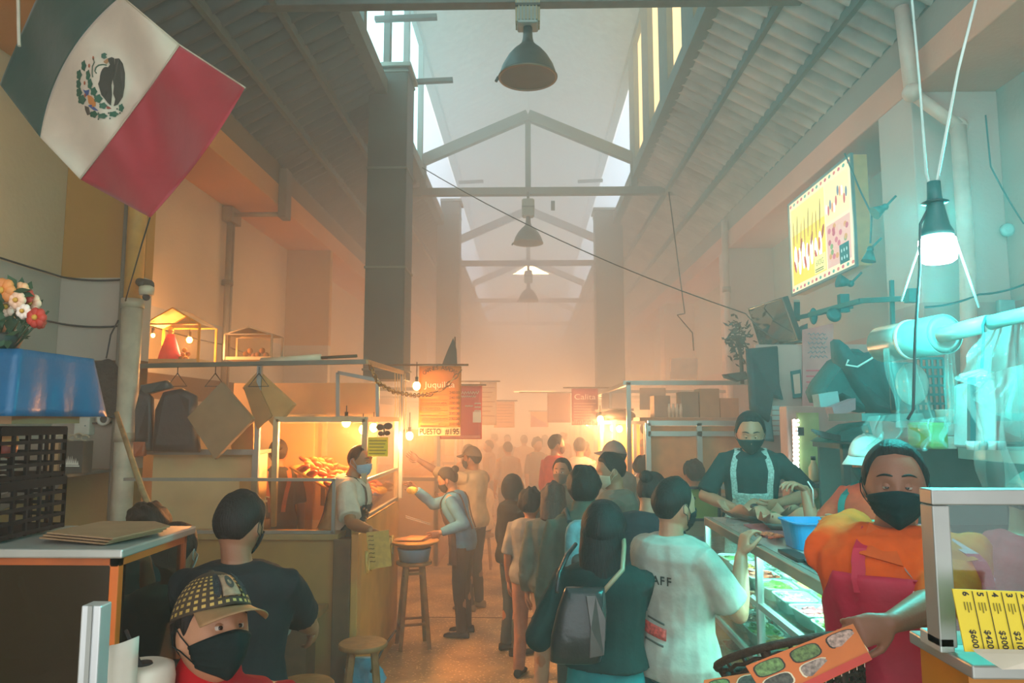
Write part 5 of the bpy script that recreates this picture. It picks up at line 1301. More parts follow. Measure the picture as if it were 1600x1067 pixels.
for k in range(22): blob(.64 + .29 * rnd.random(), .12 + .34 * rnd.random(), .035, .028, ['#d86a80', '#e09a50', '#c8506a', '#f0c0b0', '#8aa86a'][k % 5], 1.1, .005)
for k in range(15):
    for v_ in (.045, .955): blob(.04 + .066 * k, v_, .030, .018, ['#d0506a', '#5aa890', '#e07a70'][k % 3], 1.1, .003, 'border_flower')
panel(.42, .60, .10, .27, '#f4ec90', 1.4, 'price_patch', .006)
rotL = Matrix(((0, 0, -1), (-1, 0, 0), (0, 1, 0)))
text('6X0IG', lb(.51, .17) + V((-.008, 0, 0)), .085, mat('#4a4a20', .6), r, rot=rotL, align='CENTER', width=.18)
for k in range(2): MB().box(2.905, 2.907, lb(.44, 0).y - .2, lb(.44, 0).y, lb(0, .13 - .02 * k).z, lb(0, .14 - .02 * k).z).build('small_text', mat('#6a6a30', .6), r)
panel(.80, .93, .07, .25, '#3a7a7a', .7, 'dark_badge', .007)
for k in range(6): blob(.83 + .035 * (k % 3), .12 + .07 * (k // 3), .012, .018, '#d8f0e8', 1.0, .009)
pl((2.55, 7.3, 3.9), (1, .85, .55), 6, .2)
wire([at(1320, 240, 6.4), at(1345, 300, 6.2), at(1362, 335, 6.0), at(1360, 380, 6.0)], .008, mat('#2f5f62', .5), label='dark cable hanging across the corner of the backlit menu', cat='cable')
# clamp arms / spot lamps near the menu
TL = mat('#24585c', .5, .3)
def spot(px, py, Y, label, d=(-.06, 0, -.05)):
    p = at(px, py, Y); r = empty('clamp_lamp', p, 0, label, 'lamp', 'unlit clamp spot lamps'); q = V(d).normalized()
    MB().tube(V(p) - q * .05, V(p) + q * .03, .02, .05, 16).build('lamp_shade', TL, r); MB().ball(V(p) - q * .06, .025, n=10).build('socket', TL, r); MB().bar(V(p) - q * .06, V(p) - q * .06 + V((.08, 0, .08)), .015).build('clamp', TL, r); return r
spot(1372, 330, 5.2, 'dark clamp lamp fixed beside the near edge of the backlit menu', (-.1, 0, -.06)); spot(1358, 402, 5.2, 'small clamp lamp pointing down below the backlit menu', (-.02, 0, -.1)); spot(1316, 440, 5.2, 'little clamp lamp hanging between the menu and the bracket arm', (-.08, 0, .02))
r = empty('bracket_arm', at(1345, 475, 4.6), 0, 'dark horizontal bracket arm with clamps reaching out below the backlit menu', 'bracket')
MB().bar(at(1265, 492, 5.2), at(1345, 470, 4.7), .03).bar(at(1345, 470, 4.7), at(1425, 466, 4.4), .03).build('arm_bar', TL, r)
p = at(1271, 494, 5.2); MB().ball(p, .028, .028, .06, 14).build('end_pad', TL, r)
p = at(1318, 474, 4.9); MB().obox(p, (.06, .05, .12)).build('clamp_block', TL, r); p = at(1303, 492, 4.9); MB().lathe(p, [(.03, -.02), (.05, 0), (.03, .02)], 16, axis=Matrix.Rotation(R(80), 3, 'X')).build('clamp_ring', TL, r)
p = at(1424, 462, 4.4); MB().obox(p, (.06, .06, .08)).build('wall_plate', TL, r)
r = empty('hook_rail', at(1396, 460, 4.6), 0, 'vertical dark perforated strip hanging from the bracket arm', 'strip'); MB().bar(at(1393, 438, 4.6), at(1395, 512, 4.6), .022).build('strip', TL, r)
# ---- television
q = [at(1168, 482, 7.4), at(1223, 464, 6.4), at(1247, 532, 6.5), at(1188, 546, 7.4)]
r = empty('television', q[3], 0, 'dark flat television tilted downwards on the wall reflecting an orange light', 'television')
nn = (q[1] - q[0]).cross(q[3] - q[0]).normalized(); nn = nn if nn.x > 0 else -nn
MB().poly(q, nn * .05).build('tv_casing', mat('#3a3c3e', .4), r, bevel=.006)
ctr = sum(q, V()) / 4; MB().poly([ctr + (p_ - ctr) * .95 - nn * .002 for p_ in q], -nn * .001).build('screen', mat('#15181a', .08, 0, 0), r)
MB().bar(at(1245, 470, 6.6), at(1245, 500, 6.7), .05).bar(at(1228, 500, 6.6), (3.03, 6.9, 3.05), .04).build('wall_bracket', TL, r)
def quadp(pxs, Y, m, name, label, cat, th=.02, **k): return MB().poly([at(x, y, Y) for x, y in pxs], (0, th, 0)).build(name, m, label=label, cat=cat, **k)
quadp([(1195, 548), (1262, 505), (1262, 530), (1212, 552)], 6.9, mat('#3d4448', .6), 'equipment_box', 'dark equipment box behind the lower edge of the television', 'box', .15)
# dark coats/cloth and plants beneath the tv
def drapery(pxs, Y, d, col, name, label, cat, sub=0):
    g = MB(); c = [at(x, y, Y) for x, y in pxs]; ctr = sum(c, V()) / len(c); rings = []
    for f, yy in ((.75, -d), (.95, -d * .7), (1., 0), (.95, d * .7), (.75, d)): rings.append([ctr + (p_ - ctr) * f + V((0, yy + .02 * math.sin(i * 1.9), 0)) for i, p_ in enumerate(c)])
    g.loft(rings); return g.build(name, mat(col, .75, 0, .2, 8, .9, 6), label=label, cat=cat, sub=sub)
drapery([(1165, 545), (1215, 540), (1216, 600), (1222, 625), (1208, 620), (1200, 660), (1170, 640)], 6.05, .05, '#33393d', 'hanging_coat', 'dark coat-like cloth hanging below the television', 'coat')
drapery([(1128, 585), (1165, 580), (1170, 592), (1150, 597), (1132, 590)], 7.6, .06, '#2d3436', 'cloth_bundle', 'dark cloth jutting out below the dried plant', 'cloth')
rnd = random.Random(9); g = MB()
for i in range(150):
    p = at(rnd.gauss(1153, 9), rnd.gauss(530, 17), 7.7 + rnd.uniform(-.15, .15)); a_ = rnd.uniform(0, 6.28); d = V((math.cos(a_), rnd.uniform(-.6, .6), math.sin(a_))).normalized() * rnd.uniform(.04, .10); s_ = d.orthogonal().normalized() * .02
    g.add([p, p + d * .5 + s_, p + d, p + d * .5 - s_], [(0, 1, 2, 3)])
g.path([at(1160, 600, 7.7), at(1158, 560, 7.7), at(1152, 525, 7.7)], .02, 6)
g.build('dried_plant', mat('#3a3a34', .8), label='dark dried plant bunch fixed to the pipe beside the television', cat='plant')
# wall posters & signs by the fridge
PK = mat('#c98a86', .7, 0, .15, 6)
r = empty('menu_poster', at(1280, 570, 5.6), 0, 'large pink handwritten menu poster on the wall under the bracket arm', 'poster')
pq = [at(1254, 515, 6.13), at(1302, 505, 6.13), at(1304, 625, 6.13), at(1254, 640, 6.13)]; MB().poly(pq, (0, .01, 0)).build('poster_sheet', PK, r)
for k in range(6):
    a_ = at(1262 + 3 * (k % 2), 522 + k * 7, 6.125); g = MB(); g.path([a_ + V((.012 * j, -.006, .012 * math.sin(j * 2.1 + k))) for j in range(13)], .003, 4); g.build('scribbled_writing', mat('#7f8790', .6), r)
for k in range(5): a_ = at(1260, 580 + k * 9, 6.12); MB().box(a_.x, a_.x + .12, 6.12, 6.125, a_.z, a_.z + .012).build('red_text_line', mat('#d85a6a', .6), r)
r = empty('picture_frame', at(1242, 600, 5.7), 0, 'narrow dark-framed notice hanging at a slight angle by the pink poster', 'frame')
pq = [at(1236, 580, 6.13), at(1251, 577, 6.13), at(1253, 620, 6.13), at(1240, 622, 6.13)]; MB().poly(pq, (0, .02, 0)).build('frame_border', TL, r); cc = sum(pq, V()) / 4; MB().poly([cc + (p_ - cc) * .72 + V((0, -.003, 0)) for p_ in pq], (0, -.002, 0)).build('notice', mat('#c8a090', .6), r)
r = empty('notice_board', at(1220, 655, 6.0), 0, 'column of small price labels on the wall beside the fridge', 'sign')
for k in range(6):
    for j in range(2):
        a_, b2 = at(1207 + 14 * j, 634 + 8 * k, 6.15), at(1218 + 12 * j, 640 + 8 * k, 6.15); MB().box(a_.x, b2.x, 6.148, 6.16, b2.z, a_.z).build('price_label', mat('#b9bcb8', .6), r)
r = empty('soda_sign', at(1197, 630, 6.1), 0, 'small red and white bottle-shaped sign beside the hanging coat', 'sign')
a_, b2 = at(1192, 612, 6.14), at(1201, 642, 6.14); MB().box(a_.x, b2.x, 6.14, 6.16, b2.z, a_.z).build('sign_panel', mat('#c8504a', .5), r); MB().ball(at(1196, 604, 6.1), .035, .01, .035, 12).build('sign_top', mat('#d8b0a0', .5), r)
drapery([(1180, 648), (1206, 650), (1208, 690), (1186, 688)], 6.08, .03, '#4a666c', 'hanging_apron', 'grey-blue apron hanging with a small white motif behind the masked server', 'apron')
pa = at(1184, 700, 6.2)
MB().box(pa.x, 3.05, 6.16, 6.2, 0, 2.62).build('partition_board', mat('#b5938a', .8, 0, .15, 3), label='pinkish partition board behind the fridge carrying signs and labels', cat='partition')
# fridge with led strip
r = empty('upright_fridge', at(1250, 700, 5.45), 0, 'upright glass-door drinks fridge with a column of white led lights', 'fridge')
a_, b2 = at(1232, 634, 5.45), at(1300, 760, 5.45)
MB().box(a_.x, b2.x + .15, 5.5, 5.66, 0, a_.z).build('fridge_body', mat('#b9988e', .5), r, bevel=.01)
MB().box(a_.x + .07, a_.x + .22, 5.46, 5.5, .9, a_.z - .05).build('door_glass', mat('#a8b87a', .2, 0, .2, 6), r)
l0, l1 = at(1238, 655, 5.45), at(1250, 755, 5.45); MB().box(l0.x, l1.x, 5.455, 5.47, l1.z, l0.z).build('led_housing', mat('#d0a59a', .4), r)
for k in range(15):
    for j in range(2):
        c_ = at(1241 + 6 * j, 657 + 6.6 * k, 5.44); MB().ball(c_, .009, .005, .010, 8).build('led', glow('#f4fff8', 8), r)
c_ = at(1251, 674, 5.44); MB().obox(c_, (.045, .01, .06)).build('black_sticker', BLK, r)
p = at(1272, 752, 5.0); r = empty('sauce_bottle', p, 0, 'pale yellow bottle with dark cap standing beside the fridge lights', 'bottle')
MB().lathe(p, [(.03, 0), (.032, .01), (.032, .09), (.014, .125), (.014, .14)], 16).build('bottle_body', mat('#c8c498', .3), r); MB().lathe(p, [(.016, .14), (.016, .165)], 12).build('bottle_cap', mat('#2a4a4c', .4), r)
MB().box(p.x - .3, 3.7, 4.85, 5.45, p.z - .03, p.z - .002).build('side_table', mat('#5a6a68', .4, .5), label='steel side table behind the servers', cat='table')
for y in (): pass
# shelf unit behind servers
r = empty('shelf_unit', (2.9, 4.4, 0), 0, 'dark shelf unit loaded with bags behind the servers', 'shelf')
s0 = at(1284, 691, 4.6)
for z in (s0.z, 1.35, .9): MB().box(s0.x, 3.68, 4.3, 4.75, z - .03, z).build('shelf_board', mat('#4f5f60', .6), r)
for x in (s0.x + .02, 2.75, 3.66): MB().bar((x, 4.32, 0), (x, 4.32, s0.z), .04).build('upright', mat('#2f4a4c', .5), r)
MB().box(s0.x + .03, 3.66, 4.72, 4.75, .9, s0.z).build('back_sheet', mat('#45605f', .7), r)
zt = s0.z
drapery([(1265, 612), (1275, 595), (1300, 560), (1330, 545), (1372, 570), (1378, 640), (1340, 645), (1300, 618), (1285, 625), (1270, 630)], 4.6, .14, '#1f5556', 'duffel_bag', 'big dark teal bag slumped on the shelf beneath the roll of film', 'bag')
drapery([(1302, 530), (1318, 548), (1345, 552), (1378, 545), (1400, 600), (1398, 660), (1360, 650), (1330, 600), (1305, 560)], 4.45, .10, '#163f42', 'backpack', 'dark backpack with straps hanging above the teal bag', 'bag')
drapery([(1300, 672), (1320, 662), (1350, 658), (1358, 690), (1300, 692), (1270, 690)], 4.4, .10, '#1c6c6c', 'cloth_bundle', 'glossy teal bundle on the shelf over the white cap', 'bundle')
MB().poly([at(1279, 616, 4.3), at(1309, 611, 4.3), at(1313, 634, 4.3), at(1282, 636, 4.3)], (0, .1, 0)).build('cardboard_box', mat('#7f9a9c', .7), label='grey-blue small box beside the teal duffel bag', cat='box')
MB().poly([at(1300, 636, 4.2), at(1337, 622, 4.2), at(1337, 640, 4.2), at(1305, 652, 4.2)], (0, .1, 0)).build('cardboard_box', mat('#a08890', .7), label='mauve flat box tilted above the tongs handles', cat='box')
for k in range(4): MB().tube(at(1268 + 4 * k, 672 + 3 * k, 4.25), at(1312, 682 + 2 * k, 4.3), .008).build('utensil', mat('#3a4444', .5), label=['topmost', 'second', 'third', 'lowest'][k] + ' dark utensil handle sticking out from the shelf end', cat='utensil', group='utensil handles on the shelf')
MB().path([at(1326, 562, 4.3), at(1322, 570, 4.3), at(1340, 573, 4.3), at(1362, 560, 4.3), at(1372, 548, 4.3)], .006, 6).build('strap', mat('#b9d8d4', .5), label='pale strap looped over the dark backpack', cat='strap')
# poles & film roll
r = empty('film_roll', at(1440, 530, 3.3), 0, 'large roll of clear plastic film threaded on a white pole', 'roll')
MB().path([at(1380, 538, 3.5), at(1476, 522, 3.1)], [.085, .085], 30).build('wound_film', mat('#7da5a2', .25, 0, .08, 20), r)
d_ = (at(1476, 522, 3.1) - at(1380, 538, 3.5)).normalized(); e_ = at(1476, 522, 3.1)
MB().path([at(1420, 531, 3.32), at(1426, 530, 3.30)], [.089, .089], 30).build('film_edge', mat('#dff0ec', .4), r)
MB().path([e_, e_ + d_ * .004], [.082, .06], 30).build('roll_end', mat('#8fb8b4', .4), r); MB().path([e_, e_ + d_ * .02], [.035, .035], 20).build('roll_core', mat('#cfe0d8', .5), r); MB().path([e_ - d_ * .0, e_ + d_ * .03], [.018, .018], 12).build('core_hole', TL, r)
r = empty('support_pole', at(1540, 510, 3.0), 0, 'white tube pole running out of the film roll towards the right edge', 'pole')
MB().path([at(1470, 524, 3.05), at(1546, 505, 2.85)], .034, 16).build('pole_tube', mat('#9fbdb8', .35), r); MB().path([at(1542, 505, 2.86), at(1660, 478, 2.6)], .028, 16).build('pole_tube', mat('#93b3ae', .35), r)
MB().path([at(1541, 495, 2.85), at(1536, 508, 2.82), at(1537, 525, 2.84), at(1534, 575, 2.84)], .006, 8).build('tie_cord', TL, r)
FILM = mat('#8fb4b0', .15, 0, .15, 12, .9, 9, alpha=.26, spec=.8)
def film(p00, p10, p11, p01, Y, label, n=.05, m=FILM, name='plastic_sheet', cat='plastic sheet'):
    a_, b_, c_, d2 = [at(*q, Y) for q in (p00, p10, p11, p01)]; sd = sum(p00) * .37
    def f(u, v_):
        p_ = a_.lerp(b_, u).lerp(d2.lerp(c_, u), v_); k_ = n * (.3 + v_)
        p_.y += k_ * (math.sin(u * 17 + v_ * 2 + sd) + .6 * math.sin(u * 31 + v_ * 7)); p_.x += k_ * .3 * math.sin(v_ * 9 + u * 5 + sd); return p_
    return MB().grid(f, 40, 24).build(name, m, label=label, cat=cat)
film((1380, 545), (1424, 535), (1468, 668), (1400, 668), 3.35, 'clear film hanging down from the wound roll', .02)
film((1476, 545), (1490, 545), (1500, 660), (1478, 665), 3.1, 'narrow frosted strip of film hanging from the roll end', .012)
film((1536, 520), (1610, 500), (1630, 720), (1500, 590), 2.75, 'crumpled clear plastic curtain hanging from the white pole', .03)
film((1500, 600), (1620, 560), (1640, 780), (1545, 770), 2.6, 'second loose clear plastic sheet gathered at the right edge', .04)
MB().ball(at(1425, 600, 3.5), .075, .05, .10, 18).build('plastic_tub', mat('#9ccac6', .2, 0, .1, alpha=.75), label='rounded clear lid showing behind the hanging film', cat='lid')
r = crate_ = empty('plastic_crate', at(1458, 640, 3.7), 0, 'teal-black plastic crate of bottles behind the film roll', 'crate')
c0, c1 = at(1430, 560, 3.7), at(1478, 645, 3.7)
MB().box(c0.x, c1.x, 3.7, 3.98, c1.z, c1.z + .015).build('base', TL, r)
g = MB()
for k in range(7): z = c1.z + (c0.z - c1.z) * k / 6; g.bar((c0.x, 3.7, z), (c1.x, 3.7, z), .012)
for k in range(6): x = c0.x + (c1.x - c0.x) * k / 5; g.bar((x, 3.7, c1.z), (x, 3.7, c0.z), .010)
g.build('lattice_front', mat('#175a5c', .4), r); MB().box(c0.x, c1.x, 3.97, 3.98, c1.z, c0.z).build('crate_back', mat('#123f42', .5), r)
MB().box(c0.x - .3, 3.6, 3.65, 4.05, c1.z - .04, c1.z - .002).build('wall_shelf', mat('#45605f', .6), label='upper shelf behind the film roll carrying the crate', cat='shelf')
r = empty('storage_tub', at(1482, 700, 3.3), 0, 'stack of frosted food tubs with a yellow-green one beside the crate', 'tub'); a_, b2 = at(1452, 660, 3.3), at(1484, 702, 3.3)
MB().box(a_.x, b2.x, 3.3, 3.5, b2.z, a_.z).build('green_tub', mat('#6f8a3c', .5, 0, .1), r, bevel=.012); a_, b3 = at(1486, 640, 3.3), at(1512, 702, 3.3)
for k in range(3): z = b3.z + .06 * k; MB().lathe(((a_.x + b3.x) / 2, 3.4, z), [(.036, 0), (.042, .05), (.045, .055)], 18).build('clear_tub', mat('#cfe6e0', .25, alpha=.8), r)
MB().poly([at(1516, 600, 3.0), at(1556, 590, 3.0), at(1560, 702, 3.0), at(1516, 700, 3.0)], (0, .12, 0)).build('paper_sack', mat('#a9a8a8', .7, 0, .08, 4, .5, 6), label='pale grey tall paper sack hanging between the plastic sheets', cat='bag', bevel=.01)
MB().bar(at(1518, 590, 2.98), at(1518, 700, 2.98), .022).build('hanger_strip', TL, label='dark vertical strip beside the grey paper sack', cat='strip')
MB().box(2.02, 3.0, 3.05, 3.55, at(1500, 706, 3.1).z - .05, at(1500, 704, 3.1).z).build('shelf_board', mat('#8fb0ac', .5), label='pale shelf with tubs and sack behind the teal cap', cat='shelf', bevel=.004)
for k in range(4): MB().lathe(at(1520 + 14 * k, 703, 2.98), [(.02, 0), (.024, .03), (.02, .035)], 14).build('sauce_cup', mat('#6a7a7c' if k % 2 else '#b9c8c4', .4), label=['first', 'second', 'third', 'last'][k] + ' small cup from the left on the shelf edge above the teal cap', cat='cup', group='cups on the pale shelf')
for k in range(3): MB().path([at(1500 + 6 * k, 588 + 6 * k, 3.0), at(1530, 580 + 3 * k, 2.98), at(1552, 584 + 3 * k, 3.0)], .009, 6).build('bag_handle', mat('#c3dbd6', .4), label=['upper', 'middle', 'lower'][k] + ' pale plastic hanger end above the grey sack', cat='hanger', group='plastic hanger ends')
film((1358, 650), (1440, 645), (1450, 700), (1350, 705), 3.45, 'heap of clear plastic bags on the shelf behind the orange server', .05, name='plastic_bag', cat='bag')
film((1440, 655), (1500, 648), (1510, 690), (1440, 705), 3.15, 'crinkled plastic bag in front of the green tub', .04, name='plastic_bag', cat='bag')
# wall gadgets right
r = empty('wall_fitting', at(1572, 358, 5.62), 0, 'small ring-like wall fitting high on the teal wall', 'fitting'); MB().lathe(at(1572, 360, 5.64), [(.05, 0), (.05, .03), (.03, .04)], 18, axis=Matrix.Rotation(R(90), 3, 'X')).build('ring', mat('#8fc8c8', .4), r)
MB().obox(at(1572, 487, 5.62), (.12, .05, .18)).build('socket_box', mat('#7fb0b0', .5), label='pale switch box on the wall above the white pole', cat='box', bevel=.01)
wire([at(1445, 480, 5.4), at(1530, 460, 5.4), at(1610, 440, 5.4)], .008, TL, label='thin cable across the teal wall above the white pole', sag=.02)
wire([at(1540, 180, 5.4), at(1548, 260, 5.4), at(1600, 350, 5.3)], .006, TL, label='thin dark cable drooping on the upper teal wall', sag=.02)
# green-yellow board behind white-shirt man
r = empty('green_board', at(1095, 790, 5.6), 0, 'green panel board standing behind the head of the white-shirted man', 'board'); MB().poly([at(1070, 764, 5.7), at(1122, 764, 5.7), at(1122, 812, 5.7), at(1070, 812, 5.7)], (0, .03, 0)).build('panel', mat('#7f9a4a', .6), r)
g = MB(); q = [at(1070, 762, 5.69), at(1124, 762, 5.69), at(1124, 812, 5.69), at(1070, 812, 5.69)]
for i in range(4): g.bar(q[i], q[(i + 1) % 4], .02)
g.build('panel_frame', BLK, r)
r = empty('low_counter', (1.5, 5.6, 0), 0, 'low tiled counter beyond the far end of the salad case', 'counter'); MB().box(1.15, 2.2, 5.72, 5.95, 0, 1.42).build('body', mat('#8a7a60', .6), r); MB().box(1.1, 2.25, 5.25, 5.98, 1.02, 1.07).build('top', mat('#4f5656', .4), r); MB().box(1.15, 1.9, 5.3, 5.6, 0, 1.02).build('front', mat('#a89a6a', .6), r)
for k in range(6): MB().box(1.12, 1.5, 5.27 + .0 * k, 5.5, 1.072 + .014 * k, 1.082 + .014 * k).build('tray', mat('#5a6468', .4), label=['lowest', 'second', 'third', 'fourth', 'fifth', 'top'][k] + ' of the dark trays stacked beyond the salad case', cat='tray', group='trays stacked beyond the salad case')
# wicker basket held low and menu card
p = at(1245, 1066, 2.02); r = empty('wicker_basket', p, 0, 'dark open-weave wicker basket tilted at the near end of the salad case', 'basket')
BK = mat('#38271a', .7, 0, .3, 50, .4, 60); tl = Matrix.Rotation(R(-10), 3, 'Y') @ Matrix.Rotation(R(-28), 3, 'X')
bc = V(p) + V((.05, .05, -.108))
g = MB(); NB = 36
for k in range(9):
    z = .018 * k; rad = .145 + .006 * k
    g.path([bc + tl @ V((rad * math.cos(2 * PI * j / NB), rad * .85 * math.sin(2 * PI * j / NB), z + .003 * (1 if (j + k) % 2 else -1))) for j in range(NB + 1)], .0055, 5)
for j in range(NB // 2):
    a_ = 2 * PI * j / (NB // 2); g.path([bc + tl @ V(((.14 + .006 * k) * math.cos(a_), (.14 + .006 * k) * .85 * math.sin(a_), .018 * k)) for k in range(10)], .006 if j % 3 else .014, 5)
g.build('woven_side', BK, r)
g = MB(); g.path([bc + tl @ V((.202 * math.cos(2 * PI * j / NB), .172 * math.sin(2 * PI * j / NB), .165)) for j in range(NB + 1)], .011, 8); g.build('rim', BK, r)
g = MB(); g.grid(lambda u, v_: bc + tl @ V((.14 * v_ * math.cos(2 * PI * u), .12 * v_ * math.sin(2 * PI * u), 0)), 30, 4, thick=.004); g.build('base', BK, r)
# menu leaflet
def leaflet(q, label, ncol, nrow, name='menu_leaflet'):
    r = empty(name, sum(q, V()) / 4, 0, label, 'menu', 'orange menus in the basket'); ux, uy = q[1] - q[0], q[3] - q[0]; nn = ux.cross(uy).normalized(); nn = nn if nn.y < 0 else -nn
    MB().poly(q, -nn * .004).build('card_sheet', mat('#c86a30', .5, 0, .1, 10), r, bevel=.001)
    cols = ['#5f7f4a', '#4a4a42', '#5a7040', '#8a7a70', '#a08478', '#6f6a60']
    k = 0
    for i in range(ncol):
        for j in range(nrow):
            u, v_ = (i + .5) / ncol, .04 + (j + .5) / nrow * .72; c_ = q[0] + ux * u + uy * v_ + nn * .001; a_, b_ = .36 / ncol, .30 / nrow
            def oct_(s_, o): return [c_ + nn * o + ux * a_ * s_ * math.copysign(abs(math.cos(t)) ** .6, math.cos(t)) + uy * b_ * s_ * math.copysign(abs(math.sin(t)) ** .6, math.sin(t)) for t in [2 * PI * (m_ + .5) / 16 for m_ in range(16)]]
            f = MB().add(oct_(1.12, 0), [tuple(range(16))]).build('picture_border', mat('#d8c8a8' if k % 2 else '#2c241c', .5), r)
            MB().add(oct_(1., .0006), [tuple(range(16))]).build('dish_picture', mat(cols[k % 6], .5, 0, .6, 120), r); k += 1
    c_ = [q[3] - uy * .17 + nn * .001, q[2] - uy * .17 + nn * .001, q[2] + nn * .001, q[3] + nn * .001]; MB().add(c_, [(0, 1, 2, 3)]).build('red_footer', mat('#b8392c', .5), r)
    g = MB()
    for k in range(12):
        a_ = q[3] + ux * (.08 + .07 * k) - uy * .05 + nn * .0012; g.path([a_, a_ - uy * .08 + ux * .02], .0009, 4)
    g.build('footer_lettering', mat('#e8c8b8', .5), r)
    return r
leaflet([at(1165, 1040, 1.78), at(1333, 974, 1.80), at(1363, 1030, 1.74), at(1205, 1105, 1.72)], 'orange menu card with dish photographs held by the woman in the pink apron', 3, 2)
leaflet([at(1100, 1062, 1.86), at(1240, 1040, 1.86), at(1240, 1100, 1.80), at(1095, 1110, 1.80)], 'second orange menu card lying lower in the wicker basket', 3, 1)
# ================================================================== people in the scene
W_ = lambda px, py, Y: tuple(at(px, py, Y))
# 1 man with patterned cap and red jacket, near
CAPM = mat('#3a2e20', .8, 0, .2, 30); GOLDM = mat('#b3964e', .5, .2, .2, 40)
i1 = person('young man in a red jacket, black mask and gold-checked cap, nearest the lens', at(332, 900, 1.8).x, 1.8, 1.62, PI + R(38), look=1.6, hyaw=R(14), hroll=R(-5), hpitch=R(-16), mask='#14201f', cap={'mat': CAPM, 'check': GOLDM, 'brim': mat('#8a6a48', .6, 0, .3, 14)}, shirt='#a01218', sleeve=1, loose=.014, collar='high', vox=.006, eyes=1, skin='#a8795c', hair='short', trousers='#2c3236')
H_ = i1['H']
g = MB()
def capp(az, el, o): p = hp(R(az), R(el), 0); return H_(p + p.normalized() * (.0165 + .004 * math.sin(max(0, (el - 15) / 74) * PI / 2) + o))
g.grid(lambda u, v_: capp(-16 + 32 * u, 30 + 30 * v_, .004 + .004 * math.sin(u * PI) * math.sin(v_ * PI)), 12, 10, thick=-.003)
em = g.build('cap_emblem', mat('#8a745c', .6, 0, .3, 60), i1['root'], local=True)
em.parent = i1['root']
for nm, m_, a0, e0, w1, h1 in (('emblem_disc', mat('#3c3a34', .6), 0, 46, 8, 9), ('emblem_side', mat('#26282a', .7, 0, .3, 80, .8, 120), -24, 44, 7, 17), ('emblem_side', mat('#26282a', .7, 0, .3, 80, .8, 120), 24, 44, 7, 17)):
    g = MB(); pts = [capp(a0 + w1 * math.cos(t), e0 + h1 * math.sin(t), .0085) for t in [2 * PI * k / 16 for k in range(16)]]
    g.add(pts, [tuple(range(16))]); g.build(nm, m_, i1['root'], local=True)
# fix: emblem parts were given local coordinates
# 2 man in black T-shirt from behind
person('man in a plain black T-shirt seen from behind at the eating counter', at(358, 900, 2.65).x, 2.72, 1.74, R(6), hyaw=R(-18), hpitch=R(10), shirt='#1d2426', sleeve=.45, loose=.016, vox=.008, hair='short', skin='#8f6248', RH=(-.92, 3.28, 1.07), LH=(-1.35, 3.3, 1.08), wf=1.02, mask='#22282a', trousers='#23282c')
# 3 grey-clad neighbour
person('person in grey hoodie standing beyond the patterned cap, half hidden', -1.42, 3.0, 1.58, R(20), hyaw=R(-25), shirt='#6f7370', sleeve=1, loose=.02, vox=.010, hair='short', mask='#9aa0a0', skin='#8f6248', RH=(-1.1, 3.4, 1.08))
# 4 blue T-shirt diner
person('diner in a teal-blue T-shirt eating, seen between the case and the cap', -1.92, 3.92, 1.58, PI + R(-15), seat=.72, hpitch=R(20), shirt='#2c6f80', sleeve=.5, vox=.009, hair='full', skin='#9a6a4a', RH=(-1.86, 3.62, 1.33), LH=(-1.70, 3.64, 1.14), lean=R(10))
r = empty('wooden_stool', (-1.92, 4.0, 0), 0, 'stool under the diner in the teal-blue T-shirt', 'stool'); MB().lathe((-1.92, 4.0, .69), [(.16, 0), (.16, .03)], 24).build('seat', WOOD, r)
for k in range(4): a_ = PI / 4 + k * PI / 2; MB().bar((-1.92 + .17 * math.cos(a_), 4.0 + .17 * math.sin(a_), 0), (-1.92 + .1 * math.cos(a_), 4.0 + .1 * math.sin(a_), .69), .03).build('leg', WOOD, r)
# 5 vendor leaning over counter
ve = at(528, 760, 5.5)
i5 = person('vendor in white T-shirt and pale blue mask leaning over the counter', ve.x - .02, 5.62, 1.70, R(-85), z0=.13, lean=R(12), hyaw=R(-28), mask='#8fa4b4', shirt='#c3b9a6', sleeve=.45, loose=.02, vox=.007, eyes=2, hair='crop', skin='#9a6844', hpitch=R(4), RH=W_(578, 828, 5.1), LH=W_(560, 800, 5.6), rhint=(-.1, -.4, -.9), rh={'d': (.6, -.1, -.8), 'n': (-.3, -.9, -.1), 'curl': .9}, wf=1.1, apron={'mat': cloth('#33403f'), 'top': 1.28})
MB().box(-1.95, -1.25, 5.35, 5.58, 0, .12).build('floor_board', BRN, label='low board the leaning vendor stands on behind the counter', cat='board')
# sign he holds
q = [at(572, 832, 5.0), at(607, 828, 5.02), at(612, 884, 5.02), at(578, 890, 5.0)]
r = empty('menu_card', q[3], 0, 'worn tan menu card held out by the leaning vendor', 'menu'); MB().poly(q, (0, .006, 0)).build('card_sheet', mat('#b88a3e', .6, 0, .15, 30), r)
for k in range(7):
    a_ = at(575 + .5 * k, 838 + 6.6 * k, 4.995); MB().path([a_ + V((.012 * j, 0, .004 * (j % 2))) for j in range(4)], .0022, 5).build('binding_ring', BRN, r)
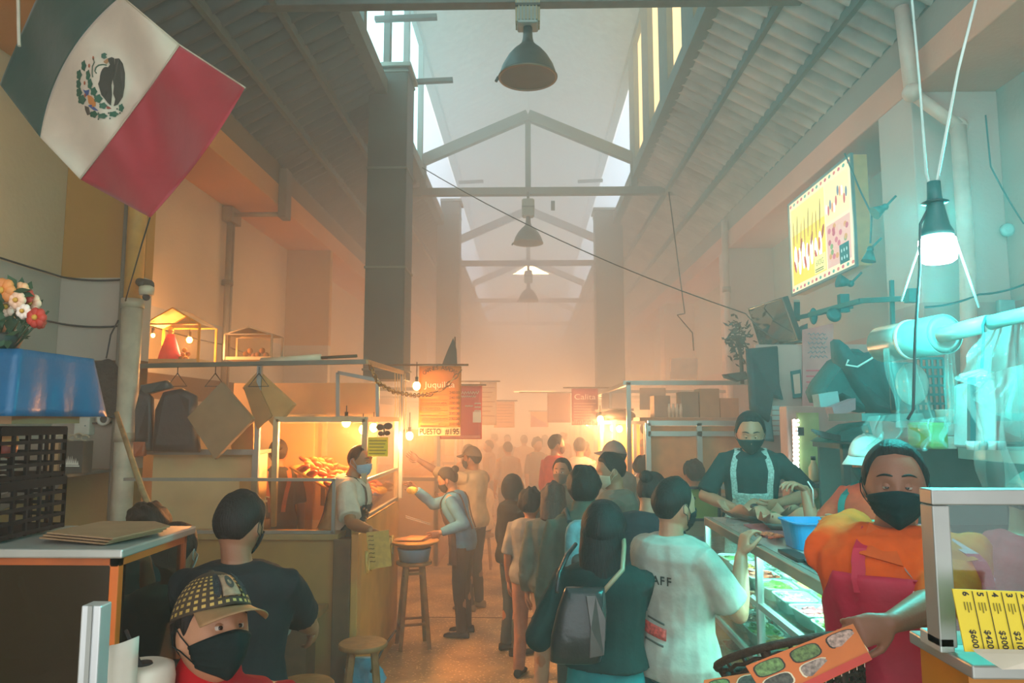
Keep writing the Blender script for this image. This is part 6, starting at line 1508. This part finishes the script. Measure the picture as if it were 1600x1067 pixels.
# 6, 7 at the side of the meat stall
i6 = person('man in a cap and pale shirt pointing up at the menu banner', -.60, 8.05, 1.70, R(62), hyaw=R(10), cap={'mat': cloth('#6b5a48')}, shirt='#b09a7a', sleeve=.55, loose=.02, vox=.010, skin='#8f6144', trousers='#3c3833', shoes='#7a6a50', LH=W_(652, 718, 7.9), lhint=(-.2, 0, -1), RH=W_(660, 790, 7.6), hair='short', mask='#2a2a2a')
i7 = person('woman with hair bun in blue top and dark apron holding tongs over the basket', -.62, 7.1, 1.56, R(80), lean=R(14), hpitch=R(20), hyaw=R(5), shirt='#457c9c', sleeve=1, loose=.008, vox=.009, hair='bun', skin='#9a6a4a', mask='#2a2826', apron={'mat': cloth('#4f3a32'), 'bot': .72}, trousers='#3a2f2a', RH=W_(650, 765, 7.1), LH=W_(688, 832, 6.85), lhint=(-.3, -.4, -1), rhint=(.1, .2, -1), hs=1.02)
r = empty('serving_tongs', W_(668, 815, 6.9), 0, 'long tongs held over the basket by the woman with the bun', 'tongs')
for k in range(2): MB().bar(at(634, 806 + 3 * k, 6.9), at(672, 818 + 2 * k, 6.88), .01, .004).build('arm', STEEL, r)
MB().ball(at(644, 766, 6.95), .055, .04, .035, 12).build('pineapple_half', mat('#d8b040', .5, 0, .3, 30), label='yellow fruit piece held out by the woman with the bun', cat='fruit')
# 8..12 queue group
person('woman in black hooded top standing in the aisle', -.14, 6.6, 1.50, R(-60), hyaw=R(-10), shirt='#272725', sleeve=1, loose=.024, hood=True, vox=.010, trousers='#3a464a', shoes='#1c1c1c', RH=(.05, 6.75, .98), hair=None)
person('short person in white-sleeved top and pink trousers with dark boots', .01, 6.0, 1.42, R(-15), shirt='#8f8a80', sleeve=.5, loose=.018, vox=.010, hair='full', trousers='#a9785f', shoes='#1c1a1a', hs=1.05)
person('brown-haired person in grey top between the pink trousers and the green backpack', .18, 5.45, 1.52, R(-8), shirt='#5f6058', sleeve=1, loose=.02, vox=.010, hair='wavy', haircol='#4a3a32', trousers='#b08a70', hs=1.05)
person('man with cropped hair facing the lens behind the queue', .30, 6.6, 1.66, PI - R(20), shirt='#5a5a50', sleeve=.5, vox=.010, mask='#6a5a50', hair='short', eyes=1, skin='#9a6a50', trousers='#3a3a3a')
i12 = person('person in olive jacket wearing a backpack with fluffy black hair', .33, 4.45, 1.70, R(6), shirt='#4e584c', sleeve=1, loose=.03, vox=.010, hair='full', trousers='#3a3a36', collar='high', hyaw=R(-10), skin='#a9785f')
bpk = i12['tp']; Wm = i12['W']
r = empty('backpack', (.33, 4.25, 1.05), 0, 'light blue printed backpack worn over the olive jacket', 'backpack')
g = MB(); 
def rb(c, a_, b_, d_, n_=6): 
    rings = []
    for k in range(n_ + 1):
        t = -1 + 2 * k / n_; f = (1 - abs(t) ** 4) ** .5 * .25 + .75 if abs(t) < 1 else .7
        rings.append([V(c) + V((a_ * f * math.copysign(abs(math.cos(u)) ** .5, math.cos(u)), d_ * t, b_ * f * math.copysign(abs(math.sin(u)) ** .5, math.sin(u)))) for u in [2 * PI * j / 20 for j in range(20)]])
    return rings
g.loft(rb((.33, 4.22, 1.25), .13, .19, .07)); g.build('pack_body', mat('#5f9aa4', .7, 0, .3, 20, .4, 10), r); MB().loft(rb((.33, 4.14, 1.18), .10, .09, .03)).build('front_pocket', mat('#2f3a3a', .7), r)
for s_ in (-1, 1): MB().path([V((.33 + .10 * s_, 4.27, 1.42)), V((.33 + .11 * s_, 4.40, 1.475)), V((.33 + .12 * s_, 4.52, 1.44)), V((.33 + .12 * s_, 4.56, 1.3))], .014, 8).build('strap', mat('#2f3a3a', .7), r)
# 13 woman with handbag
i13 = person('woman with long black hair in a dark teal sweater carrying a black handbag', .325, 3.3, 1.62, R(-12), shirt='#14302f', sleeve=1, loose=.02, hem=1.0, vox=.008, hair='long', haircol='#101314', trousers='#1f7f86', wf=1.0, skin='#a9785f', LH=(.10, 3.52, 1.12), RH=(.40, 3.66, 1.2), hs=1.08)
r = empty('handbag', (.16, 3.02, .93), 0, 'black leather shoulder bag slung behind the woman in the teal sweater', 'handbag')
LEA = mat('#24282a', .28, 0, .15, 12, .35, 14)
c_ = V((.20, 3.0, 1.20)); 
g = MB(); g.loft([[c_ + V((a_ * .78 * math.copysign(abs(math.cos(t)) ** .55, math.cos(t)) + z * .15, b_ * math.copysign(abs(math.sin(t)) ** .7, math.sin(t)), z)) for t in [2 * PI * k / 28 for k in range(28)]] for z, a_, b_ in ((-.145, .10, .03), (-.135, .128, .055), (-.05, .137, .062), (.05, .125, .055), (.12, .105, .035), (.14, .098, .015))]); g.build('bag_body', LEA, r)
MB().poly([c_ + V(p_) for p_ in ((.03, -.062, -.11), (.088, -.056, -.10), (.098, -.05, .03), (.06, -.045, .12), (.02, -.045, .12), (.035, -.058, .0))], (0, -.008, 0)).build('side_panel', mat('#4a4644', .2, .1, .2, 10), r, bevel=.003)
MB().path([c_ + V((.09, 0, .12)), V((.375, 3.04, 1.40)), V((.395, 3.14, 1.475)), V((.41, 3.27, 1.485)), V((.41, 3.38, 1.44))], .010, 8).build('strap', mat('#8f8a70', .4), r)
MB().path([c_ + V((-.09, 0, .12)), V((.12, 3.05, 1.38)), V((.16, 3.14, 1.44)), V((.20, 3.22, 1.47))], .009, 8).build('strap', LEA, r)
# 14 white T-shirt man
i14 = person('man in a white STAFF T-shirt and black mask reaching up to the glass case', .64, 3.38, 1.74, R(-58), shirt='#a3a79d', sleeve=.42, loose=.026, hem=.88, vox=.006, hair='short', mask='#1c2426', skin='#ad7a60', hyaw=R(-4), RH=W_(1158, 868, 3.4), rhint=(.3, -.1, -1), rh={'d': (.25, .1, .95), 'n': (.9, .2, -.3), 'curl': 1.0}, LH=(.98, 3.75, 1.15), trousers='#1f5f66', eyes=1, wf=1.04)
rt_, T_, tp_ = i14['root'], i14['T'], i14['tp']; Wm = i14['W']
def back(a, z, o=.030): return Wm @ i14['sfc'](z, a, o - .034)
def shirt_text(s_, a0, z0_, h_, m_, name='shirt_lettering', da=.13):
    for k, ch in enumerate(s_):
        a_ = a0 - da * k; p0 = back(a_, z0_, .036); px_ = (back(a_ - .05, z0_, .036) - back(a_ + .05, z0_, .036)).normalized(); up = V((0, 0, 1)); rot = Matrix((px_, up, px_.cross(up))).transposed()
        text(ch, p0, h_, m_, rt_, name=name, rot=rot, depth=.004, bold=.02)
shirt_text('STAFF', PI + .03, 1.27, .05, INK, da=.15)
g = MB(); g.grid(lambda u, v_: back(PI + .25 - .75 * u, 1.12 - .045 * v_ - .03 * u, .0395), 8, 3, thick=.001); g.build('red_logo_strip', mat('#b8463e', .6, 0, .5, 90), rt_)
g = MB(); g.grid(lambda u, v_: back(PI + .3 - .3 * u, 1.23 - .08 * v_, .0395), 6, 4, thick=.001); g.build('teal_logo_shape', mat('#2c5a60', .6), rt_)
for k in range(2):
    g = MB(); g.grid(lambda u, v_: back(PI + .0 - .45 * u, 1.133 - .083 * k - .008 * v_ - .02 * u, .0395), 8, 1, thick=.001); g.build('small_print', mat('#4a4a44', .6), rt_)
# 15-17
person('man in a grey cap and grey shirt at the back of the queue', .78, 6.7, 1.80, R(45), cap={'mat': cloth('#8a7a70'), 'flip': 0}, hyaw=R(30), shirt='#8a7e72', sleeve=.5, loose=.022, vox=.011, hair='short', skin='#9a6a50')
person('tall man with white mask looking down the queue', .63, 5.15, 1.78, R(80), hyaw=R(16), shirt='#6f6a60', sleeve=.5, loose=.02, vox=.009, hair='short', mask='#c9b8a0', skin='#a5765a', lean=R(4), hpitch=R(8))
person('woman with reddish dark hair tied back in a dark blouse bending forward', .62, 4.3, 1.72, R(-35), shirt='#26333a', sleeve=.7, loose=.02, vox=.009, hair='bun', haircol='#2a1a18', lean=R(16), hpitch=R(18), skin='#a9785f', mask='#8f7a70', trousers='#2c3438')
# 18 server with black mask
i18 = person('server in a dark T-shirt, checked apron straps and black mask leaning over the trays', 1.47, 4.98, 1.66, PI - R(14), z0=.40, lean=R(14), hpitch=R(16), mask='#0f2a2c', shirt='#123a3a', sleeve=.5, loose=.012, vox=.007, eyes=2, hair='short', haircol='#121a1c', skin='#b07c60', hs=1.12, apron={'mat': mat('#9fb4ae', .8, 0, .4, 90), 'top': 1.2, 'w': .8}, RH=W_(1150, 795, 4.66), LH=W_(1218, 785, 4.66), rhint=(1, -.1, -.5), lhint=(-1, -.1, -.5), trousers='#2a3538')
MB().box(1.1, 3.2, 4.72, 5.2, 0, .39).build('raised_platform', mat('#4f5654', .7), label='raised duckboard platform behind the salad case', cat='platform')
MB().box(1.75, 3.2, 1.9, 4.25, 0, .30).build('raised_platform', mat('#4f5654', .7), label='raised duckboard platform beside the salad case for the orange-clad servers', cat='platform')
# 19 orange server with white cap
i19 = person('server in white cap, orange sleeves and floral apron behind the blue basin', 1.80, 3.85, 1.62, PI - R(58), z0=.30, hyaw=R(5), hpitch=R(12), lean=R(8), cap={'mat': cloth('#c9d4d0')}, shirt='#d8502e', sleeve=.55, loose=.014, vox=.008, hair='short', mask='#1c4a4c', skin='#b07c60', apron={'mat': mat('#6f9a86', .8, 0, .5, 40), 'strap': cloth('#1f7a78'), 'bot': .8}, RH=W_(1258, 765, 4.05), LH=W_(1330, 830, 3.6), rhint=(-.2, 0, -1), rh={'d': (-.6, -.2, .3), 'n': (-.2, 0, -1), 'curl': .8}, eyes=1, trousers='#2a3538')
r = empty('serving_fork', W_(1265, 770, 4.0), 0, 'white plastic utensil held by the server in the white cap', 'utensil'); MB().path([at(1262, 752, 3.98), at(1270, 765, 3.98), at(1271, 792, 4.0)], .004, 6).build('handle', mat('#e8ece8', .4), r)
# 20 woman in orange shirt and magenta apron
i20 = person('woman in an orange polo, magenta apron and dark mask holding out the menu', 1.10, 2.28, 1.66, PI - R(12), z0=.265, hpitch=R(0), hyaw=R(-10), mask='#10282b', shirt='#de560f', sleeve=.52, loose=.026, vox=.006, eyes=2, hair='bun', haircol='#0f1516', skin='#8a5a46', wf=1.14, hs=1.08, RH=W_(1312, 915, 2.38), rhint=(-.5, -1, -.35), rh={'d': (-.3, -.3, -1), 'n': (.5, -.5, 0), 'curl': 1.6}, LH=W_(1372, 992, 1.86), lhint=(-1, -.2, -.7), lh={'d': (-1, -.1, -.25), 'n': (-.1, .9, -.3), 'curl': .75}, apron={'mat': mat('#c0083c', .6, 0, .12, 10, .6, 8), 'top': 1.33, 'bot': .6, 'w': 1.3}, trousers='#2a2a30')
T2, sf2, s2, rt2 = i20['T'], i20['sfc'], i20['s'], i20['root']
g = MB()
for sd in (1, -1):
    q = [sf2(1.36, .12 * sd, .008), sf2(1.385, .6 * sd, .010), T2((.082 * sd, .03, 1.462)), T2((.04 * sd, .09, 1.43))]
    g.add([p_ for p_ in q] + [p_ + V((0, .006, .003)) for p_ in q], [(0, 1, 2, 3), (7, 6, 5, 4), (0, 4, 5, 1), (1, 5, 6, 2), (2, 6, 7, 3), (3, 7, 4, 0)])
g.build('polo_collar', cloth('#d2581e', .2), rt2, local=True)
g = MB(); g.add([T2((.03, .085, 1.435)), T2((-.04, .085, 1.43)), sf2(1.31, -.03, .006), sf2(1.35, .1, .006)], [(0, 1, 2, 3)]); g.build('neck_opening', cloth('#8c9494', .2), rt2, local=True)
MB().ball(sf2(1.295, .05, .008), .007, .003, .007, 10).build('shirt_button', mat('#d8d4cc', .3), rt2, local=True)
# 21 teal cap person
person('person in a teal-green cap and red shirt bending behind the near case', 1.66, 2.75, 1.66, R(-100), z0=.18, lean=R(14), hpitch=R(26), cap={'mat': cloth('#1a6a64'), 'brim': cloth('#164f4c')}, shirt='#c0303a', sleeve=.5, loose=.02, vox=.010, hair='short', skin='#8f6650')
# 22.. far haze figures
person('man in a red shirt facing the right-hand stall, deep in the haze', .33, 9.2, 1.82, R(-50), hyaw=R(-25), shirt='#c8402c', sleeve=.6, vox=.012, mask='#6a5a50', hair='short')
person('person in pale shirt seen from behind under the dark red banner', .68, 9.9, 1.76, R(-5), shirt='#b0a294', sleeve=.6, vox=.012, hair='short')
i26 = person('stall worker with topknot and apron standing between the cartons and the meat case', at(432, 700, 6.5).x, 6.55, 1.62, R(20), z0=.2, shirt='#2c2c26', sleeve=.5, vox=.010, hair='bun', skin='#8f6144', apron={'mat': cloth('#a8602a'), 'strap': cloth('#a8602a')})
person('dark-haired head of a person beyond the low counter, nearest the green board', at(1085, 740, 7.0).x, 7.0, 1.60, R(10), shirt='#454a50', sleeve=.5, vox=.012, hair='full', wf=1.1)
person('person with dark hair behind the masked server, close to the fridge', at(1210, 735, 6.9).x, 6.9, 1.62, R(30), shirt='#4f6468', sleeve=.5, vox=.012, hair='full', wf=1.1)
person('person in grey beyond the low counter between two dark heads', at(1140, 735, 8.0).x, 8.0, 1.62, R(-10), shirt='#54565a', sleeve=.5, vox=.012, hair='full', wf=1.1)
person('vendor in dark cap and orange shirt working in the right-hand grill stall', at(1010, 660, 10.6).x, 10.6, 1.72, PI + R(60), z0=.25, shirt='#d8802c', sleeve=.5, vox=.012, cap={'mat': cloth('#3a3c3c')}, skin='#b07c50')
person('stooping person in tan clothes beside the right-hand grill frames', .98, 7.9, 1.66, R(-70), lean=R(25), shirt='#9a8468', sleeve=.6, vox=.012, hair='full', loose=.02)
far = [(-.62, 10.2, 1.2, 60, '#c9b49a', True), (-.95, 11.6, 1.6, -30, '#8a7a6c', False), (-.35, 12.6, 1.62, 20, '#a08c7c', False), (.15, 13.4, 1.66, -150, '#6f665c', False), (-.75, 14.2, 1.6, 100, '#b09a84', False), (.55, 14.8, 1.62, -60, '#8c7a70', False), (-.1, 16.2, 1.66, 5, '#c4a88c', False), (.9, 12.2, 1.6, -80, '#94857a', False), (-.5, 17.6, 1.64, 170, '#7c7064', False), (.4, 18.6, 1.6, -10, '#b4998a', False), (.8, 17.2, 1.7, 40, '#9c8878', False), (-.9, 19.4, 1.6, 80, '#a89484', False)]
fl = ['crouching pale-clad', 'left-hand grey-clad', 'slim brown-clad', 'facing dark-clad', 'sideways tan-clad', 'right-leaning mauve-clad', 'central cream-clad', 'stallside taupe-clad', 'distant dark-clad', 'distant rosy-clad', 'distant taupe-clad', 'farthest grey-clad']
for k, (x, y, h_, yw, c_, st) in enumerate(far):
    person(fl[k] + ' shopper dissolving into the smoke down the aisle', x, y, 1.58 if st else h_, R(yw), shirt=c_, sleeve=.6, vox=.014, hair=['short', 'long', 'bun', 'full'][k % 4], seat=.45 if st else None, group='shoppers far down the aisle')
r = empty('wooden_stool', (-.62, 10.2, 0), 0, 'stool under the crouching shopper in the far aisle', 'stool'); MB().lathe((-.62, 10.2, .42), [(.15, 0), (.15, .03)], 20).build('seat', WOOD, r)
for k in range(4): a_ = PI / 4 + k * PI / 2; MB().bar((-.62 + .15 * math.cos(a_), 10.2 + .15 * math.sin(a_), 0), (-.62 + .1 * math.cos(a_), 10.2 + .1 * math.sin(a_), .42), .03).build('leg', WOOD, r)
# ================================================================== right-hand grill stall and farther stalls
r = empty('hanging_rack', (1.9, 8.6, 0), 0, 'pale steel frame of the right-hand grill stall with a long upper shelf rail', 'frame')
MB().bar((1.16, 8.6, 0), (1.16, 8.6, 2.43), .05).build('upright', ALU, r); MB().bar((2.98, 8.6, 0), (2.98, 8.6, 2.43), .05).build('upright', ALU, r)
MB().bar((1.1, 8.6, 2.42), (3.0, 8.6, 2.42), .05).build('top_rail', ALU, r); MB().bar((1.16, 8.6, 2.42), (1.16, 12.5, 2.42), .05).build('aisle_rail', ALU, r)
r = empty('framed_screen', (1.9, 7.55, 0), 0, 'wide aluminium framed screen with orange panels in the right-hand stall', 'screen')
a_, b2 = at(1012, 661, 7.6), at(1172, 661, 7.6); zb = at(1012, 760, 7.6).z
for z in (a_.z, at(0, 677, 7.6).z, zb): MB().bar((a_.x, 7.6, z), (b2.x, 7.6, z), .05).build('rail', STEEL, r)
for x in (a_.x, at(1093, 700, 7.6).x, b2.x): MB().bar((x, 7.6, 0 if x != 0 else 0), (x, 7.6, a_.z), .05).build('post', STEEL, r)
MB().box(a_.x, b2.x, 7.63, 7.66, .2, a_.z - .03).build('orange_board', mat('#c98a54', .6), r)
# upper clutter on that stall
r = empty('storage_shelf', (2.0, 9.0, 2.0), 0, 'loaded shelf of boxes above the right-hand grill stall', 'shelf'); MB().box(1.3, 2.98, 8.7, 9.2, 1.98, 2.02).build('shelf_board', mat('#9a7a5c', .6), r)
for k, (x0, x1, y0, y1, c_, lb_) in enumerate(((1093, 1125, 607, 655, '#a88a62', 'tall tan carton'), (1125, 1155, 622, 655, '#b98a5a', 'shorter orange-tan carton'), (1050, 1064, 640, 656, '#c8c0b0', 'pale small box'), (1064, 1092, 612, 655, '#8a7660', 'dull brown carton'), (1022, 1048, 618, 655, '#9a8674', 'wide grey-brown carton'))):
    a_, b2 = at(x0, y0, 8.8), at(x1, y1, 8.8); MB().box(a_.x, b2.x, 8.8, 9.1, 2.022, a_.z).build('carton', mat(c_, .7), label=lb_ + ' stored above the right-hand grill stall', cat='box', group='cartons above the right-hand stall')
for k in range(4):
    p = at(1046 + 6 * k, 650, 8.75); p.z = 2.022; MB().lathe(p, [(.02, 0), (.022, .10), (.015, .13), (.015, .16)], 12).build('jar', mat('#d8d0c0', .2, alpha=.8), label=['first', 'second', 'third', 'last'][k] + ' glass jar standing on the shelf above the right-hand stall', cat='jar', group='jars above the right-hand stall')
for k, (x0, x1, y0, y1, Y, c_, lb_) in enumerate(((1048, 1090, 560, 592, 9.6, '#c8a894', 'pale framed panel above the right rail'), (1000, 1040, 606, 640, 9.8, '#8f8478', 'greyish cloth panel behind the right rail'), (940, 978, 608, 650, 11.5, '#b8b4b0', 'whitish lit panel next to the dark red banner'))):
    MB().poly([at(x0, y0, Y), at(x1, y0, Y), at(x1, y1, Y), at(x0, y1, Y)], (0, .03, 0)).build('panel', mat(c_, .6), label=lb_, cat='panel')
r = empty('grill_hood', at(965, 650, 9.6), 0, 'dark rounded grill hood above the lit glass case on the right', 'hood')
p = at(962, 656, 9.6); MB().ball(p + V((0, 0, .05)), .26, .2, .10, 20).build('hood_shell', mat('#5a4a40', .5), r); MB().bar(at(930, 642, 9.5), at(990, 640, 9.5), .03).build('hood_edge', mat('#5a4a40', .5), r)
r = empty('meat_display_case', (1.2, 9.5, 1.2), 0, 'small glowing glass display case of the right-hand grill stall', 'display case')
a_, b2 = at(940, 660, 9.4), at(1008, 660, 9.4)
for x in (a_.x, at(950, 0, 9.4).x, at(980, 0, 9.4).x, b2.x): MB().bar((x, 9.4, 1.2), (x, 9.4, a_.z), .04).build('post', STEEL, r)
MB().bar((a_.x, 9.4, a_.z), (b2.x, 9.4, a_.z), .045).bar((a_.x, 9.9, a_.z), (b2.x, 9.9, a_.z), .045).build('top_rail', STEEL, r); MB().box(a_.x, b2.x, 9.88, 9.9, 1.2, a_.z).build('back_panel', mat('#d89a3c', .6), r)
MB().box(a_.x, 2.9, 9.4, 9.95, 0, 1.2).build('counter', mat('#b98a4a', .6), r)
rnd = random.Random(8)
for k in range(14):
    x = rnd.uniform(a_.x + .1, b2.x - .05); MB().ball((x, 9.6, 1.28 + rnd.uniform(0, .35)), .07, .05, .05, 8).build('hanging_meat', mat(['#d87a2c', '#e8a83c', '#c8602c'][k % 3], .5), r)
for k, (px, py, yy) in enumerate(((938, 655, 9.2), (958, 669, 9.55), (968, 670, 9.6))): wbulb(at(px, py, yy), (34, 34, 0)[k], ['bulb at the corner of the dark red banner', 'left of the close pair of bulbs in the right-hand grill case', 'right of the close pair of bulbs in the right-hand grill case'][k], .08, .04)
# farther stalls, both sides
rnd = random.Random(21)
sd_names = {-1: 'left', 1: 'right'}
ordn = ['second', 'third', 'fourth', 'fifth', 'sixth', 'seventh']
for side in (-1, 1):
    for k, y in enumerate((10.3, 14.0, 18.0, 22.5, 27.5, 32.5)):
        if side == 1 and k == 0: y = 11.3
        x = side * 1.25; col = rnd.choice(['#c89658', '#b98450', '#c8a070'])
        r = empty('market_stall', (side * 2.1, y + .8, 0), 0, '%s lit grill stall down the hall, %s' % (ordn[k], 'on the orange banner side' if side < 0 else 'on the dark red banner side'), 'stall', 'smoky stalls down the hall')
        MB().box(*sorted((x, side * 2.95)), y, y + .06, 0, 1.15).build('front_panel', mat(col, .6, 0, .1, 3), r)
        MB().box(*sorted((x, x + side * .06)), y, y + 2.4, 0, 1.15).build('aisle_panel', mat(col, .6, 0, .1, 3), r)
        MB().box(*sorted((x, x + side * .6)), y, y + 2.4, 1.15, 1.2).build('counter_top', BRN, r)
        for yy in (y, y + 2.4): MB().bar((x, yy, 1.15), (x, yy, 2.42), .045).build('upright', ALU, r)
        MB().bar((x, y, 2.42), (x, y + 2.4, 2.42), .045).bar((x, y, 2.42), (side * 3, y, 2.42), .045).build('top_rail', ALU, r)
        MB().box(*sorted((x + side * .1, x + side * .55)), y + .3, y + 1.6, 1.2, 1.85).build('glass_case', glassm('#ffe8c8', .05), r)
        MB().box(*sorted((side * 2.9, side * 2.95)), y, y + 2.4, 0, 2.3).build('back_board', mat('#a8845c', .7), r)
        for j in range(2): wbulb((x + side * .3, y + .4 + 1.3 * j, 1.95), 36 if k < 5 else 26, '%s bulb of the %s stall down the hall on the %s' % (['front', 'rear'][j], ordn[k], 'orange banner side' if side < 0 else 'dark red banner side'), .3, .04, 'bulbs in the farther stalls')
# ---- far yellowish strip lights
for (x0, x1, y_, Y) in ((803, 868, 612, 24.0),):
    a_, b2 = at(x0, y_, Y), at(x1, y_, Y); r = empty('strip_light', (a_ + b2) / 2, 0, 'long glowing strip light across the far end of the aisle', 'lamp'); MB().bar(a_, b2, .05).build('tube', glow('#ffc070', 6), r)
# ================================================================== flag
FY = 3.7
Tt = [(92, -80), (190, -6), (280, 70), (383, 137)]; Bb = [(0, 132), (63, 215), (125, 280), (235, 340)]
Mm = [(30, 60), (105, 92), (212, 166), (318, 240)]
def flg(u, v_, dy=0.):
    """u 0..3 across the stripes, v 0 top edge .. 1 bottom edge"""
    i = min(2, int(u)); f = u - i
    def L3(A): return (A[i][0] + (A[i + 1][0] - A[i][0]) * f, A[i][1] + (A[i + 1][1] - A[i][1]) * f)
    a_, m_, b_ = L3(Tt), L3(Mm), L3(Bb); w0, w1, w2 = (1 - v_) * (1 - 2 * v_), 4 * v_ * (1 - v_), v_ * (2 * v_ - 1)
    # round the polyline a little
    px = a_[0] * w0 + m_[0] * w1 + b_[0] * w2; py = a_[1] * w0 + m_[1] * w1 + b_[1] * w2
    return px, py
def fdepth(px, py): return FY + .07 * math.sin(px * .022 + py * .012) + .05 * math.sin(px * .045 - py * .02 + 1) + .0009 * (200 - px)
def fpt(px, py, o=0.): return at(px, py, fdepth(px, py) - o)
r = empty('flag', at(180, 330, FY), 0, 'large green, white and red national flag with central eagle emblem hanging high', 'flag')
for k, (nm, c_) in enumerate((('green_stripe', '#0a3f38'), ('white_stripe', '#c9bcaa'), ('red_stripe', '#9c1429'))):
    MB().grid(lambda u, v_: fpt(*flg(k + u, v_)), 24, 40, thick=.002).build(nm, mat(c_, .65, 0, .06, 8, .25, 6, sheen=.3), r)
MB().path([fpt(*flg(2.0, t / 20), .003) for t in range(21)], .004, 5).build('seam', mat('#b8ab98', .7), r)
MB().path([fpt(*flg(3 * t / 30, 0), .0) for t in range(31)], .005, 5).build('top_hem', mat('#b8ab98', .7), r)
MB().path([at(28, -20, 3.75) + V((-.1, 0, .75)), at(28, -20, 3.75), at(29, 40, 3.66), at(30, 72, 3.65)], .009, 6).build('tie_cord', mat('#c9c0b0', .7), r)
MB().path([at(235, 338, FY), at(222, 380, 3.9), at(196, 470, 4.4)], .004, 6).build('corner_cord', BLK, r)
# emblem, flat shapes on the cloth (zoom px -> photo px)
def ez(pts): return [(100 + x / 5.925, 30 + y / 5.925) for x, y in pts]
em_ = empty('flag_emblem', (0, 0, 0)); em_.parent = r; _kidmap.setdefault(r.name, []).append(em_)
def shape(pts, col, name, o=.006):
    P = ez(pts); g = MB(); g.add([fpt(x, y, o) for x, y in P], [tuple(range(len(P)))]); g.build(name, mat(col, .7), em_)
def line(pts, col, name, rad=.003, o=.006): g = MB(); g.path([fpt(x, y, o) for x, y in ez(pts)], rad, 5); g.build(name, mat(col, .7), em_)
shape([(400, 365), (440, 350), (465, 360), (470, 450), (440, 610), (445, 700), (435, 800), (405, 775), (375, 735), (345, 700), (330, 650), (315, 600), (330, 560), (345, 500), (365, 470), (410, 440), (425, 420)], '#2c2a22', 'eagle_body')
shape([(388 + 58 * math.cos(t), 560 + 120 * math.sin(t)) for t in [2 * PI * j / 20 for j in range(20)]], '#2c2a22', 'eagle_body', .0065)
shape([(470, 365), (510, 362), (545, 410), (565, 500), (562, 620), (545, 720), (500, 790), (460, 805), (475, 740), (455, 690), (462, 620), (450, 560), (468, 460)], '#35322a', 'eagle_wing')
shape([(385, 375), (405, 362), (412, 395), (395, 415), (375, 405), (365, 392)], '#a07048', 'eagle_head', .008)
shape([(345, 322), (375, 310), (400, 325), (385, 340), (400, 352), (370, 368), (345, 355)], '#35584a', 'snake_head')
line([(395, 425), (360, 418), (320, 425), (295, 445), (285, 480), (300, 500)], '#4a6450', 'snake_coil', .0035)
line([(270, 365), (280, 400), (262, 440), (260, 500), (265, 535)], '#4a5a48', 'snake_tail', .0028)
for k, (x, y, a_, b_) in enumerate(((182, 430, 22, 48), (140, 515, 24, 46), (135, 600, 22, 45), (140, 680, 26, 45), (165, 745, 36, 42), (275, 880, 34, 32), (355, 895, 44, 24), (460, 878, 42, 26), (530, 820, 24, 36), (222, 520, 20, 50), (240, 600, 22, 48), (275, 670, 30, 40), (315, 735, 38, 38), (360, 800, 36, 28))):
    t0 = .3 * math.sin(k * 1.7); shape([(x + a_ * math.cos(t) * (1 + .18 * math.cos(5 * t)), y + b_ * math.sin(t) * (1 + .18 * math.cos(5 * t))) for t in [2 * PI * j / 16 for j in range(16)]], '#1f5540', 'wreath_leaf' if k < 9 else 'cactus_pad')
shape([(215, 700), (250, 710), (290, 750), (295, 800), (260, 815), (225, 770)], '#c07a34', 'golden_stone'); shape([(175, 650), (200, 660), (235, 650), (225, 700), (200, 715), (190, 680)], '#2c4a80', 'blue_wave'); shape([(220, 800), (250, 790), (300, 830), (320, 850), (270, 840)], '#35508a', 'blue_wave')
shape([(390, 800), (420, 810), (440, 828), (400, 832)], '#8a3a2a', 'red_ribbon'); shape([(190, 800), (230, 815), (245, 880), (215, 890), (195, 840)], '#4a4038', 'ribbon_bow')
for x, y in ((270, 360), (232, 430), (190, 590), (195, 705)): shape([(x + 9 * math.cos(t), y + 20 * math.sin(t)) for t in [2 * PI * j / 8 for j in range(8)]], '#a0522c', 'red_fruit')
for x, y in ((318, 870), (318, 925), (412, 868), (425, 918), (492, 830), (518, 868)): shape([(x + 8 * math.cos(t), y + 8 * math.sin(t)) for t in [2 * PI * j / 8 for j in range(8)]], '#2c3a30', 'berry')
bpy.data.scenes.remove(_TS)
